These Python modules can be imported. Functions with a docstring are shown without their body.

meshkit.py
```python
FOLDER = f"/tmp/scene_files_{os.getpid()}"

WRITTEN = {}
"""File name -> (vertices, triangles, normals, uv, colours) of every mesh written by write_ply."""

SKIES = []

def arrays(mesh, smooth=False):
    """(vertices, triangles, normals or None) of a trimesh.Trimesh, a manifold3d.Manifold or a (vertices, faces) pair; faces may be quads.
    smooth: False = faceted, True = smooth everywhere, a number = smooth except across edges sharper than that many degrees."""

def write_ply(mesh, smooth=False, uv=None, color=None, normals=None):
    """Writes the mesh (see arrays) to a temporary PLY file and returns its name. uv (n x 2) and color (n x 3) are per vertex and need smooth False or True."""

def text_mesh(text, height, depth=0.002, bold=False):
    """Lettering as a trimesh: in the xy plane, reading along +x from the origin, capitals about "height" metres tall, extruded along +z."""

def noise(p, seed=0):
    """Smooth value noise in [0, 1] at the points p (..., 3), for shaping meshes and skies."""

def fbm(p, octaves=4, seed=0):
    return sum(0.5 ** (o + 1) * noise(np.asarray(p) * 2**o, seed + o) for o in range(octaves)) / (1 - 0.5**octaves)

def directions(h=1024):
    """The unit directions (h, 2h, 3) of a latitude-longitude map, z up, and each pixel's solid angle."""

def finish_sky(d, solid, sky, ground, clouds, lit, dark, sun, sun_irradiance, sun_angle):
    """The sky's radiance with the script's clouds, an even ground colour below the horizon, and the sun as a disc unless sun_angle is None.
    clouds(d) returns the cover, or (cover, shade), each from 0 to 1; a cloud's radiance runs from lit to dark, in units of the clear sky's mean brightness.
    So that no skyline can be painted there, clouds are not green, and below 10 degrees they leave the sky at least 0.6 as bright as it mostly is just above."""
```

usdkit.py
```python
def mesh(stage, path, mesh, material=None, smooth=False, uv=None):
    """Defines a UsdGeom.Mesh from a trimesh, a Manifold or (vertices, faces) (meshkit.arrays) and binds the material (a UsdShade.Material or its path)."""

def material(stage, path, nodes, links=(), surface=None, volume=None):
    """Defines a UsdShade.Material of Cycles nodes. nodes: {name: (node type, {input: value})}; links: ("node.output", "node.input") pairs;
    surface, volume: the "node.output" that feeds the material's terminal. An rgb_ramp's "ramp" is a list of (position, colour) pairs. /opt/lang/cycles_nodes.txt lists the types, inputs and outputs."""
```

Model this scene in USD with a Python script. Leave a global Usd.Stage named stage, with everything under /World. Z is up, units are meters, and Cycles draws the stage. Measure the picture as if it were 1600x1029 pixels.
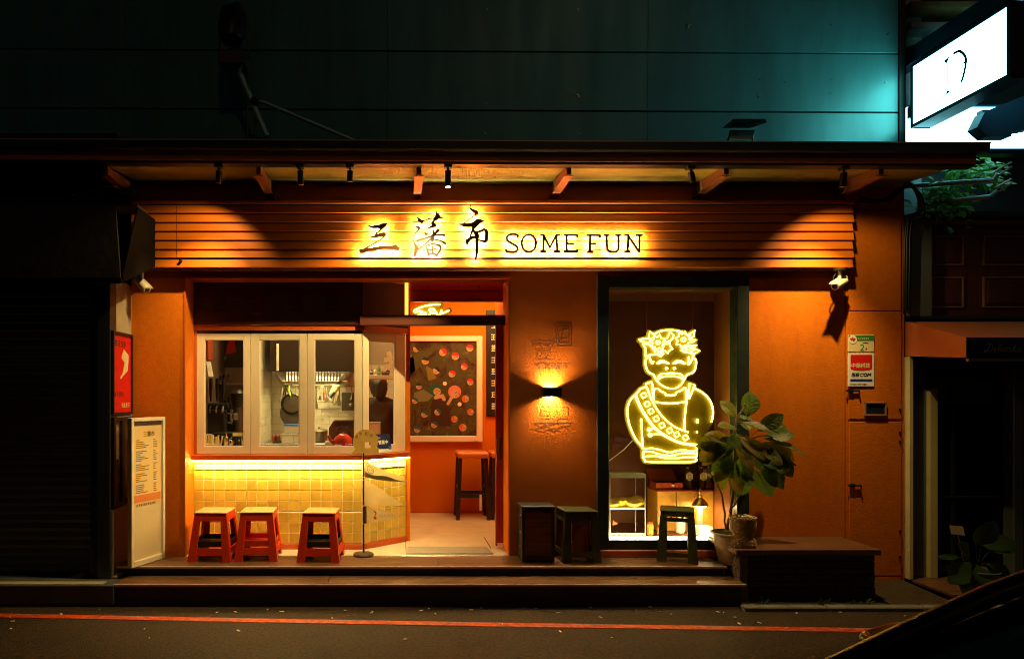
import glob, math, random
import numpy as np, trimesh
from shapely import affinity
from shapely.geometry import Polygon, LineString, Point, MultiPolygon, box as sbox
from shapely.ops import unary_union
import meshkit, usdkit
from pxr import Gf, Sdf, Usd, UsdGeom, UsdLux, UsdShade

stage = Usd.Stage.CreateInMemory()
UsdGeom.SetStageUpAxis(stage, "Z")
UsdGeom.Xform.Define(stage, "/World")
UsdGeom.Scope.Define(stage, "/World/Looks")
rng = random.Random(7)

# ------------------------------------------------------------------ camera, sky, moonlight, exposure
CAM_H, F = 1.663, 1067.0          # eye height; focal length in photo pixels (1600 wide), 24 mm on 36 mm
cam = UsdGeom.Camera.Define(stage, "/World/camera")
cam.CreateFocalLengthAttr(24.0)
cam.CreateHorizontalApertureAttr(36.0)
cam.CreateVerticalApertureAttr(36.0 * 658 / 1024)
cam.CreateHorizontalApertureOffsetAttr(4.05)
cam.CreateVerticalApertureOffsetAttr(2.33)
cam.CreateClippingRangeAttr(Gf.Vec2f(0.05, 1000))
cam.CreateExposureAttr(0.6)
UsdGeom.Xformable(cam).AddTranslateOp().Set((0, -6, CAM_H))
UsdGeom.Xformable(cam).AddRotateXOp().Set(90)

SUN_EL, SUN_ROT = 0.45, math.atan2(0.25, -0.97)      # the last of the twilight, far behind the camera
usdkit.material(stage, "/World/Looks/night_sky", {
    "s": ("sky_texture", {"sky_type": "single_scattering", "sun_disc": False, "sun_elevation": SUN_EL, "sun_rotation": SUN_ROT}),
    "h": ("hsv", {"saturation": .55, "value": 1.0}),
    "b": ("background_shader", {"strength": 0.0003})}, [("s.color", "h.color"), ("h.color", "b.color")], surface="b.background")
dome = UsdLux.DomeLight.Define(stage, "/World/sky")
UsdShade.MaterialBindingAPI.Apply(dome.GetPrim()).Bind(UsdShade.Material.Get(stage, "/World/Looks/night_sky"))
dome.GetPrim().SetCustomDataByKey("kind", "structure")
sun = UsdLux.DistantLight.Define(stage, "/World/moonlight")
sun.CreateNormalizeAttr(True); sun.CreateIntensityAttr(0.0055); sun.CreateAngleAttr(0.5); sun.CreateColorAttr(Gf.Vec3f(1, .58, .24))
d = Gf.Vec3d(math.cos(SUN_EL) * math.sin(SUN_ROT), math.cos(SUN_EL) * math.cos(SUN_ROT), math.sin(SUN_EL))
sun.AddOrientOp(UsdGeom.XformOp.PrecisionDouble).Set(Gf.Quatd(Gf.Rotation(Gf.Vec3d(0, 0, 1), d).GetQuat()))

# ------------------------------------------------------------------ helpers: places
def PX(u, D): return (u - 620.0) * D / F
def PZ(v, D): return CAM_H + (618.0 - v) * D / F
def at(u, v, D): return np.array([PX(u, D), D - 6.0, PZ(v, D)])
DECK, STEP = 0.257, 0.178

# ------------------------------------------------------------------ helpers: the stage
taken = {}
def numbered(parent, name):
    k = taken.get((parent, name), 0); taken[(parent, name)] = k + 1
    return f"{parent}/{name}" + (f"_{k:03d}" if k else "")
def tag(p, label=None, cat=None, group=None, kind=None):
    p = stage.GetPrimAtPath(p) if isinstance(p, str) else p.GetPrim() if hasattr(p, "GetPrim") else p
    for k, v in (("label", label), ("category", cat), ("group", group), ("kind", kind)):
        if v: p.SetCustomDataByKey(k, v)
    return p
origin = {}
def thing(name, label, cat, loc=(0, 0, 0), rotz=0.0, group=None, kind=None):
    path = numbered("/World", name)
    x = UsdGeom.Xform.Define(stage, path); x.AddTranslateOp().Set(tuple(map(float, loc)))
    x.AddRotateZOp().Set(math.degrees(rotz))
    c, s = math.cos(rotz), math.sin(rotz)
    origin[path] = (np.array(loc, float), np.array([[c, s, 0], [-s, c, 0], [0, 0, 1]]))
    tag(x, label, cat, group, kind)
    return path
def obj(name, mesh, mat, parent=None, label=None, cat=None, group=None, kind=None, smooth=False, local=False):
    """mesh: world coordinates unless local; parent: a path of a thing or a part"""
    if isinstance(mesh, (list, tuple)) and not (len(mesh) == 2 and isinstance(mesh[0], np.ndarray)):
        mesh = cat_m(mesh)
    if isinstance(mesh, tuple): mesh = trimesh.Trimesh(*mesh, process=False)
    mesh = mesh.copy()
    par = parent or "/World"
    if parent and not local:
        o, R = origin["/".join(parent.split("/")[:3])]
        mesh.vertices = (np.asarray(mesh.vertices) - o) @ R.T
    path = numbered(par, name)
    usdkit.mesh(stage, path, mesh, mat, smooth=smooth)
    tag(stage.GetPrimAtPath(path), label, cat, group, kind)
    return path
def dup(path, loc, rotz=0.0, label=None, group=None):
    src = stage.GetPrimAtPath(path); was = src.GetCustomData(); name = path.split("/")[-1]
    new = numbered("/World", name)
    x = UsdGeom.Xform.Define(stage, new); p = x.GetPrim()
    p.GetReferences().AddInternalReference(src.GetPath()); p.SetInstanceable(True)
    x.ClearXformOpOrder()
    UsdGeom.XformCommonAPI(x).SetTranslate(tuple(map(float, loc))); UsdGeom.XformCommonAPI(x).SetRotate((0, 0, math.degrees(rotz)))
    tag(p, label or was.get("label"), was.get("category"), group or was.get("group"))
    return new

# ------------------------------------------------------------------ helpers: shapes
def cat_m(ms): return trimesh.util.concatenate([m for m in ms if m is not None])
def bx(x0, x1, y0, y1, z0, z1, b=0.0):
    x0, x1 = sorted((x0, x1)); y0, y1 = sorted((y0, y1)); z0, z1 = sorted((z0, z1))
    if b <= 0:
        m = trimesh.creation.box((x1 - x0, y1 - y0, z1 - z0))
        m.apply_translation(((x0 + x1) / 2, (y0 + y1) / 2, (z0 + z1) / 2)); return m
    b = min(b, .49 * (x1 - x0), .49 * (y1 - y0), .49 * (z1 - z0))
    pts = []
    for sx in (0, 1):
        for sy in (0, 1):
            for sz in (0, 1):
                X, Y, Z = (x0, x1)[sx], (y0, y1)[sy], (z0, z1)[sz]
                dx, dy, dz = (b, -b)[sx], (b, -b)[sy], (b, -b)[sz]
                pts += [(X, Y + dy, Z + dz), (X + dx, Y, Z + dz), (X + dx, Y + dy, Z)]
    return trimesh.convex.convex_hull(np.array(pts))
def prism(poly, y0, y1):
    """shapely polygon in (x, z), extruded from y0 (front) to y1"""
    gs = [g for g in getattr(poly, "geoms", [poly]) if g.area > 1e-9]
    out = []
    for g in gs:
        m = trimesh.creation.extrude_polygon(g, abs(y1 - y0), engine="earcut")
        v = m.vertices; m = trimesh.Trimesh(np.c_[v[:, 0], max(y0, y1) - v[:, 2], v[:, 1]], m.faces, process=False)
        out.append(m)
    return cat_m(out)
def prism_h(poly, z0, z1):
    m = trimesh.creation.extrude_polygon(poly, z1 - z0, engine="earcut"); m.apply_translation((0, 0, z0)); return m
def tube(pts, r, n=8, closed=False):
    P = np.asarray(pts, float); r = np.broadcast_to(np.asarray(r, float), (len(P),))
    if closed: P = np.vstack([P, P[:1]]); r = np.append(r, r[0])
    T = np.gradient(P, axis=0)
    if closed: T[0] = T[-1] = P[1] - P[-2]
    T /= np.maximum(np.linalg.norm(T, axis=1, keepdims=True), 1e-9)
    ref = np.array([0, 0, 1.]) if abs(T[0][2]) < .9 else np.array([1., 0, 0])
    V, Fc = [], []
    N = np.cross(T[0], ref); N /= np.linalg.norm(N)
    a = np.arange(n) * 2 * np.pi / n
    for i in range(len(P)):
        N = N - T[i] * (N @ T[i]); N /= max(np.linalg.norm(N), 1e-9)
        B = np.cross(T[i], N)
        V.append(P[i] + r[i] * (np.cos(a)[:, None] * N + np.sin(a)[:, None] * B))
    V = np.vstack(V)
    for i in range(len(P) - 1):
        for k in range(n):
            p, q = i * n + k, i * n + (k + 1) % n
            Fc += [(p, q, q + n), (p, q + n, p + n)]
    m0, m1 = len(V), len(V) + 1
    V = np.vstack([V, P[0], P[-1]])
    if not closed:
        e = (len(P) - 1) * n
        for k in range(n): Fc += [(m0, (k + 1) % n, k), (m1, e + k, e + (k + 1) % n)]
    return trimesh.Trimesh(V, np.array(Fc)[:, ::-1] if False else np.array(Fc), process=False)
def spline(pts, per=5, closed=False):
    P = np.asarray(pts, float)
    if len(P) < 3: return P
    n = len(P); out = []
    idx = range(n if closed else n - 1)
    for i in idx:
        p0, p1, p2, p3 = (P[(i + k) % n] if closed else P[min(max(i + k, 0), n - 1)] for k in (-1, 0, 1, 2))
        for t in np.linspace(0, 1, per, endpoint=False):
            out.append(.5 * ((2 * p1) + (-p0 + p2) * t + (2 * p0 - 5 * p1 + 4 * p2 - p3) * t * t + (-p0 + 3 * p1 - 3 * p2 + p3) * t ** 3))
    if not closed: out.append(P[-1])
    return np.array(out)
def lathe(prof, n=20, at_=(0, 0, 0)):
    """profile of (radius, z) from bottom to top"""
    P = np.asarray(prof, float); a = np.arange(n) * 2 * np.pi / n
    V = np.vstack([np.c_[r * np.cos(a), r * np.sin(a), np.full(n, z)] for r, z in P]); Fc = []
    for i in range(len(P) - 1):
        for k in range(n):
            p, q = i * n + k, i * n + (k + 1) % n
            Fc += [(p, q, q + n), (p, q + n, p + n)]
    c0, c1 = len(V), len(V) + 1
    V = np.vstack([V, [0, 0, P[0][1]], [0, 0, P[-1][1]]]); e = (len(P) - 1) * n
    for k in range(n): Fc += [(c0, (k + 1) % n, k), (c1, e + k, e + (k + 1) % n)]
    m = trimesh.Trimesh(V, np.array(Fc), process=False); m.apply_translation(at_); return m
def cyl(p0, p1, r, n=14): return tube([p0, p1], r, n)
def hull_of(pts): return trimesh.convex.convex_hull(np.asarray(pts, float))
def brush(strokes):
    """calligraphy: each stroke a list of (x, y, half width)"""
    shp = []
    for s in strokes:
        s = spline([list(map(float, p)) for p in s], 4) if len(s) > 2 else np.array(s, float)
        for a, b in zip(s[:-1], s[1:]):
            shp.append(unary_union([Point(a[0], a[1]).buffer(max(a[2], .8), 6), Point(b[0], b[1]).buffer(max(b[2], .8), 6)]).convex_hull)
    return unary_union(shp)
def rot_y(m, deg, about):
    m = m.copy(); m.apply_transform(trimesh.transformations.rotation_matrix(math.radians(deg), [0, 1, 0], about)); return m
FONTS = glob.glob("/opt/blender-*/*/datafiles/fonts/*CJK*.woff2") + glob.glob("/opt/blender-*/*/datafiles/fonts/Inter.woff2")
def text_poly(text, height, bold=0):
    from PIL import Image, ImageDraw, ImageFont
    font = ImageFont.truetype(FONTS[0], 72)
    x0, y0, x1, y1 = font.getbbox(text, anchor="ls", stroke_width=bold)
    im = Image.new("L", (x1 - x0 + 8, y1 - y0 + 8)); ImageDraw.Draw(im).text((4 - x0, 4 - y0), text, 255, font, anchor="ls", stroke_width=bold)
    on = np.pad(np.asarray(im) > 127, ((0, 0), (1, 1))).astype(np.int8)
    r, s = np.nonzero(np.diff(on, axis=1) == 1); e = np.nonzero(np.diff(on, axis=1) == -1)[1]
    g = unary_union([sbox(a, -k - 1, b, -k) for k, a, b in zip(r, s, e)]).buffer(.6).buffer(-.6).simplify(.8)
    bx0, by0, bx1, by1 = g.bounds; k = height / (by1 - by0)
    return affinity.affine_transform(g, [k, 0, 0, k, -bx0 * k, -by0 * k])     # lower left corner at 0, 0
def marks(n, height, seed=1):
    """n small illegible printed characters in a row, as they read at this size"""
    r = random.Random(seed); out = []
    for i in range(n):
        x = i * height * 1.08
        for k in range(3): out.append(sbox(x + r.uniform(0, .1) * height, height * (.05 + .33 * k), x + r.uniform(.6, .9) * height, height * (.05 + .33 * k + .13)))
        for k in range(2): q = x + r.uniform(.15, .75) * height; out.append(sbox(q, height * r.uniform(0, .3), q + height * .11, height * r.uniform(.7, 1)))
    return unary_union(out)
def flat(poly, place, d=.001):
    """a printed shape: poly in (a, b) metres; place(a, b, w) gives the world point, w = height above the surface"""
    out = []
    for g in getattr(poly, "geoms", [poly]):
        if g.area < 1e-9: continue
        m = trimesh.creation.extrude_polygon(g, d, engine="earcut")
        out.append(trimesh.Trimesh(np.array([place(*v) for v in m.vertices]), m.faces, process=False))
    return cat_m(out)
def on_wall(x, z, y): return lambda a, b, w: (x + a, y - w, z + b)

# ------------------------------------------------------------------ materials
def M(name, col, rough=.6, metal=0.0, var=0.0, vs=6.0, bump=0.0, bs=40.0, bd=.004, spec=.5, coat=0.0, stretch=None, dirt=None, rnd=0.0, sheen=0.0):
    """a principled paint: col varies by var through noise of scale vs; bump through noise of scale bs; rnd varies by object"""
    n, l = {"p": ("principled_bsdf", {"base_color": col, "roughness": rough, "metallic": metal, "specular_ior_level": spec, "coat_weight": coat, "sheen_weight": sheen}), "g": ("geometry", {})}, []
    src = "g.position"
    if stretch:
        n["m"] = ("mapping", {"scale": stretch}); l.append(("g.position", "m.vector")); src = "m.vector"
    last = None
    if var:
        n["n"] = ("noise_texture", {"scale": vs, "detail": 5.0, "roughness": .6}); l.append((src, "n.vector"))
        lo, hi = tuple(c * (1 - var) for c in col), tuple(min(1, c * (1 + var)) for c in col)
        stops = [(.25, dirt or lo), (.45, lo if dirt else col), (.75, hi)]
        n["r"] = ("rgb_ramp", {"ramp": stops}); l += [("n.fac", "r.fac")]; last = "r.color"
    if rnd:
        n["o"] = ("object_info", {}); n["mr"] = ("map_range", {"to_min": 1 - rnd, "to_max": 1 + rnd * .6}); n["hv"] = ("hsv", {"color": col})
        l += [("o.random", "mr.value"), ("mr.result", "hv.value")]
        if last: l.append((last, "hv.color"))
        last = "hv.color"
    if last: l.append((last, "p.base_color"))
    if bump:
        n["b"] = ("noise_texture", {"scale": bs, "detail": 4.0}); n["bp"] = ("bump", {"strength": bump, "distance": bd})
        l += [(src, "b.vector"), ("b.fac", "bp.height"), ("bp.normal", "p.normal")]
        n["rr"] = ("map_range", {"to_min": max(rough - .12, .03), "to_max": min(1, rough + .12)}); l += [("b.fac", "rr.value"), ("rr.result", "p.roughness")]
    return usdkit.material(stage, f"/World/Looks/{name}", n, l, surface="p.BSDF")
def E(name, col, strength):
    return usdkit.material(stage, f"/World/Looks/{name}", {"e": ("emission", {"color": col, "strength": strength})}, surface="e.emission")
def GLASS(name, tint=(1, 1, 1), ior=1.45, rough=.0):
    return usdkit.material(stage, f"/World/Looks/{name}", {"t": ("transparent_bsdf", {"color": tint}), "g": ("glossy_bsdf", {"roughness": rough, "color": (1, 1, 1)}),
        "f": ("fresnel", {"IOR": ior}), "q": ("geometry", {}), "s": ("math", {"math_type": "subtract", "value1": 1.0}), "k": ("math", {"math_type": "multiply"}), "x": ("mix_closure", {})}, [("q.backfacing", "s.value2"), ("f.fac", "k.value1"), ("s.value", "k.value2"), ("k.value", "x.fac"), ("t.BSDF", "x.closure1"), ("g.BSDF", "x.closure2")], surface="x.closure")
def TRANS(name, col, tcol, mixf=.5, rough=.4, var=.2, vs=12):
    lo = tuple(c * (1 - var) for c in col)
    return usdkit.material(stage, f"/World/Looks/{name}", {"g": ("geometry", {}), "n": ("noise_texture", {"scale": vs, "detail": 3.0}), "r": ("rgb_ramp", {"ramp": [(.3, lo), (.7, col)]}),
        "p": ("principled_bsdf", {"roughness": rough, "base_color": col}), "t": ("translucent_bsdf", {"color": tcol}), "x": ("mix_closure", {"fac": mixf})},
        [("g.position", "n.vector"), ("n.fac", "r.fac"), ("r.color", "p.base_color"), ("p.BSDF", "x.closure1"), ("t.BSDF", "x.closure2")], surface="x.closure")

def M2(name, col, rough, spots, lo, s1, s2, stretch, bs, bd, bump=.6, spec=.2):
    """two layers: large soft stains (scale s1, stretched) times fine grain (scale s2), with relief"""
    n = {"g": ("geometry", {}), "m": ("mapping", {"scale": stretch}), "a": ("noise_texture", {"scale": s1, "detail": 6.0, "roughness": .65}), "b": ("noise_texture", {"scale": s2, "detail": 3.0}), "c": ("noise_texture", {"scale": bs, "detail": 4.0}),
         "ra": ("rgb_ramp", {"ramp": [(.30, spots), (.46, col), (.72, tuple(min(1, 1.12 * c) for c in col))]}), "rb": ("rgb_ramp", {"ramp": [(.30, (lo,) * 3), (.60, (1, 1, 1))]}),
         "x": ("mix", {"mix_type": "multiply", "fac": 1.0}), "bp": ("bump", {"strength": bump, "distance": bd}), "p": ("principled_bsdf", {"roughness": rough, "specular_ior_level": spec})}
    return usdkit.material(stage, f"/World/Looks/{name}", n, [("g.position", "m.vector"), ("m.vector", "a.vector"), ("g.position", "b.vector"), ("g.position", "c.vector"), ("a.fac", "ra.fac"), ("b.fac", "rb.fac"), ("ra.color", "x.color1"), ("rb.color", "x.color2"), ("x.color", "p.base_color"), ("c.fac", "bp.height"), ("bp.normal", "p.normal")], surface="p.BSDF")
ORANGE = (.60, .148, .006)
m_wall = M2("orange_stucco", ORANGE, .66, (.50, .118, .006), .90, .9, 18, (1.6, 1.6, .30), 60, .005, .55, .12)
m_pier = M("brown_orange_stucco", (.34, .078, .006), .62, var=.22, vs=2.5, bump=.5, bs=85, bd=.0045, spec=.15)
m_plank = M("orange_painted_plank", ORANGE, .55, spec=.2, var=.10, vs=3, bump=.25, bs=30, bd=.003, stretch=(.25, 1, 4), rnd=.06)
m_gapdark = M("plank_backing", (.12, .035, .006), .8)
m_redtrim = M("red_orange_trim", (.52, .10, .012), .45, var=.1, vs=5)
m_brownpanel = M("dark_brown_panel", (.055, .014, .006), .5, var=.2, vs=3)
m_brownside = M("brown_side_panel", (.06, .014, .004), .75, spec=.1, var=.15, vs=3)
m_beam = M("dark_door_beam", (.09, .018, .008), .45)
m_reddoor = M("red_door", (.36, .026, .006), .35, var=.1, vs=4)
m_inwall = M("orange_inside_wall", (.64, .165, .005), .65, spec=.12, var=.07, vs=2)
m_floor = M("pale_cement_floor", (.56, .47, .34), .45, var=.18, vs=5, bump=.15, bs=14)
m_white = M("white_sash_paint", (.72, .62, .45), .42, var=.05, vs=5, bump=.08, bs=20)
m_whitepaint = M("white_frame_paint", (.80, .74, .62), .4, var=.05, vs=6)
m_tile = M("cream_counter_tile", (.60, .43, .06), .16, var=.18, vs=9, bump=.12, bs=14, bd=.004, rnd=.20, coat=.3)
m_grout = M("pale_grout", (.84, .78, .58), .8)
m_ktile = M("white_kitchen_tile", (.80, .76, .62), .15, rnd=.05, coat=.2)
m_kgrout = M("kitchen_grout", (.50, .46, .36), .85)
m_black = M("black_paint", (.012, .012, .012), .4)
m_blackmetal = M("black_metal", (.02, .02, .02), .35, metal=.4)
m_steel = M("brushed_steel", (.50, .47, .42), .32, metal=1.0, bump=.1, bs=60, stretch=(1, 1, .05))
m_darksteel = M("dim_steel", (.16, .13, .10), .38, metal=.8)
m_darkteal = M("dark_stone_frame", (.024, .030, .028), .28, var=.3, vs=3, bump=.1, bs=8)
m_wood = M("deck_wood", (.13, .058, .024), .42, var=.42, vs=5, bump=.35, bs=22, bd=.004, stretch=(.18, 3.0, 3.0), rnd=.12)
m_woodedge = M("metal_nosing", (.80, .52, .30), .35, metal=.15)
m_riser = M("dark_riser", (.016, .011, .009), .55, var=.3, vs=4)
m_benchtop = M("bench_wood", (.13, .052, .020), .5, var=.3, vs=5, bump=.3, bs=20, stretch=(.2, 3, 3))
m_rough = M("rough_render", (.17, .13, .09), .9, var=.35, vs=30, bump=1.0, bs=85, bd=.03)
m_darkbrick = M("dark_base_cladding", (.028, .021, .016), .8, var=.4, vs=8, bump=.8, bs=30, bd=.02, stretch=(.5, 1, 2))
m_redplastic = M("red_plastic", (.56, .030, .003), .38, var=.08, vs=8, bump=.1, bs=60, bd=.001)
m_blackplastic = M("black_plastic", (.018, .018, .018), .4)
m_greenplastic = M("dark_green_plastic", (.045, .050, .014), .42, var=.15, vs=8)
m_paleseat = M("worn_pale_seat", (.52, .22, .08), .45, var=.15, vs=10)
m_siding = M("teal_metal_siding", (.075, .25, .27), .42, metal=.25, var=.28, vs=2.2, stretch=(1.6, 1, .3), bump=.12, bs=3.0, bd=.02)
m_sidingj = M("siding_joint", (.03, .04, .04), .6)
m_gutter = M("dark_gutter", (.020, .017, .014), .4, var=.3, vs=4)
m_beamorange = M("canopy_beam_orange", (.62, .17, .012), .5, var=.15, vs=4, stretch=(.3, 1, 1))
m_ceiling = M("canopy_ceiling", (.36, .285, .035), .65, var=.35, vs=3, dirt=(.16, .09, .03), stretch=(.5, 1.6, 1))
m_rafter = M("rafter_orange", (.30, .10, .022), .55, var=.15, vs=6)
m_aged = M2("asphalt", (.062, .034, .014), .66, (.028, .017, .008), .18, 1.3, 42, (1, 1, 1), 120, .014, 1.0, .35)
m_redline = M("red_road_paint", (.70, .085, .010), .55, var=.3, vs=22, bump=.8, bs=130, bd=.006, dirt=(.12, .045, .022))
m_kerb = M("kerb_concrete", (.15, .14, .12), .85, var=.3, vs=9, bump=.5, bs=50)
m_shutter = M("dark_shutter", (.075, .075, .068), .5, metal=.3, var=.2, vs=4)
m_darkpost = M("dark_post", (.020, .022, .024), .4)
m_awningdark = M("brown_awning_cloth", (.045, .032, .022), .75, var=.2, vs=3, bump=.2, bs=10, bd=.02)
m_awningside = M("dim_olive_metal", (.007, .006, .004), .8, spec=.05, var=.2, vs=4)
m_beige = M("beige_wall", (.36, .31, .20), .7, var=.2, vs=3, bump=.3, bs=30)
m_slabdark = M("dark_slab", (.060, .066, .066), .6, var=.4, vs=5, bump=.3, bs=20)
m_postred = M("poster_red", (.62, .012, .010), .35, var=.1, vs=3)
m_cream = M("cream_print", (.72, .60, .30), .5)
m_paper = M("white_paper", (.78, .74, .64), .6, var=.06, vs=8)
m_menupaper = M("cream_menu_paper", (.66, .47, .20), .6, var=.06, vs=4)
m_ink = M("brown_ink", (.045, .025, .012), .6)
m_inkblack = M("black_ink", (.010, .009, .008), .6)
m_orangeprint = M("orange_print", (.58, .16, .03), .5)
m_silver = M("brushed_silver_box", (.40, .35, .24), .4, metal=.2, bump=.1, bs=40)
m_green = M("green_print", (.02, .22, .05), .4)
m_red = M("red_print", (.62, .012, .010), .4)
m_blue = M("blue_print", (.015, .030, .30), .4)
m_navy = M("navy_card", (.012, .022, .10), .4)
m_cardblue = M("sky_blue_print", (.03, .20, .55), .4)
m_ochre = M("ochre_board", (.58, .37, .08), .6, var=.12, vs=9)
m_flagcloth = TRANS("cream_flag_cloth", (.50, .40, .22), (.60, .48, .24), .32, .85, .12, 9)
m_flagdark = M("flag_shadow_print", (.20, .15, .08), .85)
m_woodleg = M("dark_stool_leg", (.020, .010, .006), .4)
m_orangeseat = M("orange_cushion", (.62, .18, .03), .5, bump=.15, bs=30)
m_mat = M("door_mat", (.30, .26, .19), .9, var=.3, vs=60, bump=.8, bs=180, bd=.006)
m_letter = M("dark_sign_letter", (.050, .014, .006), .45)
m_cctv = M("cctv_cream_plastic", (.68, .60, .42), .4)
m_bamboo = M("brown_reed_slat", (.20, .062, .020), .6, var=.3, vs=12, rnd=.25)
m_crate = M("black_crate", (.014, .012, .010), .45)
m_pot = M("cream_ceramic_pot", (.58, .42, .24), .45, var=.1, vs=6)
m_soil = M("dark_soil", (.03, .018, .01), .95, bump=1, bs=60, bd=.01)
m_bark = M("grey_brown_bark", (.20, .12, .06), .85, var=.35, vs=30, bump=.7, bs=60, bd=.004)
m_basket = M("woven_basket", (.42, .27, .10), .7, var=.3, vs=25)
m_leafs = [TRANS(f"fig_leaf_{k}", c, t, .34, .50, .4, 18) for k, (c, t) in enumerate([((.065, .120, .020), (.20, .30, .03)), ((.13, .13, .022), (.34, .32, .03)), ((.045, .095, .020), (.14, .22, .03)), ((.16, .11, .022), (.40, .26, .03))])]
m_shrub = TRANS("shrub_leaf", (.18, .46, .05), (.20, .50, .05), .4, .35, .45, 9)
m_shrubdark = TRANS("pot_plant_leaf", (.035, .085, .018), (.06, .12, .02), .3, .45, .3, 9)
m_rail = M("grey_steel_rail", (.30, .32, .32), .4, metal=.5)
m_woodpanel = M("dark_red_wood_panel", (.085, .022, .012), .42, var=.35, vs=5, bump=.3, bs=18, stretch=(3, 1, .5))
m_rust = M("rusty_ledge", (.24, .11, .04), .7, var=.4, vs=12)
m_awnorange = M("orange_awning_cloth", (.52, .13, .022), .75, var=.12, vs=4, bump=.3, bs=7, bd=.02)
m_valance = M("black_valance_cloth", (.010, .011, .013), .8)
m_greyprint = M("grey_script_print", (.34, .36, .40), .6)
m_jamb = M("cream_door_jamb", (.62, .50, .22), .55, var=.12, vs=6)
m_greyjamb = M("grey_door_jamb", (.11, .13, .13), .55)
m_rightwall = M("brown_right_wall", (.070, .032, .014), .7, var=.25, vs=3)
m_whitewall = M("pale_side_wall", (.55, .60, .62), .7, var=.08, vs=2)
m_navymetal = M("navy_sign_metal", (.020, .045, .085), .4, metal=.3)
m_carpaint = M("car_paint", (.012, .008, .007), .12, coat=1.0, metal=.3)
m_carblack = M("car_black_trim", (.008, .008, .008), .35)
m_carmirror = M("car_mirror_shell", (.006, .010, .026), .22, coat=.4)
m_tyre = M("tyre_rubber", (.012, .012, .012), .8)
m_grate = M("ribbed_metal_plate", (.10, .075, .045), .5, metal=.5, var=.3, vs=10)
m_skin = M("person_skin", (.45, .24, .14), .5)
m_hair = M("person_hair", (.02, .012, .008), .5)
m_jacket = M("black_jacket", (.014, .010, .008), .5, bump=.4, bs=14, bd=.02)
m_yellow = M("yellow_bread", (.66, .50, .05), .45, var=.15, vs=20)
m_sack = M("amber_wooden_board", (.62, .32, .03), .5, var=.30, vs=5, bump=.2, bs=20)
m_redbox = M("red_lacquer_box", (.34, .055, .012), .35, var=.2, vs=9)
m_acryl = GLASS("clear_acrylic", (.97, .95, .88), 1.5)
m_acryledge = M("frosted_acrylic_edge", (.62, .60, .50), .3)
m_glass = GLASS("window_glass", (.96, .95, .92), 1.42)
m_dimglass = GLASS("dark_door_glass", (.05, .06, .07), 1.6)
m_carglass = GLASS("car_glass", (.10, .10, .11), 1.55)
m_neonplate = usdkit.material(stage, "/World/Looks/neon_backing_acrylic", {"t": ("transparent_bsdf", {"color": (.92, .80, .18)}), "d": ("principled_bsdf", {"base_color": (.29, .195, .002), "roughness": .35}), "x": ("mix_closure", {"fac": .72})},
    [("t.BSDF", "x.closure1"), ("d.BSDF", "x.closure2")], surface="x.closure")

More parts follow.
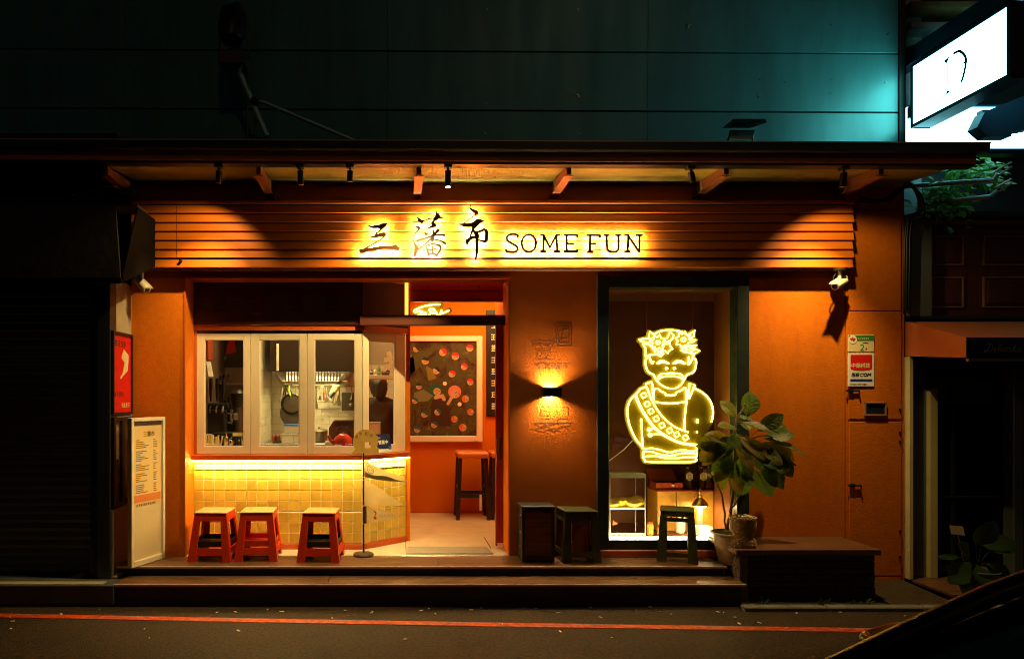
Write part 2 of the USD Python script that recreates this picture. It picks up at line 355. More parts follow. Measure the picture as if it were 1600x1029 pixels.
e_neon = E("neon_yellow_light", (1.0, .86, .12), 5.4)
e_halo = E("sign_halo_light", (1.0, .90, .64), 250.0)
e_led = E("counter_led_light", (1.0, .80, .26), 92.0)
e_wled = E("window_led_light", (1.0, .78, .38), 50.0)
e_kitchen = E("kitchen_light", (1.0, .76, .32), 18.0)
e_hood = E("hood_light", (1.0, .80, .32), 22.0)
e_dining = E("dining_light", (1.0, .58, .17), 11.0)
e_strip = E("yellow_strip_light", (1.0, .62, .06), 1.0)
e_sconce = E("sconce_light", (1.0, .70, .28), 2400.0)
e_lens = E("spot_lens_light", (1.0, .95, .60), 6.0)
e_box = E("cyan_white_sign_light", (.26, 1.0, .94), 4.2)
e_box2 = E("blue_white_tube_light", (.28, .88, 1.0), 3.8)

# ================================================================== THE SETTING
obj("ground", bx(-150, 150, -150, 150, -.6, -.30), m_aged, kind="structure")
obj("road", bx(-40, 40, -14, -.28, -.3, 0), m_aged, kind="structure")
lp = np.array([[-9.0, -.52], [-3.0, -.83], [-1.04, -.945], [.836, -1.043], [3.53, -1.165], [9, -1.42]])
lw = .042
obj("road_red_line", prism_h(Polygon(np.vstack([lp + [0, lw], (lp - [0, lw])[::-1]])), .0005, .004), m_redline, kind="structure")
# dining room and kitchen floor
obj("floor", bx(-1.95, 2.05, .0, 2.4, .0, DECK), m_floor, kind="structure")
for k, (u0, u1) in enumerate([(1160, 1290), (1291, 1440), (1441, 1700)]):
    obj("kerb", bx(PX(u0, 5.3), PX(u1, 5.3) - .01, -.74, -.66, -.02, .035, .008), m_kerb, kind="structure")

# ================================================================== SHOP BUILDING
SB = thing("shop_building", "orange stucco shopfront with plank fascia, wide doorway and framed display window", "building", (0, 0, 0))
D0 = 6.0
xL, xR = -2.333, PX(1320, D0)
oL, oR = PX(290, D0), PX(797, D0)         # the doorway
wL, wR = PX(932, D0), PX(1168, D0)        # the display window
zT, zO = PZ(300, D0), PZ(434, D0)
TH = .25
obj("wall_panel", bx(xL, oL, 0, TH, 0, zO), m_wall, SB, label="left orange pier of the shopfront")
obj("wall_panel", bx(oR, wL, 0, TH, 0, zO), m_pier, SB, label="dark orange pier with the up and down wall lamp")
obj("wall_panel", bx(wR, xR, 0, TH, 0, zO), m_wall, SB, label="orange wall right of the display window")
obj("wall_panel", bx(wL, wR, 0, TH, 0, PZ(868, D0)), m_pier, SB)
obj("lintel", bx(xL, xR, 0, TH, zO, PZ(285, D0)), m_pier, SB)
# the trim round the doorway
obj("door_trim", [bx(oL - .006, oR + .006, -.012, .0, zO - .006, zO + .010), bx(oL - .016, oL, -.010, .0, DECK, zO)], m_redtrim, SB)
# right service pillar with metal doors
pR = PX(1413, D0)
obj("pillar", bx(xR + .012, pR, .0, .5, -.3, PZ(290, D0)), m_wall, SB)
obj("pillar_groove", bx(xR - .002, xR + .014, .02, .06, -.3, PZ(300, D0)), m_gapdark, SB)
pz = [PZ(486, D0), PZ(656, D0), PZ(898, D0)]
px0, px1 = PX(1325, D0), PX(1407, D0)
obj("service_door", bx(px0, px1, -.014, -.002, pz[1] + .010, pz[0] - .004, .003), m_wall, SB)
obj("service_door", bx(px0 + .006, px1, -.014, -.002, pz[2], pz[1] - .012, .003), m_wall, SB)
obj("service_door", bx(px0 + .03, px1, -.012, -.002, .03, pz[2] - .014, .003), m_wall, SB)
obj("service_door", bx(px0, px1, -.012, -.002, pz[0] + .004, PZ(330, D0), .003), m_wall, SB)
for (u, v) in ((1328, 610), (1331, 758)):
    c = at(u, v, 5.97)
    b = obj("door_bolt", [cyl((c[0] - .03, -.03, c[2]), (c[0] + .085, -.03, c[2]), .008), bx(c[0] - .01, c[0] + .03, -.036, -.014, c[2] - .014, c[2] + .014), cyl((c[0] + .08, -.03, c[2]), (c[0] + .085, -.034, c[2] - .035), .006)], m_blackmetal, SB)
for v in (640, 676, 690, 830, 870):
    c = at(1407, v, 5.98); obj("hinge_pin", cyl((c[0], -.016, c[2] - .012), (c[0], -.016, c[2] + .012), .009, 8), m_blackmetal, SB)
c0, c1 = at(1352, 628, 5.97), at(1386, 647, 5.97)
ms = obj("mail_slot", [bx(c0[0], c1[0], -.034, -.014, c1[2] - .014, c1[2], .003), bx(c0[0], c1[0], -.030, -.014, c0[2] - .012, c0[2], .003), bx(c0[0], c0[0] + .01, -.03, -.014, c1[2], c0[2]), bx(c1[0] - .01, c1[0], -.03, -.014, c1[2], c0[2])], m_rust, SB)
obj("slot_recess", bx(c0[0] + .01, c1[0] - .01, -.017, -.0145, c1[2], c0[2] - .012), m_black, ms)
# fascia of lapped planks
Df = 5.85
fy = Df - 6
edges = [312, 318.2, 332.6, 347, 361, 375.2, 389.5, 403, 418]
fl, fr = PX(205, Df), PX(1335, Df)
obj("fascia_backing", bx(fl + .02, fr - .03, fy + .03, -.001, PZ(417, Df), PZ(312.5, Df)), m_gapdark, SB)
split = PX(275, Df)
for i, (a, b) in enumerate(zip(edges[:-1], edges[1:])):
    z1, z0 = PZ(a, Df) - (.009 if i else 0), PZ(b, Df) + .002
    ext = -.008 if i % 2 else 0
    for (xa, xb, dy) in (((fl, split - .004, .0), (split + .003, fr + ext, .0)) if 1 <= i <= 6 else ((fl, fr + ext, .0),)):
        # each plank leans: its lower edge stands proud of its top
        m = hull_of([(xa, fy + .012, z1 - .003), (xb, fy + .012, z1 - .003), (xa, fy + .016, z1), (xb, fy + .016, z1), (xa, fy, z0 + .004), (xb, fy, z0 + .004), (xa, fy + .004, z0), (xb, fy + .004, z0), (xa, fy + .029, z1), (xb, fy + .029, z1), (xa, fy + .029, z0), (xb, fy + .029, z0)])
        obj("plank", m, m_plank, SB)
obj("fascia_soffit", bx(fl + .02, fr - .03, fy + .03, -.003, PZ(419, Df), PZ(417, Df) - .001), m_gapdark, SB)
for (u, v, w) in ((282, 407, .03),):
    c = at(u, v, 5.84); obj("latch_knob", cyl((c[0], fy - .02, c[2]), (c[0], fy + .01, c[2]), .012, 10), m_black, SB)
# display window: dark stone frame, glass, niche behind
f0, f1, f2, f3 = PX(950, D0), PX(1149, D0), PZ(842, D0), PZ(450, D0)
zwb, zwt = PZ(857, D0), PZ(431, D0)
obj("stone_frame", bx(wL, f0, -.035, .10, zwb, zwt, .004), m_darkteal, SB)
obj("stone_frame", bx(f1, wR, -.035, .10, zwb, zwt, .004), m_darkteal, SB)
obj("stone_frame", bx(f0, f1, -.033, .10, f3, zwt - .002, .004), m_darkteal, SB)
obj("stone_frame", bx(f0, f1, -.033, .04, zwb + .002, f2, .004), m_darkteal, SB)
obj("window_ledge", bx(wL - .02, wR + .02, -.06, -.0, DECK, zwb, .004), m_redtrim, SB)
obj("window_glass", bx(f0, f1, .010, .018, f2, f3), m_glass, SB)
nb = .85
m_niche = M("niche_brown_wall", (.20, .062, .016), .55, var=.25, vs=2)
obj("window_niche", [bx(f0 - .25, f1 + .32, nb, nb + .04, .25, f3 + .3), bx(f0 - .30, f0 - .25, .25, nb, .25, f3 + .3), bx(f1 + .30, f1 + .36, .25, nb, .25, f3 + .3),
     bx(f0 - .3, f1 + .36, .1, nb, f2 - .09, f2 - .012), bx(f0 - .3, f1 + .36, .1, nb + .04, f3 + .002, f3 + .03)], m_niche, SB)
obj("window_reveal", [bx(f1, f1 + .05, .10, .40, f2 - .01, f3), bx(f0 - .05, f0, .10, .40, f2 - .01, f3)], m_rafter, SB)
wl = obj("window_light_strip", bx(f0 + .01, f1 - .01, .05, .068, f2 - .008, f2 + .010), e_wled, SB)
# doorway reveals, header board, beam, sliding door
obj("door_reveal", bx(oR - .012, oR - .0, .012, TH + .08, DECK, zO - .008), m_inwall, SB)
hb = obj("header_board", [bx(PX(640, 6.4), PX(792, 6.4), .36, .40, PZ(472, 6.4), PZ(441, 6.4), .004), bx(PX(640, 6.4), PX(792, 6.4), .352, .36, PZ(455, 6.4), PZ(452, 6.4))], m_reddoor, SB)
for u in (668, 716, 748):
    for v in (448, 467):
        c = at(u, v, 6.35); obj("screw", cyl((c[0], .35, c[2]), (c[0], .362, c[2]), .007, 8), m_black, hb)
obj("door_beam", bx(PX(562, 6.22), PX(790, 6.22), .20, .28, PZ(508, 6.22), PZ(492, 6.22), .004), m_beam, SB)
dr = obj("sliding_door", bx(PX(774, 6.33), PX(820, 6.33), .30, .35, DECK + .02, PZ(507, 6.33), .005), m_reddoor, SB)
c = at(781, 700, 6.3); obj("door_pull", bx(c[0] - .015, c[0] + .015, .288, .302, c[2] - .10, c[2] + .10, .004), m_beam, dr)
c = at(779, 848, 6.3); obj("door_foot", bx(c[0] - .01, c[0] + .09, .292, .302, DECK + .02, DECK + .05), m_paper, dr)
obj("yellow_edge_light", bx(PX(632.5, 6.35), PX(638, 6.35), .33, .37, PZ(492, 6.35), PZ(442, 6.35)), e_strip, SB)
# roof slab and shell that closes the rooms behind the front
obj("room_shell", [bx(-1.99, -1.95, TH, 2.45, 0, 3.1), bx(2.05, 2.09, nb + .05, 2.45, 0, 3.1), bx(-1.99, 2.09, 2.40, 2.45, 0, 3.1), bx(-1.99, 2.09, TH, 2.45, 2.96, 3.1),
     bx(oR, oR + .04, TH + .1, nb + .05, 0, 2.96), bx(oR + .04, f0 - .30, nb + .05, nb + .09, 0, 2.96), bx(f0 - .31, 2.05, nb + .05, nb + .09, 0, 2.96)], m_inwall, SB)
DBK = 8.22
obj("dining_wall", bx(.13, 2.05, 2.22, 2.40, DECK, 2.96), m_inwall, SB)
obj("skirting", bx(.13, 2.05, 2.205, 2.22, DECK, DECK + .02), m_redtrim, SB)
obj("partition", bx(.09, .13, .62, 2.40, 0, 2.96), m_inwall, SB)
dl = obj("ceiling_lamp", bx(.55, 1.45, .75, 1.75, 2.925, 2.955), e_dining, SB)
obj("ceiling_lamp", bx(-1.3, -.3, .85, 1.35, 2.925, 2.955), e_kitchen, SB)
# kitchen: tiled walls
kx0, kb = PX(424, 8.2), 2.20
obj("kitchen_wall", [bx(kx0, .09, kb, 2.40, 0, 2.96), bx(kx0 - .04, kx0, 1.2, 2.40, 0, 2.96), bx(-1.95, kx0 - .04, 1.55, 1.60, 0, 2.96)], m_kgrout, SB)
tw, th = .20, .0885
for r in range(11):
    z = 1.06 + r * th
    off = .1 * (r % 2)
    x = kx0 + .003
    first = True
    while x < -.02:
        w = (tw - off if first else tw); w = w if w > .05 else tw; first = False
        x2 = min(x + w, .086)
        obj("kitchen_tile", bx(x + .002, x2 - .002, kb - .007, kb - .0005, z + .002, z + th - .002, .0015), m_ktile, SB)
        x = x2
    y = 2.19
    while y > 1.25:
        obj("kitchen_tile", bx(kx0 + .0005, kx0 + .007, max(y - tw, 1.2) + .002, y - .002, z + .002, z + th - .002, .0015), m_ktile, SB)
        y -= tw
# metal siding above the canopy
US = thing("metal_clad_upper_wall", "teal grey metal siding wall of long panels above the canopy", "wall", (0, .1, 3.5))
sx0, sx1 = -6.2, PX(1404, 6.1)
piv = (0, .1, PZ(170, 6.1))
rows = [PZ(240, 6.1), PZ(172, 6.1), PZ(80, 6.1), PZ(-12, 6.1), PZ(-104, 6.1), PZ(-196, 6.1)]
obj("backing_wall", bx(sx0, sx1 - .01, .125, .3, PZ(300, 6.1), rows[-1]), m_sidingj, US)
jx = [sx0, PX(195, 6.1), PX(605, 6.1), PX(1012, 6.1), sx1]
for a, b in zip(rows[:-1], rows[1:]):
    for xa, xb in zip(jx[:-1], jx[1:]):
        obj("siding_panel", rot_y(bx(xa + .0006, xb - .0006, .10, .124, a + .008, b - .006, .002), .30, piv), m_siding, US)
obj("corner_post", bx(sx1, sx1 + .055, .085, .3, PZ(240, 6.1), rows[-1]), m_darkpost, US)
for k in range(22):
    u, v = rng.choice([1075, 1185, 1225, 1300, 1385, 905, 760]) + rng.uniform(-3, 3), rng.choice([15, 42, 55, 127, 148, 163, 210]) + rng.uniform(-3, 3)
    c = at(u, v, 6.1); obj("rivet", cyl((c[0], .092, c[2]), (c[0], .102, c[2]), .006, 6), m_steel, US)

# ================================================================== CANOPY
CN = thing("canopy", "long flat canopy with orange beam, dark gutter and slanted rafters over the shopfront", "canopy", (0, -.4, 3.5))
pc = (0, -.5, PZ(230, 5.35)); tilt = .22
def C(m): return rot_y(m, tilt, pc)
cx0, cx1 = PX(-160, 5.35), PX(1545, 5.3)
obj("gutter", C(bx(cx0, cx1, -.72, -.64, PZ(234.5, 5.3), PZ(221, 5.3), .006)), m_gutter, CN)
obj("gutter_lip", C(bx(cx0, cx1, -.724, -.712, PZ(221, 5.3) - .004, PZ(221, 5.3) + .006)), m_woodedge, CN)
obj("roof_sheet", C(bx(cx0, cx1, -.66, .09, PZ(228, 5.3), PZ(224, 5.3))), m_gutter, CN)
obj("front_beam", C(bx(cx0, cx1 - .05, -.65, -.60, PZ(251.5, 5.35), PZ(234, 5.35), .004)), m_beamorange, CN)
obj("beam_flange", C(bx(cx0, cx1 - .05, -.64, -.55, PZ(256, 5.36), PZ(251.5, 5.35) - .001)), m_gutter, CN)
zc0, zc1 = PZ(256, 5.42), PZ(287, 6.0)
cl0, cl1 = PX(160, 5.42), PX(1492, 5.42)
obj("ceiling_panel", hull_of([(cl0, -.57, zc0 + .004), (cl1, -.57, zc0 - .016), (cl0 + .1, -.002, zc1), (PX(1408, 6), -.002, zc1 - .012), (cl0, -.57, zc0 + .02), (cl1, -.57, zc0 + .003), (cl0 + .1, -.002, zc1 + .02), (PX(1408, 6), -.002, zc1 + .01)]), m_ceiling, CN)
for (uf, ub) in ((163, 205), (403, 424), (655, 641), (890, 868), (1137, 1095), (1380, 1318)):
    xf = PX(uf, 5.42); xb = xf
    zf = PZ(258, 5.42); zb = PZ(288, 6) - .004
    m = hull_of([(xf - .018, -.56, zf), (xf + .018, -.56, zf), (xf - .018, -.56, zf - .07), (xf + .018, -.56, zf - .07), (xf - .018, -.003, zb), (xf + .018, -.003, zb), (xf - .018, -.003, PZ(309, 6)), (xf + .018, -.003, PZ(309, 6))])
    rf = obj("rafter", m, m_rafter, CN)
    obj("rafter_flange", hull_of([(xf - .035, -.55, zf - .070), (xf + .035, -.55, zf - .070), (xf - .035, -.55, zf - .076), (xf + .035, -.55, zf - .076), (xf - .035, -.004, PZ(309, 6)), (xf + .035, -.004, PZ(309, 6)), (xf - .035, -.004, PZ(309, 6) - .006), (xf + .035, -.004, PZ(309, 6) - .006)]), m_rafter, rf)

# track spotlights (each its own thing)
def spot(u, v0, v1, tilt_x, tilt_y, label, lit, power=None):
    D = 5.40
    b = at(u, v0, D)
    T = thing("track_spotlight", label, "spotlight", b, 0, "spotlights on the canopy track")
    obj("adapter", bx(b[0] - .032, b[0] + .032, D - 6.03, D - 5.97, b[2] - .028, b[2] + .012, .004), m_black, T)
    L = (v1 - v0) * D / F - .035
    top = b - [0, 0, .03]
    dv = np.array([tilt_x, tilt_y, -1.0]); dv /= np.linalg.norm(dv)
    p0, p1 = top, top + dv * L
    obj("swivel", cyl(top + [0, 0, .01], top + dv * .03, .009, 8), m_black, T)
    h = obj("lamp_head", tube([p0 + dv * .015, p0 + dv * .02, p1 - dv * .002, p1], [.016, .024, .025, .023], 16), m_blackmetal, T, smooth=35)
    obj("lens", tube([p1 - dv * .004, p1 + dv * .0012], .0205, 16), e_lens if lit else m_cctv, h)
    for power, cone, soft, aim in (power or ()):
        lt = UsdLux.SphereLight.Define(stage, numbered(T, "lamp_light"))
        lt.CreateRadiusAttr(.018); lt.CreateNormalizeAttr(True); lt.CreateIntensityAttr(power); lt.CreateColorAttr(Gf.Vec3f(1.0, .69, .25))
        sh = UsdLux.ShapingAPI.Apply(lt.GetPrim()); sh.CreateShapingConeAngleAttr(cone); sh.CreateShapingConeSoftnessAttr(soft)
        ad = np.array(aim, float); ad /= np.linalg.norm(ad)
        lt.AddTranslateOp().Set(tuple(float(x) for x in (p1 + dv * .03 - b)))
        lt.AddOrientOp(UsdGeom.XformOp.PrecisionDouble).Set(Gf.Quatd(Gf.Rotation(Gf.Vec3d(0, 0, -1), Gf.Vec3d(*map(float, ad))).GetQuat()))
    return T
SPOTS = [(342, 257, 286, -.10, .25, "leftmost black spotlight on the canopy track, washing the left end of the fascia", False, [(4.0, 62, .5, (-.42, .40, -1)), (25.0, 38, 1.0, (-.30, .30, -1))]),
         (469, 257, 289, .02, .1, "unlit black spotlight second from the left on the canopy track", False),
         (547, 257, 284, -.02, .1, "unlit black spotlight third from the left, left of the Chinese sign characters", False),
         (700, 257, 293, .0, -.02, "black spotlight with a bright visible lens hanging above the Chinese sign", True, [(58.0, 40, .8, (-.62, .38, -1))]),
         (1079, 259, 285, .30, .2, "unlit black spotlight tilted right beside the rafter, second from the right", False),
         (1319, 260, 292, .03, .2, "rightmost black spotlight on the canopy track, washing the right end of the fascia", False, [(4.2, 62, .5, (.30, .40, -1)), (36.0, 40, 1.0, (-.02, .28, -1))])]
for s in SPOTS: spot(*s)

# ================================================================== SIGN WITH HALO LIT LETTERS
SG = thing("shop_sign", "halo lit sign of three brush characters and SOME FUN on the plank fascia", "sign", at(780, 380, 5.8))
k1, o1 = 9.8, (550, 310); k2, o2 = 9.8, (635, 310); k3, o3 = 6.667, (780, 340)
def P(pts): return Polygon(pts).buffer(0)
san = unary_union([P([(240, 410), (300, 420), (380, 412), (440, 398), (515, 370), (540, 380), (520, 415), (470, 460), (420, 505), (370, 545), (355, 545), (430, 480), (428, 460), (400, 448), (330, 452), (290, 440)]),
    P([(275, 580), (340, 570), (370, 548), (430, 535), (480, 525), (515, 530), (520, 560), (480, 600), (440, 630), (420, 640), (470, 590), (465, 578), (420, 580), (370, 595), (330, 598)]),
    brush([[(435, 630, 5), (330, 690, 4), (200, 762, 6)], [(430, 480, 8), (360, 548, 6)]]),
    P([(110, 790), (130, 775), (190, 765), (300, 755), (420, 735), (520, 728), (620, 722), (665, 705), (690, 712), (690, 728), (735, 750), (720, 780), (700, 793), (650, 775), (560, 772), (480, 770), (400, 780), (330, 800), (240, 805), (170, 832), (120, 830)])])
fan = unary_union([P([(85, 358), (150, 345), (185, 335), (165, 290), (200, 300), (215, 320), (265, 335), (330, 310), (415, 295), (430, 290), (450, 250), (455, 190), (480, 220), (505, 250), (520, 275), (580, 305), (540, 305), (500, 300), (460, 330), (430, 345), (420, 370), (445, 385), (458, 410), (445, 430), (400, 440), (320, 460), (400, 400), (385, 385), (368, 385), (400, 350), (420, 310), (400, 305), (330, 320), (270, 345), (255, 360), (240, 388), (220, 360), (180, 355)]),
    brush([[(145, 435, 5), (195, 445, 14), (185, 475, 12), (150, 520, 4), (112, 575, 4), (113, 640, 5), (125, 700, 10)], [(130, 690, 8), (150, 760, 25), (140, 830, 20), (130, 868, 16)], [(183, 700, 5), (175, 760, 10)],
           [(180, 775, 8), (270, 712, 6), (360, 630, 9), (420, 560, 14), (490, 480, 18)], [(165, 645, 12), (280, 610, 9), (385, 575, 12)], [(285, 530, 8), (300, 550, 12), (325, 538, 5)],
           [(405, 460, 4), (415, 520, 10), (400, 600, 26), (395, 660, 8), (395, 720, 8), (400, 840, 12)], [(430, 565, 8), (520, 552, 8), (585, 560, 15)], [(430, 628, 6), (520, 645, 8), (600, 690, 12)],
           [(295, 730, 6), (320, 770, 9), (335, 850, 12)], [(300, 725, 6), (390, 692, 6), (450, 700, 8), (510, 720, 14), (525, 770, 14), (490, 830, 12), (465, 870, 14)], [(340, 860, 8), (400, 835, 8), (470, 865, 10)], [(330, 790, 7), (450, 770, 8)]])])
shi = unary_union([P([(805, 390), (880, 385), (960, 385), (1020, 360), (1080, 312), (1130, 315), (1195, 340), (1130, 375), (1080, 430), (1060, 450), (1030, 480), (1000, 530), (990, 560), (1000, 580), (970, 600), (985, 540), (1010, 430), (960, 435), (880, 425)]),
    P([(910, 630), (960, 600), (1040, 570), (1050, 600), (985, 630), (950, 680), (930, 720), (918, 690)]),
    brush([[(985, 95, 4), (975, 145, 7), (1010, 175, 14), (1065, 205, 24), (1075, 225, 22), (1050, 250, 8)], [(1045, 255, 6), (960, 320, 5), (880, 380, 6)], [(1010, 490, 14), (975, 590, 9)],
           [(1030, 490, 12), (1080, 560, 32), (1080, 640, 20), (1080, 760, 20), (1075, 860, 15), (1058, 935, 6)], [(1060, 520, 14), (1130, 500, 14), (1190, 475, 16), (1225, 500, 20), (1230, 560, 22), (1220, 640, 22), (1195, 655, 15), (1115, 635, 8)]])])
h = 10.5
def L_(*ls): return unary_union([LineString(l).buffer(h, cap_style=2, join_style=1) for l in ls])
ell = [(310 + 74 * math.cos(a), 265 + 91 * math.sin(a)) for a in np.linspace(0, 2 * math.pi, 40)]
latin = {"S": L_(spline([(193, 208), (195, 182), (160, 172), (125, 172), (90, 187), (80, 212), (92, 240), (130, 265), (175, 290), (193, 315), (188, 340), (165, 356), (120, 357), (76, 350), (74, 322)], 4)),
    "O": LineString(ell).buffer(h),
    "M": L_([(465, 175), (460, 352)], [(462, 178), (530, 308), (597, 178)], [(598, 175), (605, 352)], [(428, 177), (470, 177)], [(592, 177), (637, 177)], [(428, 351), (492, 351)], [(570, 351), (637, 351)]),
    "E": L_([(705, 175), (705, 352)], [(675, 178), (815, 178), (815, 205)], [(705, 268), (770, 268)], [(770, 258), (770, 278)], [(675, 351), (812, 351), (812, 325)]),
    "F": L_([(948, 180), (945, 358)], [(912, 181), (1050, 181), (1050, 207)], [(948, 268), (1015, 268)], [(916, 356), (985, 356)]),
    "U": L_(spline([(1122, 180), (1124, 300), (1145, 345), (1190, 356), (1232, 345), (1246, 300), (1244, 180)], 6), [(1090, 179), (1152, 179)], [(1210, 179), (1272, 179)]),
    "N": L_([(1345, 178), (1340, 352)], [(1342, 182), (1458, 352)], [(1466, 180), (1462, 358)], [(1303, 178), (1352, 178)], [(1425, 181), (1497, 181)], [(1303, 352), (1372, 352)])}
def to_m(g, k, o, D): return affinity.affine_transform(g, [D / F / k, 0, 0, -D / F / k, PX(o[0], D), PZ(o[1], D)])
DS = 5.80
for g, k, o in [(san, k1, o1), (fan, k2, o2), (shi, k2, o2)] + [(latin[c], k3, o3) for c in "SOMEFUN"]:
    g = to_m(g, k, o, DS).simplify(.0004)
    if g.area and k == k2: g = g.buffer(.0022)
    is_l = k == k3
    pth = obj("sign_letter" if is_l else "brush_character", prism(g, fy - .052, fy - .034), m_letter, SG)
    glow = g.buffer(-.0012) if not g.buffer(-.0012).is_empty else g
    obj("halo_light", prism(glow, fy - .0338, fy - .0325), e_halo, pth)

# ================================================================== COUNTER KIOSK
KD = 6.264
ky = KD - 6
a0, a1 = np.array([PX(300, KD), ky]), np.array([PX(566, KD), ky])
a2 = np.array([.086, .60])
kl = a2 - a1; kn = kl / np.linalg.norm(kl); ko = np.array([kn[1], -kn[0]])      # along and outwards of the slanted side
def fr_(a, b, w): return (a0[0] + a, ky - w, b)                                  # on the front: along, height, out
def sd_(a, b, w): return tuple(a1 + kn * a + ko * w) + (b,)                      # on the slanted side
FL, SL = a1[0] - a0[0], float(np.linalg.norm(kl))
def slab(pl, x0, x1, z0, z1, w0, w1, b=.0):
    m = bx(x0, x1, w0, w1, z0, z1, b)
    v = np.array([pl(p[0], p[2], p[1]) for p in m.vertices]); m = trimesh.Trimesh(v, m.faces, process=False)
    if m.volume < 0: m.invert()
    return m
CT = thing("serving_counter", "tiled serving counter with glowing light strip under its orange sill", "counter", (a1[0], ky, DECK))
zb0, zb1 = DECK, PZ(848.5, KD)
zs0, zs1 = PZ(716.5, KD), PZ(709.5, KD)
core = Polygon([a0 + [0, .0], a1, a2, [a2[0], 1.0], [a0[0], 1.0]])
obj("counter_core", prism_h(core, DECK, zs0 - .002), m_grout, CT)
obj("baseboard", slab(fr_, 0, FL, zb0, zb1 - .002, .001, .016), m_redtrim, CT)
obj("baseboard", slab(sd_, .004, SL, zb0, zb1 - .002, .001, .016), m_redtrim, CT)
TS = .0977
nrow = 8
for r in range(nrow):
    z0 = zb1 + r * TS
    z1 = min(z0 + TS, zs0 - .004)
    if z1 - z0 < .02: continue
    x = 0.0; c = 0
    off = PX(318.7, KD) - a0[0]
    xs = [0.0] + [off + i * TS for i in range(40) if off + i * TS < FL - .02] + [FL]
    for xa, xb in zip(xs[:-1], xs[1:]):
        obj("tile", slab(fr_, xa + .0038, xb - .0038, z0 + .0038, z1 - .0038, .0006, .0032 + rng.uniform(-.0008, .0010), .0012), m_tile, CT)
    xs = [i * SL / 6 for i in range(7)]
    for xa, xb in zip(xs[:-1], xs[1:]):
        obj("tile", slab(sd_, xa + .0038, xb - .0038, z0 + .0038, z1 - .0038, .0006, .0032 + rng.uniform(-.0008, .0010), .0012), m_tile, CT)
sill = Polygon([a0 + [0, -.10], a1 + [.045, -.10], a2 + ko * .075 + kn * .012, [a2[0] + .01, .80], [a0[0], .80]])
obj("sill", prism_h(sill, zs0, zs1), m_redtrim, CT)
# LED strip under the sill and the perforated channel below it
zl = zs0 - .006
obj("led_strip", slab(fr_, .02, FL, zl - .012, zl, .076, .090), e_led, CT)
obj("led_strip", slab(sd_, .03, SL - .01, zl - .012, zl, .056, .070), e_led, CT)
zp1, zp0 = PZ(725.5, KD - .03), PZ(733, KD - .03)
for pl, x0, x1 in ((fr_, .03, FL - .01), (sd_, .012, SL - .02)):
    st = obj("perforated_channel", slab(pl, x0, x1, zp0, zp1, .012, .016), m_cream, CT)
    n = int((x1 - x0) / .0265)
    obj("channel_holes", cat_m([slab(pl, x0 + .012 + i * .0265, x0 + .022 + i * .0265, zp1 - .019, zp1 - .007, .0162, .0174) for i in range(n)]), m_ochre, st, kind="stuff")
# window unit on the counter
zf0, zf1, zf2 = PZ(709, KD) + .0, PZ(521, KD), PZ(507, KD)
obj("window_surround", [slab(fr_, 0, FL + .02, PZ(516, KD), zf2, -.05, .012), slab(fr_, 0, .045, zs1, PZ(516, KD), -.05, .010)], m_redtrim, CT)
obj("window_surround", slab(sd_, -.01, SL + .02, PZ(516, KD), zf2 + .0, -.05, .012), m_redtrim, CT)
obj("sash_track", slab(fr_, .045, FL, zf1 + .001, PZ(516, KD) - .001, -.05, -.012), m_darksteel, CT)
def sash(pl, x0, x1, z0, z1, g0, g1, h0, h1, name_label=None):
    m = [slab(pl, x0, g0, z0, z1, -.038, .0, .003), slab(pl, g1, x1, z0, z1, -.038, .0, .003), slab(pl, g0, g1, z0, h0, -.037, -.001, .002), slab(pl, g0, g1, h1, z1, -.037, -.001, .002)]
    s = obj("window_sash", m, m_white, CT, label=name_label)
    obj("pane", slab(pl, g0, g1, h0, h1, -.022, -.018), m_glass, s)
    obj("glazing_bead", [slab(pl, g0, g0 + .006, h0, h1, -.012, -.006), slab(pl, g1 - .006, g1, h0, h1, -.012, -.006), slab(pl, g0 + .006, g1 - .006, h0, h0 + .006, -.012, -.006), slab(pl, g0 + .006, g1 - .006, h1 - .006, h1, -.012, -.006)], m_whitepaint, s)
fx = lambda u: PX(u, KD) - a0[0]
for (u0, u1, g0, g1) in ((307, 391.2, 319.5, 380.5), (392, 479.2, 405.5, 467.5), (480, 565, 491.5, 554)):
    sash(fr_, fx(u0), fx(u1), zf0, zf1, fx(g0), fx(g1), PZ(697, KD), PZ(530.5, KD))
sash(sd_, .008, SL - .004, zf0, PZ(517, KD), .075, SL - .13, PZ(697, KD), PZ(531, KD), "slanted end sash of the serving window")
# boards above the window
bz0, bz1 = zf2 + .004, PZ(437, 6.20)
UP = obj("upper_board", slab(fr_, -.02, FL + .01, bz0, bz1, -.02, .03), m_brownpanel, CT)
for k, cx in enumerate((348, 405, 462, 520)):
    g = marks(1, .17, 50 + k)
    obj("carved_character", flat(g, lambda a, b, w, cx=cx: fr_(fx(cx) - .08 + a, bz0 + .10 + b, .030 + w), .006), m_brownside, UP)
obj("upper_board", slab(sd_, .0, SL + .02, bz0, bz1 + .02, -.02, .012), m_brownside, CT)

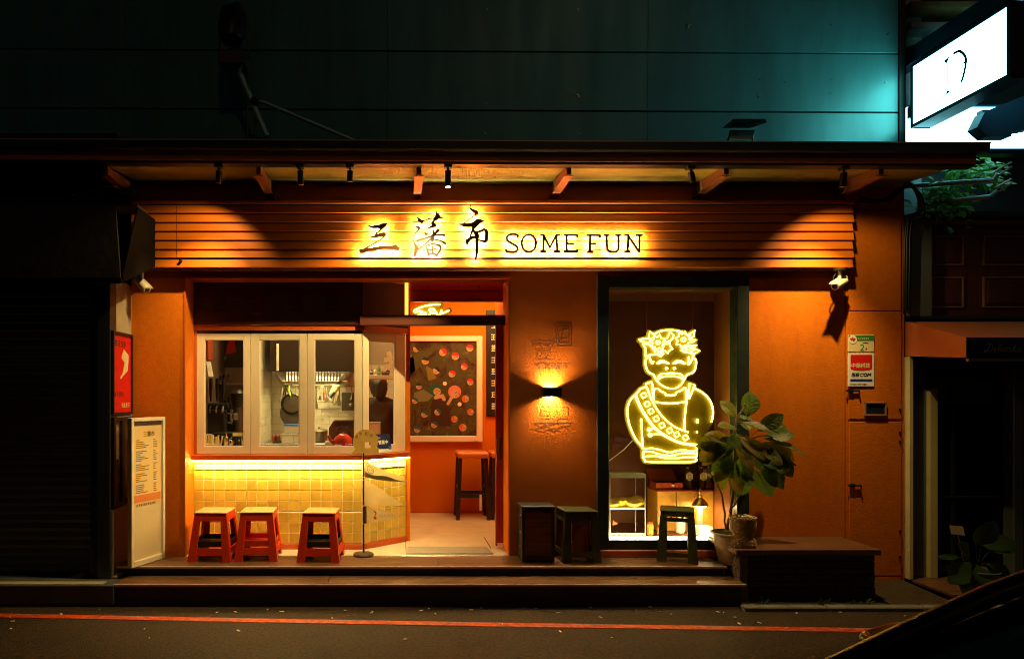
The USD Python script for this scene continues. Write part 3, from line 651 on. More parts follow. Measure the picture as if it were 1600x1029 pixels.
# OPEN disc and the blue card on the sill
OS = thing("open_sign", "round ochre OPEN board with a square hole standing on the counter sill", "sign", at(571, 706, 6.17))
OD = 6.16
c = at(571, 690, OD)
disc = Point(0, 0).buffer(19.5 * OD / F, 24)
disc = disc.union(Polygon([(.0, .115), (.06, .095), (.125, .035), (.09, -.02), (.0, .0)])).difference(sbox(-.005, -.055, .045, -.002))
disc = disc.union(Polygon([(-.13, -.105), (.12, -.105), (.12, -.055), (.03, -.055), (-.09, -.06)]))
ob = obj("board", prism(affinity.translate(disc, c[0], c[2]), OD - 6 - .006, OD - 6 + .006), m_ochre, OS)
for i, ch in enumerate("OPEN"):
    g = affinity.rotate(text_poly(ch, .026), 38 - 22 * i, origin=(0, 0))
    ang = math.radians(150 - 32 * i)
    obj("letter", prism(affinity.translate(g, c[0] + .082 * math.cos(ang) - .008, c[2] + .07 * math.sin(ang) - .005), OD - 6 - .0085, OD - 6 - .0062), m_ink, ob)
BC = thing("opening_card", "small navy card reading 營業中 leaning at the right end of the counter sill", "sign", at(602, 706, 6.27))
cA, cB = at(591, 707, 6.20), at(615, 705, 6.30)
def card(a, b, w):
    t = np.array([cB[0] - cA[0], cB[1] - cA[1]]); t = t / np.linalg.norm(t); n = np.array([t[1], -t[0]])
    p = cA[:2] + t * a + n * (w - b * .25 * 1.0)
    return (p[0] - t[0] * 0, p[1], cA[2] + b)
def cs(x0, x1, z0, z1, w0, w1):
    m = bx(x0, x1, w0, w1, z0, z1); m = trimesh.Trimesh(np.array([card(p[0], p[2], p[1]) for p in m.vertices]), m.faces, process=False); return m
cw = .155
bd = obj("card", cs(0, cw, .0, .165, -.004, 0), m_navy, BC)
obj("white_footer", cs(0, cw, .0, .032, .0004, .0012), m_paper, bd)
obj("blue_corner", cs(cw - .035, cw - .005, .025, .055, .0014, .0022), m_cardblue, bd)
obj("lettering", flat(text_poly("營業中", .036, 1), lambda a, b, w: card(.016 + a, .075 + b, .0006 + w)), m_paper, bd)
obj("lettering", flat(text_poly("open", .010), lambda a, b, w: card(.016 + a, .128 + b, .0006 + w)), m_paper, bd)
obj("easel_back", cs(.05, .10, .0, .10, -.012, -.0045), m_navy, BC)

# flag stand
FS = thing("flag_stand", "thin black pole on a round base with three cream pennants before the counter", "flag stand", at(568, 858, 6.02))
fb = at(568, 859, 6.02); fxx, fyy = fb[0], fb[1]
obj("base", lathe([(.090, DECK), (.092, DECK + .012), (.086, DECK + .022), (.02, DECK + .028)], 28, (fxx, fyy, 0)), m_darksteel, FS, smooth=35)
obj("pole", cyl((fxx, fyy, DECK + .02), (fxx, fyy, PZ(707, 6.02)), .0075, 10), m_black, FS, smooth=40)
for (va, vb, ut, vt, dk) in ((720, 745, 636, 752, 1), (748, 790, 629, 788, 0), (790, 818, 633, 806, 2)):
    z0, z1 = PZ(va, 6.0), PZ(vb, 6.0); tip = at(ut, vt, 6.12)
    n = 14; V, Fc = [], []
    for i in range(n + 1):
        t = i / n
        for j, zz in enumerate(np.linspace(0, 1, 7)):
            za, zb = z0 + (tip[2] - z0) * t, z1 + (tip[2] - z1) * t
            sag = -.016 * math.sin(math.pi * t) * (zz if dk == 1 else zz * .5)
            V.append((fxx + .010 + (tip[0] - fxx) * t, fyy - .006 + .10 * t + .012 * math.sin(5 * t + va) * t ** .5 + .01 * zz * math.sin(3 * t), za + (zb - za) * zz + sag))
    for i in range(n):
        for j in range(6):
            p = i * 7 + j; Fc += [(p, p + 7, p + 8), (p, p + 8, p + 1)]
    m = trimesh.Trimesh(np.array(V), np.array(Fc), process=False)
    pn = obj("pennant", m, m_flagcloth, FS, smooth=True)
    VV = np.array(V).reshape(n + 1, 7, 3)
    def on_flag(t, q, w=.002):
        i = min(int(t * n), n - 1); f = t * n - i; j = min(int(q * 6), 5); g = q * 6 - j
        p = (VV[i, j] * (1 - f) + VV[i + 1, j] * f) * (1 - g) + (VV[i, j + 1] * (1 - f) + VV[i + 1, j + 1] * f) * g
        return p - [0, w, 0]
    def flag_print(strokes, mat, wid):
        obj("print", cat_m([tube([on_flag(*q) for q in spline(s, 5)], wid, 5) for s in strokes]), mat, pn)
    if dk == 1:
        flag_print([[(.05, .3), (.12, .2), (.2, .35), (.18, .6), (.09, .62), (.05, .3)], [(.1, .4), (.13, .44)], [(.15, .4), (.18, .45)]], m_ink, .002)
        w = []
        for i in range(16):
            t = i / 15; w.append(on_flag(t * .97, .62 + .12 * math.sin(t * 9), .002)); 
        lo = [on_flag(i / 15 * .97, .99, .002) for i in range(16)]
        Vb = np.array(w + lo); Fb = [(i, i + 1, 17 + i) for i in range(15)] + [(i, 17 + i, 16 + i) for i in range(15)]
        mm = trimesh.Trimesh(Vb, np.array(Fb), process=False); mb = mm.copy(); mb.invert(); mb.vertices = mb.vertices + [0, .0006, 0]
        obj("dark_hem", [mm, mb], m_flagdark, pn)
    elif dk == 2:
        flag_print([[(.22, .2), (.27, .3), (.25, .5)], [(.24, .55), (.26, .7)]], m_inkblack, .004)
        flag_print([[(.22, .62), (.25, .75), (.28, .66)]], m_red, .006)
        flag_print([[(.36 + .05 * i, .4), (.38 + .05 * i, .55)] for i in range(8)], m_ink, .0014)
        flag_print([[(.01, .02), (.012, .98)]], m_ink, .014)
    else:
        flag_print([[(.08, .2), (.13, .18)], [(.08, .3), (.12, .3)]] + [[(.1 + .08 * i, .55), (.14 + .08 * i, .5)] for i in range(8)], m_ochre, .0016)
    for q in (0.02, .97): 
        p = on_flag(.0, q); obj("tie", tube([p + [.0, -.004, 0], p + [-.014, -.008, -.004], p + [-.022, -.004, -.03]], .0018, 5), m_paper, pn)

# ================================================================== DECK AND STEPS
DK = thing("wooden_steps", "two low dark wooden steps running along the whole shopfront", "steps", (0, -.3, 0))
dx0, dx1, y1_, y2_ = -2.33, PX(1136, 5.64), -.36, -.61
obj("step_core", [bx(dx0, dx1 - .02, y1_ + .03, -.001, 0, DECK - .03), bx(-2.22, PX(1166, 5.39) - .02, y2_ + .03, y1_ + .03, 0, STEP - .03)], m_riser, DK)
for a, b in ((-.122, -.002), (-.242, -.124), (y1_ + .006, -.244)):
    for xa, xb in ((dx0, .35), (.353, dx1)):
        obj("deck_plank", bx(xa, xb, a, b, DECK - .028, DECK + rng.uniform(-.001, .0006), .003), m_wood, DK)
for a, b in ((y1_ - .118, y1_ + .028), (y2_ + .006, y1_ - .120)):
    for xa, xb in ((-2.23, -.55), (-.547, PX(1166, 5.39))):
        obj("tread_plank", bx(xa, xb, a, b, STEP - .028, STEP + rng.uniform(-.001, .0006), .003), m_wood, DK)
obj("nosing", bx(dx0, dx1, y1_ - .006, y1_ + .005, DECK - .016, DECK + .0015, .002), m_woodedge, DK)
obj("nosing", bx(-2.23, PX(1166, 5.39), y2_ - .006, y2_ + .005, STEP - .016, STEP + .0015, .002), m_woodedge, DK)
obj("threshold", bx(oL + .03, oR - .014, -.012, .012, DECK - .02, DECK + .006, .002), m_steel, DK)
obj("door_mat", prism_h(Polygon([at(636, 0, 6.06)[:2], at(771, 0, 6.06)[:2], at(760, 0, 6.33)[:2], at(637, 0, 6.33)[:2]]), DECK + .001, DECK + .010), m_mat, label="ribbed pale door mat just inside the doorway", cat="mat")
obj("floor_seam", [bx(PX(634, 6.2), PX(634, 6.2) + .006, .02, .75, DECK + .0004, DECK + .002), bx(PX(762, 6.5) , PX(762, 6.5) + .008, .3, .8, DECK + .0004, DECK + .002)], m_ink, kind="structure")

# ================================================================== RED AND GREEN STOOLS
def stool_panel(poly, side, hb, ht, H, t=.010):
    m = trimesh.creation.extrude_polygon(poly, 1.0, engine="earcut"); v = m.vertices; out = np.zeros_like(v)
    hd = hb + (ht - hb) * v[:, 1] / H
    k = (hd - t * v[:, 2]) / hd
    x, y, z = v[:, 0] * k, -hd * k, v[:, 1]
    c, s = [(1, 0), (0, 1), (-1, 0), (0, -1)][side]
    out[:, 0], out[:, 1], out[:, 2] = c * x - s * y, s * x + c * y, z
    m = trimesh.Trimesh(out, m.faces, process=False)
    if m.volume < 0: m.invert()
    return m
def stool(name, label, loc, rz, body, seat, tray=None, H=.415, hb=.183, ht=.136, lw=.060, rail=(.055, .115), apron=.075, group=None, holes=False):
    T = thing(name, label, "stool", loc, rz, group)
    w = lambda z: hb + (ht - hb) * z / H
    lgs = [[], [], [], []]; 
    for s in range(4):
        L = Polygon([(-w(0), 0), (-w(0) + lw * 1.15, 0), (-w(H) + lw * .72, H - apron), (-w(H - apron), H - apron)])
        R = Polygon([(-x, z) for x, z in L.exterior.coords])
        lgs[s].append(stool_panel(L, s, hb, ht, H)); lgs[(s + 1) % 4].append(stool_panel(R, s, hb, ht, H))
    for l in lgs: obj("leg", l, body, T, local=True)
    for s in range(4):
        if rail:
            a, b = rail; ia = w(a) - lw * 1.02; ib = w(b) - lw * .95
            g = Polygon([(-ia - .008, a), (ia + .008, a), (ib + .008, b), (-ib - .008, b)])
            obj("rail", stool_panel(g, s, hb - .0012, ht - .0012, H), body, T, local=True)
        g = Polygon([(-w(H - apron), H - apron), (w(H - apron), H - apron), (w(H), H - .012), (-w(H), H - .012)])
        if holes and s == 0:
            for i in range(4): g = g.difference(sbox(-.085 + .045 * i, H - .060, -.055 + .045 * i, H - .045))
            for i in range(3): g = g.difference(Polygon([(-.06 + .05 * i, H - .020), (-.03 + .05 * i, H - .020), (-.045 + .05 * i, H - .036)]))
        if holes and s == 3:
            for i in range(4): g = g.difference(sbox(-.085 + .045 * i, H - .064, -.060 + .045 * i, H - .022))
        obj("apron", stool_panel(g, s, hb - .0008, ht - .0008, H), body, T, local=True)
    st = obj("seat", bx(-ht - .006, ht + .006, -ht - .006, ht + .006, H - .013, H, .005), seat, T, local=True)
    if tray:
        q = w(.16) - .006
        obj("tray", [bx(-q, q, -q, q, .125, .133), bx(-q, q, -q, -q + .007, .133, .175), bx(-q, q, q - .007, q, .133, .175), bx(-q, -q + .007, -q, q, .133, .175), bx(q - .007, q, -q, q, .133, .175)], tray, T, local=True, label="storage tray between the stool legs")
    return T
gr = "red plastic stools in a row before the tiled counter"
stool("plastic_stool", "red plastic stool with a black tray at the left end, nearest the menu board", (PX(334, 5.9), -.055, DECK), math.radians(-2), m_redplastic, m_paleseat, m_blackplastic, group=gr)
stool("plastic_stool", "red plastic stool with a red tray, middle one of the three before the tiled counter", (PX(403, 5.93), -.03, DECK), math.radians(3), m_redplastic, m_paleseat, m_redplastic, group=gr)
stool("plastic_stool", "red plastic stool with a black tray standing nearest the flag stand", (PX(501, 5.88), -.07, DECK), math.radians(-3), m_redplastic, m_paleseat, m_blackplastic, group=gr)
gg = "dark green plastic stools under the lamp and window"
stool("green_stool", "dark green plastic stool beside the black slatted crate", (PX(902, 5.86), -.10, DECK), math.radians(4), m_greenplastic, m_greenplastic, None, H=.435, hb=.165, ht=.135, lw=.066, rail=(.05, .10), apron=.095, group=gg, holes=True)
stool("green_stool", "dark green plastic stool before the lit display window, turned to show its slotted side", (PX(1061, 5.86), -.10, DECK), math.radians(-22), m_greenplastic, m_greenplastic, None, H=.435, hb=.165, ht=.130, lw=.066, rail=(.05, .085), apron=.095, group=gg, holes=True)

# black crate with reed slats
CR = thing("slatted_crate", "black framed crate with brown reed slats standing against the dark orange pier", "crate", at(838, 875, 5.75))
q0, q1, yb = PX(816, 5.76), PX(867, 5.76), -.235
z0, z1 = DECK + .005, DECK + .455
obj("frame", [bx(q0, q0 + .025, yb, yb + .02, z0, z1, .003), bx(q1 - .025, q1, yb, yb + .02, z0, z1, .003), bx(q0, q1, yb + .001, yb + .02, z0, z0 + .045, .003), bx(q0, q1, yb + .001, yb + .02, z1 - .035, z1, .003),
              bx(q0 - .006, q1 + .006, yb - .006, yb + .21, z1, z1 + .02, .004), bx(q0, q0 + .012, yb + .02, yb + .2, z0, z1), bx(q1 - .012, q1, yb + .02, yb + .2, z0, z1), bx(q0, q1, yb + .188, yb + .2, z0, z1)], m_crate, CR)
ns = 30
for i in range(ns):
    za = z0 + .047 + i * (z1 - z0 - .084) / ns
    obj("slat", bx(q0 + .025, q1 - .025, yb + .008, yb + .014, za, za + (z1 - z0 - .084) / ns - .0018, .001), m_bamboo, CR)
for z in (.12, .24, .38):
    obj("latch", bx(q0 - .007, q0 + .002, yb + .05, yb + .075, DECK + z, DECK + z + .018, .002), m_steel, CR)
    
# ================================================================== BENCH AND PLANTS
BN = thing("planter_bench", "wide wooden topped bench on a dark rough base right of the steps", "bench", (3.3, -.25, 0))
b0, b1 = 2.742, 3.897
obj("top_board", bx(b0 - .01, b1, -.51, -.003, .425 - .045, .4285, .004), m_benchtop, BN)
obj("rough_end", bx(b0 + .035, b0 + .10, -.48, -.004, 0, .378), m_rough, BN)
for r in range(7):
    z = .01 + r * .0525; x = b0 + .102 - (.0 if r % 2 else .10)
    while x < b1 - .04:
        xa, xb = max(x, b0 + .102), min(x + .235, b1 - .03)
        if xb - xa > .03: obj("cladding_block", bx(xa + .002, xb - .002, -.485 + rng.uniform(-.004, .004), -.40, z + .002, z + .0505, .004), m_darkbrick, BN)
        x += .235
obj("base_core", bx(b0 + .10, b1 - .03, -.46, -.004, 0, .378), m_darkbrick, BN)

m_vein = M("pale_leaf_vein", (.16, .19, .06), .5)
def leaf_mesh(base, dirv, up, L, W, curl=.25, fold=.25, nx=7):
    d = np.array(dirv, float); d /= np.linalg.norm(d)
    u = np.array(up, float); u -= d * (u @ d); u /= np.linalg.norm(u); s = np.cross(d, u)
    V, Fc = [], []
    for i in range(nx + 1):
        t = i / nx
        w = W * (math.sin(math.pi * min(1, t ** .8 * .97 + .02)) ** .75) * (.55 + .55 * t) * .62
        for j in (-1, -.5, 0, .5, 1):
            V.append(np.array(base) + d * L * t + s * w * j + u * (fold * w * abs(j) - curl * L * t * t + .018 * L * math.sin(9 * t + 3 * j)))
    for i in range(nx):
        for j in range(4):
            p = i * 5 + j; Fc += [(p, p + 5, p + 6), (p, p + 6, p + 1)]
    return trimesh.Trimesh(np.array(V), np.array(Fc), process=False)
FG = thing("fiddle_leaf_fig", "fiddle leaf fig with large drooping leaves in a cream pot beside the display window", "plant", at(1142, 874, 5.72))
pot_c = at(1143, 874, 5.74); pz0 = DECK
obj("pot", lathe([(.085, pz0), (.095, pz0 + .01), (.155, pz0 + .245), (.165, pz0 + .25), (.165, pz0 + .262), (.150, pz0 + .262), (.146, pz0 + .235)], 28, (pot_c[0], pot_c[1], 0)), m_pot, FG, smooth=40)
obj("soil", lathe([(.02, pz0 + .225), (.147, pz0 + .238)], 20, (pot_c[0], pot_c[1], 0)), m_soil, FG)
stems = [[at(1136, 828, 5.74), at(1145, 770, 5.74), at(1148, 700, 5.72), at(1150, 660, 5.74), at(1165, 630, 5.78)],
         [at(1134, 826, 5.74), at(1128, 775, 5.70), at(1112, 740, 5.68), at(1105, 715, 5.68)],
         [at(1139, 800, 5.74), at(1155, 775, 5.76), at(1165, 755, 5.78), at(1188, 738, 5.78), at(1205, 722, 5.78)],
         [at(1148, 700, 5.72), at(1165, 690, 5.7), at(1195, 680, 5.72), at(1225, 690, 5.72)]]
for s, r in zip(stems, (.013, .009, .008, .007)):
    p = spline(s, 6); obj("stem", tube(p + np.random.default_rng(3).normal(0, .002, p.shape), np.linspace(r, r * .55, len(p)), 8), m_bark, FG, smooth=True)
# leaves: base point (u, v, D), tip direction (du, dv, dD in metres), length px, width px, which tone
leaves = [(1168, 650, 5.78, (.2, .0, 1.0), 38, 34, 0, (0, -1, .2)), (1160, 660, 5.72, (.7, -.4, .15), 40, 24, 3, (0, -.6, 1)), (1165, 662, 5.72, (1, -.3, .15), 52, 26, 0, (0, -.5, 1)), (1150, 668, 5.70, (-.8, -.5, .55), 36, 24, 1, (0, -.6, .8)),
          (1145, 690, 5.70, (-.75, -.5, .35), 52, 27, 3, (0, -.8, .6)), (1140, 700, 5.68, (-1, -.4, .05), 48, 28, 3, (.1, -.6, .8)), (1143, 700, 5.66, (-.85, -.4, -.45), 46, 30, 0, (0, -1, .3)), (1140, 712, 5.66, (-.6, -.3, -.8), 42, 30, 1, (0, -1, .1)),
          (1124, 696, 5.66, (-.7, -.4, .2), 38, 32, 1, (.1, -1, .1)), (1124, 714, 5.66, (.55, -.4, -.35), 38, 32, 0, (0, -1, .2)), (1116, 700, 5.66, (-.35, -.2, .1), 30, 28, 3, (0, -1, .1)), (1115, 730, 5.68, (.7, 0, -.6), 40, 28, 1, (0, -1, .3)),
          (1152, 690, 5.68, (.3, -.7, -.8), 44, 30, 3, (0, -1, .4)), (1155, 682, 5.68, (.8, -.5, -.25), 50, 28, 3, (0, -.9, .5)), (1170, 690, 5.70, (.5, -.6, -.7), 46, 32, 2, (0, -1, .3)), (1158, 712, 5.66, (.1, -.6, -1), 40, 32, 0, (0, -1, .2)),
          (1175, 700, 5.70, (.8, -.5, -.6), 48, 30, 2, (0, -1, .3)), (1195, 685, 5.74, (.6, -.2, .55), 42, 30, 0, (-.2, -.8, .6)), (1205, 690, 5.72, (1, -.4, .18), 52, 24, 0, (0, -.4, 1)), (1205, 700, 5.72, (1, -.3, -.28), 42, 20, 2, (0, -.5, 1)),
          (1195, 712, 5.74, (.85, -.1, -.6), 46, 24, 2, (.3, -.6, .6)), (1190, 715, 5.72, (.5, -.5, -.8), 46, 32, 2, (0, -1, .2)), (1180, 735, 5.74, (.55, -.5, -.65), 42, 34, 0, (0, -1, .1)), (1200, 725, 5.76, (.8, -.2, -.75), 44, 22, 2, (0, -1, .3)),
          (1165, 735, 5.72, (-.2, -.6, -.2), 34, 30, 2, (0, -1, .1)), (1170, 740, 5.72, (-.5, -.3, -.35), 38, 30, 0, (0, -1, .2)), (1218, 735, 5.78, (.2, -.1, -1), 28, 16, 3, (0, -1, 0)), (1185, 672, 5.72, (.4, -.3, .7), 40, 28, 2, (0, -1, .3)),
          (1170, 672, 5.76, (.0, .3, .4), 34, 28, 2, (0, -.8, .6)), (1150, 650, 5.76, (-.35, .1, .85), 30, 22, 1, (0, -.9, .2)), (1180, 700, 5.8, (.2, .5, -.4), 44, 32, 2, (0, -.6, .6)), (1160, 680, 5.8, (-.4, .6, .2), 46, 32, 2, (0, -.5, .8)),
          (1140, 740, 5.68, (.35, -.5, -.6), 30, 24, 3, (0, -1, .1)), (1128, 698, 5.64, (-.9, -.3, .5), 38, 22, 1, (0, -1, .5)), (1200, 668, 5.76, (.7, .2, .4), 36, 26, 0, (0, -.8, .5)), (1214, 712, 5.74, (.5, -.4, -.5), 36, 26, 0, (-.2, -1, .2))]
for k in range(13):
    a = rng.uniform(-2.6, .6); rr = rng.uniform(.2, 1)
    if k in (3, 9, 15): a = rng.uniform(-1.2, .4)
    leaves.append((1166 + 36 * rr * math.cos(a), 700 + 34 * rr * math.sin(a) + 6, 5.72 + rng.uniform(-.06, .08), (math.cos(a) + rng.uniform(-.3, .3), rng.uniform(-.7, .3), -.25 - .6 * math.sin(a) * rng.uniform(.2, 1)), rng.uniform(32, 46), rng.uniform(26, 34), rng.choice([0, 1, 2, 2, 0, 3]), (rng.uniform(-.4, .4), -1, rng.uniform(.1, .7))))
for i, (u, v, D, dv, L, W, tone, up) in enumerate(leaves):
    b = at(u, v, D); d_ = np.array(dv, float); k = D / F
    d_ = np.array([d_[0], d_[1] * .9, d_[2] - (.35 if i % 4 else .05)])
    LM = leaf_mesh(b, d_, up, L * k * 1.05, W * k * .88, rng.uniform(.08, .32), rng.uniform(.05, .30))
    lf = obj("leaf", LM, m_leafs[tone], FG, smooth=True)
    dn = d_ / np.linalg.norm(d_)
    lv = np.asarray(LM.vertices).reshape(-1, 5, 3); ctr = lv[:, 2]; cam_side = np.array([0, -.0025, 0])
    obj("midrib", tube(ctr[:-1] + cam_side, np.linspace(.0030, .0012, len(ctr) - 1), 5), m_vein, lf)
    for q in (1, 2, 3, 4, 5):
        for e in (0, 4): obj("vein", tube([ctr[q] + cam_side, lv[min(q + 1, 7), 1 if e == 0 else 3] + cam_side, lv[min(q + 1, 7), e] + cam_side * .6], [.0014, .0011, .0006], 4), m_vein, lf)
    obj("petiole", tube([b - dn * .05 + [0, .01, -.01], b, b + dn * L * k * .3], .0028, 5), m_bark, lf)

BK = thing("woven_basket_planter", "waisted woven basket planter standing on the corner of the wooden bench", "planter", at(1160, 848, 5.62))
bc = at(1161, 850, 5.60); zb = .429
pf = [(.085, 0), (.092, .02), (.086, .05), (.066, .085), (.064, .10), (.084, .125), (.092, .17), (.094, .225), (.098, .235)]
rim = []
for k in range(24):
    z = .235 * k / 23; r = np.interp(z, [p[1] for p in pf], [p[0] for p in pf])
    a = np.linspace(0, 2 * math.pi, 97)[:-1]
    rr = r + .0055 * np.cos(a * 20 + math.pi * (k % 2))
    obj("woven_band", tube(np.c_[bc[0] + rr * np.cos(a), bc[1] + rr * np.sin(a), np.full(96, zb + .006 + z)], .0056, 6, closed=True), m_basket, BK, smooth=True)
obj("inner_pot", lathe([(r - .008, z + zb) for r, z in pf], 24, (bc[0], bc[1], 0)), m_soil, BK)
for k in range(16):
    a, r = rng.uniform(0, 6.28), rng.uniform(0, .075); s = rng.uniform(.010, .02)
    m = trimesh.creation.icosphere(1, s); m.apply_scale((1, 1, .7)); m.apply_translation((bc[0] + r * math.cos(a), bc[1] + r * math.sin(a), zb + .238 + rng.uniform(0, .012))); obj("pebble", m, m_pot, BK)
tag(obj("fallen_leaf", leaf_mesh(at(1150, 908, 5.40) + [0, 0, .004], (1, .3, .1), (0, 0, 1), .05, .03), m_leafs[3]), "curled dry leaf on the right end of the lower step", "leaf")
ms = []
for k in range(60):
    u = rng.choice([rng.uniform(1180, 1200), rng.uniform(1270, 1300), rng.uniform(1325, 1360), rng.uniform(1165, 1375)])
    b = np.array([PX(u, 5.48), -.52 - rng.uniform(0, .05), 0]); ms.append(leaf_mesh(b, (rng.uniform(-1, 1), rng.uniform(-.8, .1), rng.uniform(.4, 1.4)), (0, -.3, 1), rng.uniform(.03, .07), .014, nx=3))
obj("weeds", ms, m_shrubdark, label="small weeds at the foot of the dark bench base", cat="weeds", kind="stuff")
ms = []
for k in range(46):
    u, v = rng.uniform(0, 1450), rng.choice([rng.uniform(948, 968), rng.uniform(950, 1000)])
    D = CAM_H * F / (v - 618); s = rng.uniform(.006, .018)
    m = bx(-s, s, -s * .4, s * .4, 0, .004); m.apply_transform(trimesh.transformations.rotation_matrix(rng.uniform(0, 3), [0, 0, 1])); m.apply_translation((PX(u, D), D - 6, .0045)); ms.append(m)
obj("litter", ms, m_paper, label="scattered scraps and petals on the asphalt by the red line", cat="litter", kind="stuff")

# ================================================================== WALL LAMP AND WALL DRAWINGS
WL = thing("wall_lamp", "small black up and down wall lamp on the dark orange pier", "wall lamp", at(862, 612, 5.95))
s0, s1 = at(848, 618.5, 5.93), at(876.5, 605.5, 5.93)
yl = -.10
obj("housing", [bx(s0[0], s1[0], yl, yl + .005, s0[2], s1[2]), bx(s0[0], s1[0], -.006, -.001, s0[2], s1[2]), bx(s0[0], s0[0] + .034, yl + .005, -.006, s0[2], s1[2]), bx(s1[0] - .034, s1[0], yl + .005, -.006, s0[2], s1[2])], m_blackmetal, WL)
for sg in (1, -1):
    zc = (s0[2] + s1[2]) / 2 + sg * .006
    obj("lamp_chip", bx(s0[0] + .050, s1[0] - .050, -.060, -.034, zc - .003, zc + .003), e_sconce, WL)
WD = thing("wall_drawings", "black outline drawings of cups and a sail over the words Upstairs painted on the pier", "mural", at(862, 600, 6.0))
k8, o8 = 4.9, (820, 490)
def wall_line(strokes, wd=1.6):
    g = unary_union([LineString(s).buffer(wd, cap_style=1) for s in strokes]); return prism(to_m(g, k8, o8, 5.99), -.0014, -.0006)
hand = lambda x, y, w, hh, n, sd: [[(x + w * i / n + random.Random(sd + i).uniform(-2, 2), y + random.Random(sd * 3 + i).uniform(-hh, hh)) for i in range(n + 1)]]
obj("emblem", wall_line([[(232, 70), (358, 70), (358, 245), (250, 245), (232, 70)], [(250, 90), (340, 90), (340, 220), (265, 220), (250, 90)], [(265, 130), (330, 110)], [(300, 95), (280, 200)], [(270, 190), (330, 180)]], 2.2), m_ink, WD)
obj("boat_sketch", wall_line([[(50, 210), (90, 280), (190, 285), (235, 200)], [(50, 210), (110, 200), (160, 215), (230, 200)], [(110, 200), (130, 270)], [(160, 215), (190, 270)], [(80, 350), (180, 345), (215, 355)], [(70, 382), (375, 380)], [(85, 340), (100, 300), (120, 330), (140, 295), (165, 335), (190, 300)]] + hand(60, 235, 160, 14, 7, 5), 1.5), m_ink, WD)
obj("lettering", prism(affinity.translate(text_poly("& Upstairs", .058), *at(838, 578, 6.0)[[0, 2]]), -.0014, -.0006), m_ink, WD)
obj("cup_sketch", wall_line([[(108, 688), (205, 688)], [(112, 665), (200, 660)], [(118, 690), (128, 780), (190, 778), (200, 690)], [(128, 712), (195, 712)], [(115, 820), (125, 800), (195, 800), (200, 820)], [(235, 712), (335, 712)], [(238, 715), (255, 800), (330, 800), (335, 715)], [(240, 712), (250, 665), (262, 690), (275, 655), (290, 690), (305, 650), (318, 690), (332, 668), (350, 690), (365, 720)], [(245, 830), (260, 800), (325, 800), (340, 830)], [(70, 835), (375, 832)]], 1.5), m_ink, WD)
obj("scribble", wall_line([q for sd in range(3) for q in hand(75 + 20 * (sd % 2), 850 + sd * 22, 280 - 40 * sd, 13, 11, sd + 20)], 1.2), m_ink, WD)

# ================================================================== DISPLAY WINDOW: NEON AND GOODS
NE = thing("neon_figure_sign", "large yellow neon figure in a flower crown and beaded sash hanging in the display window", "neon sign", at(1047, 620, 6.16))
ND = 6.16
A = lambda pts: [(985 + x / 8.576, 500 + y / 8.576) for x, y in pts]
B = lambda pts: [(960 + x / 7.094, 590 + y / 7.094) for x, y in pts]
def star(cx, cy, ro, ri, n, ph=0): return [(cx + (ro if k % 2 == 0 else ri) * math.cos(ph + k * math.pi / n), cy + (ro if k % 2 == 0 else ri) * math.sin(ph + k * math.pi / n)) for k in range(2 * n)]
def ring(cx, cy, r, n=12): return [(cx + r * math.cos(a), cy + r * math.sin(a)) for a in np.arange(n) * 2 * math.pi / n]
T1 = 1.35     # tube radius in photo pixels
neon = []     # (points, closed, smooth, radius)
for p in ([(240, 498), (208, 522), (206, 600), (240, 690), (310, 730), (350, 800), (420, 870), (500, 908), (560, 916), (620, 905), (690, 850), (740, 760), (770, 725), (850, 690), (878, 610), (880, 535), (850, 512)],
          [(370, 775), (390, 740), (430, 716), (540, 710), (650, 715), (695, 740), (715, 785)], [(375, 790), (440, 757), (540, 747), (640, 757), (712, 792)],
          [(358, 582), (395, 548), (445, 542), (520, 580)], [(366, 580), (440, 562), (515, 578)], [(572, 582), (620, 546), (670, 542), (740, 580)], [(580, 580), (660, 562), (735, 584)],
          [(330, 180), (430, 140), (560, 132), (680, 152), (735, 175)], [(250, 470), (275, 545), (302, 582), (308, 540)], [(785, 485), (778, 592), (815, 550), (848, 470), (850, 450)]):
    neon.append((A(p), False, True, T1))
for p in ([(475, 646), (500, 640)], [(580, 646), (605, 640)]): neon.append((A(p), False, False, T1 * 1.7))
for p in ([(245, 245), (262, 150), (325, 195), (318, 235)], [(115, 262), (180, 247), (250, 245), (300, 285), (235, 300), (160, 290)], [(165, 322), (205, 370), (205, 485), (262, 462), (345, 462), (330, 415), (285, 350), (240, 318)],
          [(530, 155), (500, 235), (455, 255), (490, 295), (560, 255), (585, 200)], [(770, 200), (865, 140), (850, 215), (800, 250)], [(805, 255), (888, 265), (825, 300)], [(800, 335), (890, 335), (850, 375), (930, 410), (860, 445), (795, 430)]):
    neon.append((A(p), True, False, T1))
for (cx, cy, ro, ri, n) in ((372, 298, 108, 72, 8), (712, 262, 112, 76, 8), (492, 368, 78, 48, 5), (790, 385, 70, 42, 6), (405, 445, 44, 28, 5), (725, 385, 46, 28, 5)): neon.append((A(star(cx, cy, ro, ri, n, .2)), True, False, T1 * .95))
for (cx, cy, r) in ((372, 298, 24), (714, 260, 26), (405, 445, 12)): neon.append((A(ring(cx, cy, r)), True, False, T1))
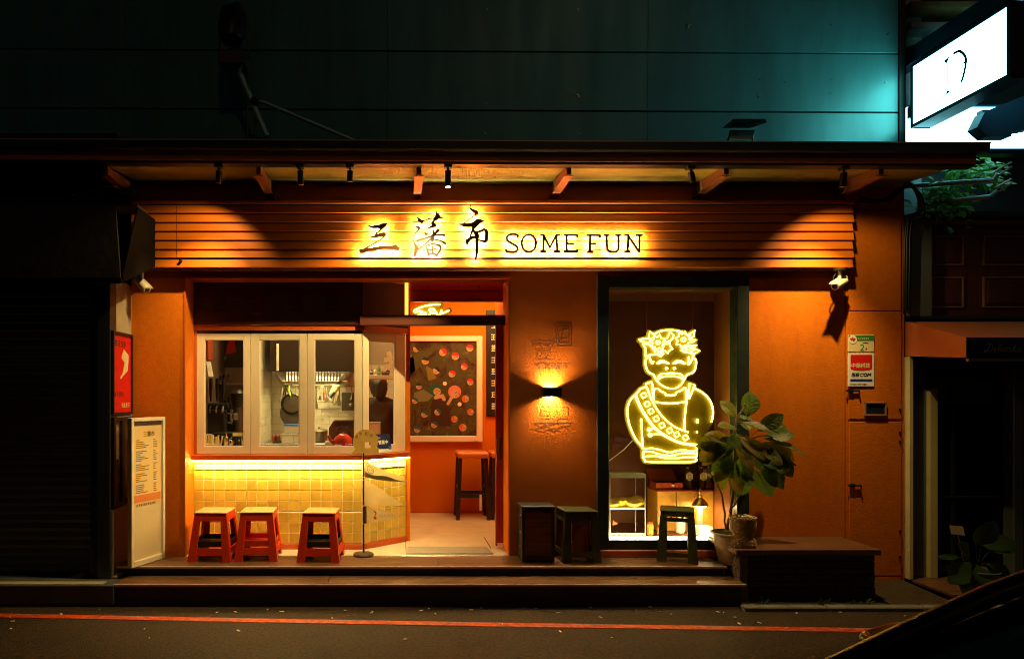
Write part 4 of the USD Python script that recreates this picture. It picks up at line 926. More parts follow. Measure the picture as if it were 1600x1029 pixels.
for p in ([(345, 72), (405, 46), (420, 64), (425, 150), (436, 245)], [(440, 130), (438, 250)], [(440, 128), (480, 116), (520, 150), (562, 166), (576, 190), (670, 190), (690, 160), (740, 140), (792, 112), (800, 250), (785, 400), (776, 575)],
          [(225, 195), (170, 260), (145, 350), (155, 470), (190, 580), (240, 680), (308, 760)], [(360, 95), (400, 210), (450, 310), (520, 410), (600, 490), (690, 552), (822, 602)], [(235, 190), (290, 122), (360, 95)],
          [(450, 264), (560, 280), (680, 280), (795, 262)], [(870, 110), (960, 150), (1040, 220), (1085, 310), (1095, 400), (1078, 490)],
          [(328, 788), (420, 780), (520, 800), (610, 826), (700, 806), (780, 800), (850, 812), (912, 800), (908, 748)], [(330, 820), (318, 868), (342, 915), (395, 930), (860, 930), (905, 880), (916, 822)],
          [(318, 815), (420, 820), (520, 850), (640, 860), (720, 840), (800, 834), (905, 842)], [(328, 872), (450, 866), (550, 886), (680, 890), (800, 876), (902, 876)], [(385, 572), (440, 560), (505, 600)], [(400, 632), (460, 622), (560, 628)]):
    neon.append((B(p), False, len(p) > 3, T1))
neon.append((B([(235, 190), (275, 290), (330, 390), (420, 520), (520, 610), (640, 680), (760, 725), (940, 747)]), False, True, T1 * 1.6))
neon.append((B([(300, 450), (314, 785)]), False, False, T1)); neon.append((B([(922, 455), (922, 500)]), False, False, T1 * 1.3)); neon.append((B([(916, 590), (916, 612)]), False, False, T1))
neon.append((B([(836, 58), (895, 78), (828, 235), (815, 228)]), True, False, T1))
for (x, y) in ((327, 193), (365, 290), (407, 370), (465, 453), (530, 525), (615, 583), (693, 628), (790, 662)): neon.append((B(star(x, y, 34, 26, 4, .3)), True, False, T1 * .85))
for (x, y) in ((388, 572), (398, 632)): neon.append((B(ring(x, y, 16, 8)), True, False, T1))
cover = []
for pts, closed, sm, r in neon:
    p = spline(pts, 5, closed) if sm or len(pts) >= 12 and closed is True and r == T1 else np.array(pts, float)
    w = np.array([at(u, v, ND) for u, v in p])
    obj("neon_tube", tube(w, r * ND / F, 7, closed), e_neon, NE, smooth=True)
    cover.append((LineString([(q[0], q[2]) for q in w] + ([(w[0][0], w[0][2])] if closed else []))).buffer(.026))
bodyp = [Polygon([at(*q, ND)[[0, 2]] for q in B(l)]).buffer(.02) for l in ([(225, 190), (290, 122), (360, 90), (640, 110), (870, 110), (1040, 220), (1095, 400), (1078, 500), (1000, 640), (940, 747), (916, 820), (880, 930), (380, 930), (318, 868), (308, 760), (190, 580), (145, 350), (170, 260)],)]
g = unary_union(cover + bodyp); g = unary_union([Polygon(q.exterior) for q in getattr(g, "geoms", [g])]).buffer(.012).buffer(-.016).simplify(.001)
obj("acrylic_backing", prism(g, ND - 6 + .020, ND - 6 + .026), m_neonplate, NE)
for (u, w) in ((1012, .004), (1084, .0025)):
    c = at(u, 516, ND); t = f3 + .003
    obj("hanging_cord", tube([(c[0], c[1] + .02, c[2]), (c[0] - .004, c[1] + .02, (c[2] + t) / 2), (c[0] + .002, c[1] + .02, t)], w, 6), m_rafter, NE)
obj("power_cable", tube([at(990, 686, 6.2), at(975, 702, 6.15), at(955, 717, 6.1), at(948, 722, 6.06)], .004, 6), m_paper, NE)

DC = thing("acrylic_display_case", "clear two shelf acrylic case holding yellow buns at the left of the display window", "display case", at(982, 842, 6.2))
d0, d1 = at(953, 838, 6.14), at(1009, 741, 6.14)
ya, yb = .14, .40
zt, zb_, zm = d1[2], f2 - .008, PZ(793, 6.14)
obj("side_panel", [bx(d0[0], d0[0] + .004, ya, yb, zb_, zt), bx(d1[0] - .004, d1[0], ya, yb, zb_, zt)], m_acryl, DC)
obj("front_panel", bx(d0[0] + .004, d1[0] - .004, ya, ya + .004, zb_, zt - .006), m_acryl, DC)
obj("top_panel", bx(d0[0], d1[0], ya, yb, zt, zt + .006), m_acryledge, DC)
obj("shelf", bx(d0[0] + .004, d1[0] - .004, ya + .006, yb, zm - .006, zm), m_acryl, DC)
obj("edge_strip", [bx(x, x + .008, y, y + .008, zb_, zt) for x in (d0[0] - .002, d1[0] - .006) for y in (ya - .002, yb - .008)] + [bx(d0[0], d1[0], ya - .003, ya + .005, zt - .03, zt - .0005)], m_acryledge, DC)
obj("floor_panel", bx(d0[0] + .004, d1[0] - .004, ya + .006, yb, zb_, zb_ + .006), m_acryl, DC)
obj("shelf_light", bx(d0[0] + .01, d1[0] - .01, ya + .006, ya + .014, zm - .010, zm - .0065), e_wled, DC)
obj("shelf_light", bx(d0[0] + .006, d0[0] + .012, ya + .02, ya + .03, zm + .004, zt - .01), e_strip, DC)
for i, (u, v, r) in enumerate([(958, 787, 9), (969, 788, 8), (978, 787, 8), (990, 785, 10), (998, 787, 8), (984, 781, 7), (972, 781, 7), (962, 781, 7), (995, 779, 8)]):
    m = trimesh.creation.icosphere(2, r * 6.2 / F); m.apply_scale((1.15, 1, .72)); p = at(u, v, 6.2 + .06 * (i % 3)); m.apply_translation((p[0], p[1], max(p[2], zm + r * 6.2 / F * .7)))
    tag(obj("bun", m, m_yellow, smooth=True), "yellow bun, " + ["leftmost of the front row", "second from the left of the front row", "third from the left of the front row", "largest and fourth of the front row", "rightmost of the front row", "middle of the back row", "second from the left of the back row", "leftmost of the back row", "rightmost of the back row"][i] + " in the acrylic case", "bun", "buns on the shelf of the acrylic case")
tag(obj("paper_sign", prism(Polygon([at(958, 812, 6.3)[[0, 2]], at(966, 818, 6.3)[[0, 2]], at(957, 820, 6.3)[[0, 2]]]), .30, .302), m_orangeprint), "small orange paper triangle inside the lower shelf of the acrylic case", "paper")

WB = thing("amber_wooden_crate", "amber wooden crate standing on end on the floor of the display window", "crate", at(1067, 842, 6.45))
w0, w1 = at(1026, 838, 6.45), at(1114, 767, 6.45)
for i, (a, b) in enumerate(((0, .335), (.34, .665), (.67, 1))):
    xa, xb = w0[0] + (w1[0] - w0[0]) * a, w0[0] + (w1[0] - w0[0]) * b
    obj("board", bx(xa + .001, xb - .001, .43, .45, f2 - .01, w1[2], .003), m_sack, WB)
obj("lid", bx(w0[0] - .005, w1[0] + .005, .425, .70, w1[2], w1[2] + .014, .003), m_redbox, WB)
obj("side_board", [bx(w0[0], w0[0] + .012, .45, .70, f2 - .01, w1[2]), bx(w1[0] - .012, w1[0], .45, .70, f2 - .01, w1[2]), bx(w0[0], w1[0], .688, .70, f2 - .01, w1[2])], m_sack, WB)
RB = thing("red_trinket_box", "open red lacquered trinket box on the left end of the amber crate", "box", at(1044, 763, 6.47))
r0, r1, r2 = at(1024, 764, 6.47), at(1066, 754, 6.47), at(1062, 737, 6.5)
zz = w1[2] + .0145
obj("box_base", [bx(r0[0], r1[0], .45, .46, zz, zz + .065), bx(r0[0], r0[0] + .01, .46, .62, zz, zz + .065), bx(r1[0] - .01, r1[0], .46, .62, zz, zz + .065), bx(r0[0], r1[0], .61, .62, zz, zz + .065), bx(r0[0] + .01, r1[0] - .01, .46, .61, zz, zz + .01)], m_redbox, RB)
obj("box_lid", hull_of([(r0[0], .60, zz + .07), (r1[0], .60, zz + .07), (r0[0] - .01, .66, zz + .17), (r1[0] - .02, .66, zz + .17), (r0[0], .62, zz + .07), (r1[0], .62, zz + .07), (r0[0] - .01, .68, zz + .17), (r1[0] - .02, .68, zz + .17)]), m_redbox, RB)
obj("clasp", trimesh.creation.icosphere(1, .013).apply_translation(((r0[0] + r1[0]) / 2 + .03, .446, zz + .045)), m_steel, RB)
m_bottle = M("brown_bottle_glass", (.035, .012, .004), .12, coat=.5)
m_hexlab = M("gold_hexagon_label", (.68, .50, .16), .5)
for i, u in enumerate((1075, 1096.5)):
    c = at(u, 763, 6.50); r = .034
    BT = thing("brown_bottle", ["brown bottle with a hexagonal gold label, left one beside the red box", "brown bottle with a hexagonal gold label, right one nearer the fig leaves"][i], "bottle", (c[0], .50, zz), 0, "labelled bottles on the amber crate")
    hB = PZ(729, 6.5) - zz
    obj("bottle_glass", lathe([(r * .9, zz), (r, zz + .006), (r, zz + hB * .60), (r * .45, zz + hB * .76), (r * .36, zz + hB * .95)], 18, (c[0], .50, 0)), m_bottle, BT, smooth=40)
    obj("cap", lathe([(r * .42, zz + hB * .93), (r * .42, zz + hB)], 14, (c[0], .50, 0)), m_redbox, BT)
    hx = Polygon([(c[0] + .036 * math.cos(a), PZ(743, 6.5) + .044 * math.sin(a)) for a in np.arange(6) * math.pi / 3 + math.pi / 6])
    lb = obj("label_plate", prism(hx, .50 - r - .006, .50 - r - .001), m_hexlab, BT)
    obj("label_print", prism(Point(c[0], PZ(743, 6.5)).buffer(.017).difference(Point(c[0], PZ(743, 6.5)).buffer(.012)).union(sbox(c[0] - .02, PZ(743, 6.5) - .027, c[0] + .02, PZ(743, 6.5) - .023)), .50 - r - .0075, .50 - r - .0062), m_ink, lb)
LMP = thing("display_lantern", "small brass lamp on a pale stand before the amber crate", "lamp", at(1094, 838, 6.3))
c = at(1094, 838, 6.30); zl0 = f2 - .010
obj("stand", lathe([(.040, zl0), (.040, zl0 + .015), (.022, zl0 + .03), (.020, PZ(794, 6.3)), (.016, PZ(790, 6.3))], 18, (c[0], .30, 0)), m_paper, LMP, smooth=35)
obj("shade", lathe([(.074, PZ(789, 6.3)), (.070, PZ(787, 6.3)), (.040, PZ(780, 6.3)), (.018, PZ(777, 6.3)), (.022, PZ(774, 6.3)), (.011, PZ(771, 6.3)), (.016, PZ(768, 6.3)), (.003, PZ(762, 6.3))], 22, (c[0], .30, 0)), M("brass", (.55, .34, .10), .3, metal=.9), LMP, smooth=35)
obj("bulb", lathe([(.045, PZ(791, 6.3)), (.060, PZ(789.5, 6.3))], 18, (c[0], .30, 0)), e_wled, LMP)
for i, (u, D, r_, hh) in enumerate(((1016, 6.26, .030, .12), (1032, 6.24, .026, .09), (1078, 6.34, .028, .14))):
    x, y = PX(u, D), D - 6; z = f2 - .011
    J_ = thing("amber_jar", ["tall amber jar on the window floor right of the acrylic case", "short amber jar before the left edge of the amber crate", "amber jar between the posy and the brass lamp"][i], "jar", (x, y, z), 0, "amber jars on the display window floor")
    obj("jar_glass", lathe([(r_ * .9, z), (r_, z + .008), (r_, z + hh * .75), (r_ * .7, z + hh * .85)], 18, (x, y, 0)), m_sack, J_, smooth=40)
    obj("lid", lathe([(r_ * .78, z + hh * .85), (r_ * .78, z + hh)], 16, (x, y, 0)), m_redbox, J_)
WG = thing("white_box", "plain white paper box at the right of the display window floor", "box", at(1097, 838, 6.2))
w_ = at(1090, 838, 6.2); 
obj("box_body", bx(w_[0], w_[0] + .115, .16, .26, f2 - .01, PZ(822, 6.2), .003), m_paper, WG)
obj("box_lid", bx(w_[0] - .003, w_[0] + .118, .157, .263, PZ(822, 6.2) - .02, PZ(822, 6.2) + .004, .003), m_paper, WG)
for i, (u, v) in enumerate(((1063, 800), (1106, 762))):
    c = at(u, v, 6.33 if i == 0 else 6.55)
    V_ = thing("posy", ["small pale posy in a white jar before the amber crate", "tall pale dried bouquet in an amber vase at the right end of the crate"][i], "bouquet", (c[0], c[1], f2 - .01 if i == 0 else zz))
    zb0_ = f2 - .01 if i == 0 else zz; zt_ = PZ(800, 6.33) if i == 0 else PZ(748, 6.55)
    obj("jar", lathe([(.030, zb0_), (.042, zb0_ + .02), (.038, zt_ - .03), (.028, zt_ - .02), (.03, zt_)], 18, (c[0], c[1], 0)), m_paper if i == 0 else m_sack, V_, smooth=35)
    ms = []
    for k in range(26):
        a = rng.uniform(0, 6.28); rr = rng.uniform(0, .05)
        ms.append(leaf_mesh((c[0] + .4 * rr * math.cos(a), c[1] + .4 * rr * math.sin(a), zt_ - .005), (math.cos(a) * .5, math.sin(a) * .5, rng.uniform(.6, 1.2)), (0, -1, .2), rng.uniform(.05, .10 if i == 0 else .16), .028, nx=3))
    obj("blooms", ms, m_cream, V_, kind="stuff")

# ================================================================== DINING ROOM THINGS
PC = thing("framed_picture", "white framed painting of many small capped heads on the orange inside wall", "picture", at(694, 690, 8.18))
PD = 8.17
p0, p1 = at(634.5, 690, PD), at(754, 524.5, PD); q0, q1 = at(640.5, 680.5, PD), at(745, 533, PD)
yp = 2.165
obj("frame", [bx(p0[0], q0[0], yp, 2.219, p0[2], p1[2], .006), bx(q1[0], p1[0], yp, 2.219, p0[2], p1[2], .006), bx(q0[0], q1[0], yp + .001, 2.219, p0[2], q0[2], .006), bx(q0[0], q1[0], yp + .001, 2.219, q1[2], p1[2], .006)], m_whitepaint, PC)
m_canvas = usdkit.material(stage, "/World/Looks/painted_canvas", {"g": ("geometry", {}), "n": ("noise_texture", {"scale": 6.5, "detail": 6.0, "roughness": .68, "distortion": 1.2}), "r": ("rgb_ramp", {"ramp": [(.28, (.016, .010, .008)), (.42, (.050, .026, .018)), (.50, (.085, .065, .035)), (.58, (.06, .075, .028)), (.70, (.20, .16, .10)), (.8, (.06, .04, .03))]}),
    "p": ("principled_bsdf", {"roughness": .3})}, [("g.position", "n.vector"), ("n.fac", "r.fac"), ("r.color", "p.base_color")], surface="p.BSDF")
cv = obj("canvas", bx(q0[0], q1[0], yp + .03, 2.218, q0[2], q1[2]), m_canvas, PC)
kp, op = 5.715, (630, 520)
def pic(g, w): return prism(to_m(g, kp, op, 8.19), yp + .03 - w - .0008, yp + .03 - w)
pm_face = M("painted_face", (.52, .34, .22), .45)
caps = {k: M(f"painted_{k}", c, .45) for k, c in {"black": (.02, .018, .018), "red_cap": (.55, .02, .02), "orange_cap": (.62, .12, .02), "teal_cap": (.02, .12, .16), "green_cap": (.02, .09, .05), "pink_cap": (.62, .18, .18), "moss": (.07, .075, .025), "pale_green": (.17, .18, .10), "umber": (.045, .020, .014), "yellow": (.20, .15, .03)}.items()}
for (pts, k) in (([(60, 230), (180, 160), (250, 170), (180, 260), (60, 380)], "moss"), ([(210, 300), (260, 330), (290, 400), (230, 420)], "yellow"), ([(100, 540), (180, 510), (260, 560), (220, 600), (100, 610)], "pale_green"), ([(260, 600), (400, 590), (430, 830), (250, 820)], "umber"), ([(55, 190), (90, 230), (100, 330), (60, 380)], "yellow")):
    obj("painted_patch", pic(Polygon(pts).buffer(6), .0002), caps[k], cv)
for (x, y, k) in ((115, 142, "black"), (198, 248, "black"), (298, 335, "black"), (140, 475, "black"), (355, 172, "red_cap"), (466, 207, "red_cap"), (595, 135, "red_cap"), (545, 300, "red_cap"), (436, 365, "red_cap"), (600, 437, "red_cap"), (556, 587, "orange_cap"), (602, 705, "orange_cap"), (458, 768, "orange_cap"), (533, 843, "orange_cap"), (105, 605, "teal_cap"), (190, 725, "teal_cap"), (307, 705, "teal_cap"), (278, 818, "teal_cap"), (124, 862, "teal_cap")):
    r = rng.uniform(26, 33)
    hd = obj("painted_head", pic(Point(x, y).buffer(r, 8), .0012), pm_face, cv)
    up = (-25 if k != "orange_cap" else 65) + rng.uniform(-28, 28)
    cp = Point(x, y).buffer(r + 2, 8).intersection(affinity.rotate(sbox(x - 50, y - 50, x + 50, y - 4), -up, origin=(x, y)))
    obj("painted_cap", pic(cp, .0022), caps[k], hd)
    obj("painted_features", pic(unary_union([LineString([(x + 2, y + 8), (x + 22, y + 6)]).buffer(2), LineString([(x - 14, y + 12), (x - 4, y + 12)]).buffer(2)]), .0022), caps["black"], hd)
for (x, y, r, k) in ((285, 505, 55, "green_cap"), (460, 525, 58, "pink_cap")):
    hd = obj("painted_head", pic(Point(x, y).buffer(r, 10), .0014), caps[k], cv)
    obj("painted_face", pic(Point(x + (18 if k == "green_cap" else 0), y + 18).buffer(r * .6, 8), .0024), pm_face, hd)
    obj("painted_features", pic(unary_union([LineString([(x + 0, y + 10), (x + 22, y + 2)]).buffer(2.5), LineString([(x + 30, y + 10), (x + 45, y + 18)]).buffer(2.5), LineString([(x + 5, y + 36), (x + 25, y + 32)]).buffer(2)]), .0034), caps["black"], hd)
obj("painted_hands", pic(unary_union([LineString([(290, 575), (350, 560), (365, 590)]).buffer(16), LineString([(430, 580), (400, 630)]).buffer(13)]), .0036), pm_face, cv)
for (x, y) in ((372, 450), (504, 635)): obj("painted_ball", pic(Point(x, y).buffer(18), .0016), m_paper, cv)

BS = thing("bar_stool", "tall bar stool with orange cushion and black legs under the framed picture", "bar stool", at(737, 800, 7.9), 0, "bar stools inside the dining room")
bsx, bsy = PX(735, 7.9), 1.9
Hs = PZ(706, 7.75) - DECK
def bar(o):
    obj("cushion", bx(o[0] - .185, o[0] + .185, o[1] - .17, o[1] + .17, DECK + Hs - .07, DECK + Hs, .018), m_orangeseat, BS)
    for sx in (-1, 1):
        for sy in (-1, 1):
            t, b = np.array([o[0] + sx * .145, o[1] + sy * .13, DECK + Hs - .07]), np.array([o[0] + sx * .175, o[1] + sy * .165, DECK])
            obj("leg", hull_of([t + [a, c, 0] for a in (-.022, .022) for c in (-.022, .022)] + [b + [a, c, 0] for a in (-.020, .020) for c in (-.020, .020)]), m_woodleg, BS)
    for sy in (-1, 1): obj("rung", bx(o[0] - .15, o[0] + .15, o[1] + sy * .15 - .012, o[1] + sy * .15 + .012, DECK + .25, DECK + .29), m_woodleg, BS)
    for sx in (-1, 1): obj("rung", bx(o[0] + sx * .16 - .012, o[0] + sx * .16 + .012, o[1] - .14, o[1] + .14, DECK + .34, DECK + .375), m_woodleg, BS)
bar((at(737, 800, 7.9)[0], 1.9))
o_ = origin[BS][0]
dup(BS, (o_[0] + .395, o_[1] + .02, o_[2]), 0, "second bar stool with orange cushion, half hidden behind the sliding door edge")
tgl = thing("price_tag", "white paper tag hanging from the bar stool leg", "tag", at(751, 770, 7.7))
obj("paper", bx(PX(749, 7.68), PX(752.5, 7.68), 1.665, 1.669, PZ(797, 7.68), PZ(772, 7.68)), m_paper, tgl)
obj("string", cyl((PX(751, 7.68), 1.667, PZ(772, 7.68)), (PX(750, 7.68), 1.69, PZ(764, 7.68)), .002, 5), m_ink, tgl)
VB = thing("vertical_menu_board", "tall black framed board with a column of white characters beside the picture", "sign", at(768, 650, 8.2))
v0, v1 = at(760, 650, 8.19), at(789, 484, 8.19)
vb_ = obj("panel", bx(v0[0], v1[0], 2.19, 2.219, v0[2], v1[2], .004), m_black, VB)
for i in range(8):
    z = PZ(508 + i * 18.0, 8.19)
    obj("character", prism(affinity.translate(marks(1, .085, 30 + i), PX(767.3, 8.19), z - .04), 2.1865, 2.1892), m_paper, vb_)
NS = thing("neon_script_sign", "small glowing yellow neon script hanging above the door beam", "neon sign", at(672, 485, 6.75))
cur = [(1090, 245), (950, 243), (800, 265), (620, 310), (480, 370), (430, 410), (470, 438), (580, 410), (640, 425), (600, 480), (520, 530), (470, 570)]
cur2 = [(520, 560), (590, 470), (610, 560), (690, 470), (720, 440), (740, 540), (800, 510), (850, 440), (800, 375), (870, 350), (940, 375), (900, 470), (980, 430), (1020, 560), (1090, 470), (1120, 380), (1110, 470), (1180, 450), (1310, 390)]
cov = []
for cc in (cur, cur2):
    w = np.array([at(620 + x / 16, 460 + y / 16, 6.75) for x, y in spline(cc, 5)])
    obj("neon_tube", tube(w, .0085, 7), e_neon, NS, smooth=True)
    cov.append(LineString([(p[0], p[2]) for p in w]).buffer(.03))
g = unary_union(cov); g = Polygon(max(getattr(g, "geoms", [g]), key=lambda q: q.area).exterior).simplify(.001)
obj("acrylic_backing", prism(g, .772, .778), m_neonplate, NS)
for u in (650, 695): obj("hanging_wire", cyl((PX(u, 6.75), .775, PZ(480, 6.75)), (PX(u, 6.75), .775, 2.955), .002, 5), m_steel, NS)

# ================================================================== KITCHEN THINGS
KC = thing("kitchen_counter", "steel kitchen worktop along the tiled back wall", "counter", (-.8, 1.85, DECK))
kz = PZ(692, 7.6)
obj("worktop", bx(kx0, .085, 1.55, 2.19, kz - .03, kz, .004), m_steel, KC)
obj("cabinet", bx(kx0, .085, 1.62, 2.19, DECK, kz - .03), m_darksteel, KC)
HD = thing("range_hood", "steel extractor hood with slatted filters above the kitchen worktop", "extractor hood", (-.95, 1.85, 1.8))
h0, h1, hz0, hz1, hz2 = PX(427, 7.5), PX(543, 7.5), PZ(597, 7.5), PZ(580, 7.5), PZ(520, 7.5)
obj("hood_box", bx(h0 - .05, h1 + .10, 1.56, 2.19, hz1, hz2 + .3, .006), M("smoked_steel", (.045, .032, .022), .3, metal=.5), HD)
obj("lip", bx(h0 + .10, h1 + .0, 1.50, 1.53, hz0 - .02, hz0 + .012, .003), m_steel, HD)
for s, x in ((-1, h0), (1, h1)):
    obj("cheek", hull_of([(x - .02, 1.5, hz1), (x + .02, 1.5, hz1), (x - .02 - s * .10, 1.50, hz0 - .02), (x + .02 - s * .10, 1.50, hz0 - .02), (x - .02, 2.19, hz1), (x + .02, 2.19, hz1), (x - .02 - s * .1, 2.19, hz0 - .02), (x + .02 - s * .1, 2.19, hz0 - .02)]), m_steel, HD)
for i in range(19):
    x = h0 + .13 + i * (h1 - h0 - .22) / 18
    obj("filter_slat", hull_of([(x - .011, 1.56, hz0 + .012), (x + .006, 1.56, hz0 + .012), (x - .011, 1.545, hz1), (x + .006, 1.545, hz1), (x + .011, 1.60, hz0 + .012), (x + .011, 1.60, hz1)]), m_steel, HD)
obj("hood_lamp", bx(h0 + .15, h1 - .1, 1.72, 1.86, hz0 + .05, hz0 + .06), e_hood, HD)
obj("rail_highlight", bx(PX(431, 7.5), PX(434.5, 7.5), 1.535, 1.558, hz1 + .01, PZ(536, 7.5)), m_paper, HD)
RAIL = thing("utensil_rail", "thin rail on the kitchen tiles with hanging utensils hooks", "rail", at(480, 605, 8.1))
obj("bar", cyl(at(440, 603, 8.12), at(552, 603, 8.12), .006, 8), m_steel, RAIL)
def hang(name, label, cat, u, v, parts, D=8.08):
    T = thing(name, label, cat, at(u, v, D))
    for nm, mesh, mat in parts: obj(nm, mesh, mat, T, smooth=35)
def disc_y(c, r, t, n=22): return tube([c + [0, t / 2, 0], c - [0, t / 2, 0]], r, n)
hang("frying_pan", "black frying pan hanging on the kitchen tiles", "pan", 456, 625, [("pan", tube([at(456, 631, 8.08) + [0, .02, 0], at(456, 631, 8.08) + [0, .0, 0], at(456, 631, 8.08) + [0, -.04, 0]], [.085, .11, .125], 22), m_black), ("pan_inside", disc_y(at(456, 631, 8.03), .10, .006), m_darksteel), ("handle", cyl(at(456, 617, 8.06), at(450, 602, 8.06), .011), m_black)])
hang("wok", "large dull wok hanging low on the kitchen tiles", "wok", 457, 645, [("bowl", tube([at(460, 645, 8.16), at(460, 645, 8.12), at(460, 645, 8.06)], [.05, .14, .17], 24), m_darksteel), ("loop_handle", tube([at(443, 640, 8.1), at(441, 620, 8.1), at(446, 606, 8.1), at(450, 612, 8.1)], .010, 6), m_darksteel)])
hang("tongs", "bright yellow green tongs hanging above the frying pan", "tongs", 453, 612, [("arm", tube([at(452, 600, 8.0), at(451, 610, 8.0), at(454, 618, 8.0)], [.012, .016, .008], 8), M("lime_plastic", (.45, .55, .05), .4)), ("tip", cyl(at(453, 617, 8.0), at(452, 624, 8.0), .007), m_black)])
hang("ladle", "red handled ladle hanging on the kitchen tiles", "ladle", 505, 612, [("handle", cyl(at(506, 612, 8.05), at(506, 625, 8.05), .010), m_redplastic), ("shaft", cyl(at(505, 600, 8.05), at(506, 613, 8.05), .006), m_steel), ("bowl", disc_y(at(503, 604, 8.06), .028, .02), m_steel)])
hang("whisk_bundle", "bunch of pale utensils hanging under the right end of the hood", "utensils", 522, 610, [("head", tube([at(520, 597, 8.0), at(526, 603, 8.0), at(521, 610, 8.0), at(517, 617, 8.0)], [.02, .05, .035, .03], 10), m_cream), ("blade", tube([at(522, 612, 7.98), at(515, 620, 7.98)], [.02, .03], 8), m_black), ("cloth", tube([at(528, 610, 8.02), at(524, 624, 8.02), at(522, 633, 8.02)], [.025, .035, .01], 8), m_beige)])
hang("wall_cabinet", "grey steel wall cabinet with a round knob at the right of the kitchen tiles", "cabinet", 543, 640, [("door", bx(PX(534, 8.1), PX(560, 8.1), 2.08, 2.19, PZ(641, 8.1), PZ(613, 8.1), .004), m_darksteel), ("knob", trimesh.creation.icosphere(2, .018).apply_translation(at(548, 632, 8.06)), m_steel)])
for i, (u, ln, kind_) in enumerate(((441, 22, 0), (446, 15, 1), (462, 24, 2), (468, 16, 0), (494, 26, 1), (499, 14, 2), (511, 20, 0), (530, 22, 1), (549, 13, 2))):
    a, b = at(u, 604, 8.07), at(u + (i % 3 - 1), 604 + ln, 8.05)
    parts_ = [("handle", tube([a, b], .007, 6), [m_steel, m_black, m_beige][kind_])]
    parts_.append(("head", [disc_y(b, .028, .012), bx(b[0] - .022, b[0] + .022, b[1] - .004, b[1] + .004, b[2] - .06, b[2]), tube([b, b - [0, 0, .05]], [.008, .022], 8)][kind_], [m_steel, m_steel, m_black][kind_]))
    hang("kitchen_utensil", ["round steel skimmer, leftmost on the rail", "steel turner second from the left on the rail", "black tipped brush right of the frying pan", "short steel skimmer at the right side of the second sash", "long steel turner at the left edge of the third sash", "short black tipped brush left of the red ladle", "steel skimmer right of the red ladle", "steel turner beside the pale utensil bunch", "short black tipped brush at the right end of the rail"][i], "utensil", u, 604, parts_, 8.07)
def box_thing(name, label, cat, parts, base, group=None):
    T = thing(name, label, cat, base, 0, group)
    for nm, mesh, mat in parts: obj(nm, mesh, mat, T)
m_clear = M("milky_plastic", (.66, .64, .55), .3)
for i, (u0, u1, v0_, v1_) in enumerate(((436, 455, 692, 679), (455, 471, 692, 678), (440, 472, 677, 662))):
    a, b = at(u0, v0_, 7.45), at(u1, v1_, 7.45)
    lift = 0 if i < 2 else .0
    y_ = 1.60
    z_a = kz if i < 2 else kz + .105
    box_thing("food_container", ["milky food container at the lower left of the stack on the worktop", "milky food container at the lower right of the stack on the worktop", "milky food container with a blue lid on top of the stack"][i], "container",
        [("tub", bx(a[0], b[0], y_, y_ + .16, z_a, z_a + .09, .008), m_clear), ("lid", bx(a[0] - .004, b[0] + .004, y_ - .004, y_ + .164, z_a + .09, z_a + .104, .003), m_cardblue if i == 2 else m_clear)], ((a[0] + b[0]) / 2, y_ + .08, z_a))
box_thing("brown_board", "dark red brown serving board leaning at the right of the worktop", "board", [("board", hull_of([at(514, 697, 7.3), at(514, 668, 7.35), at(521, 657, 7.36), at(560, 657, 7.36), at(560, 697, 7.3)] + [p + [0, .02, 0] for p in (at(514, 697, 7.3), at(514, 668, 7.35), at(521, 657, 7.36), at(560, 657, 7.36), at(560, 697, 7.3))]), M("dark_board", (.075, .020, .010), .35)), ("steel_edge", bx(PX(522, 7.3), PX(556, 7.3), 1.33, 1.38, PZ(657, 7.3), PZ(655.5, 7.3)), m_steel)], at(535, 697, 7.3))
tb = thing("serving_shelf", "dark shelf behind the serving window holding cups and the kettle", "shelf", (-.9, .7, 1.2))
szh = zs1 + .002
obj("shelf_board", bx(a0[0] + .05, -.33, .40, .95, zs1 + .0005, szh + .02, .003), m_darksteel, tb)
szh += .0205
def pot(name, label, cat, u, D, r, hgt, mat, lidmat=None, spout=False):
    x = PX(u, D); y = D - 6
    T = thing(name, label, cat, (x, y, szh))
    obj("body", lathe([(r * .75, szh), (r, szh + hgt * .25), (r * .95, szh + hgt * .7), (r * .6, szh + hgt * .95)], 20, (x, y, 0)), mat, T, smooth=40)
    obj("lid", lathe([(r * .62, szh + hgt * .93), (r * .4, szh + hgt * 1.05), (r * .1, szh + hgt * 1.08), (r * .12, szh + hgt * 1.18)], 16, (x, y, 0)), lidmat or mat, T, smooth=40)
    if spout:
        obj("spout", tube([(x - r * .8, y - .02, szh + hgt * .35), (x - r * 1.3, y - .03, szh + hgt * .6), (x - r * 1.5, y - .03, szh + hgt * .95)], [r * .25, r * .16, r * .12], 8), mat, T, smooth=True)
        obj("handle", tube(spline([(x - r * .6, y, szh + hgt * .95), (x - r * .3, y, szh + hgt * 1.5), (x + r * .4, y, szh + hgt * 1.5), (x + r * .7, y, szh + hgt * .9)], 5), r * .08, 6), m_black, T)
m_redenam = M("red_enamel", (.55, .035, .012), .18, coat=.6)
pot("kettle", "glossy red enamel kettle on the shelf behind the third sash", "kettle", 536, 6.72, .095, .135, m_redenam, spout=True)
pot("sugar_jar", "small white lidded jar left of the red kettle", "jar", 514, 6.8, .045, .075, m_paper, m_black)
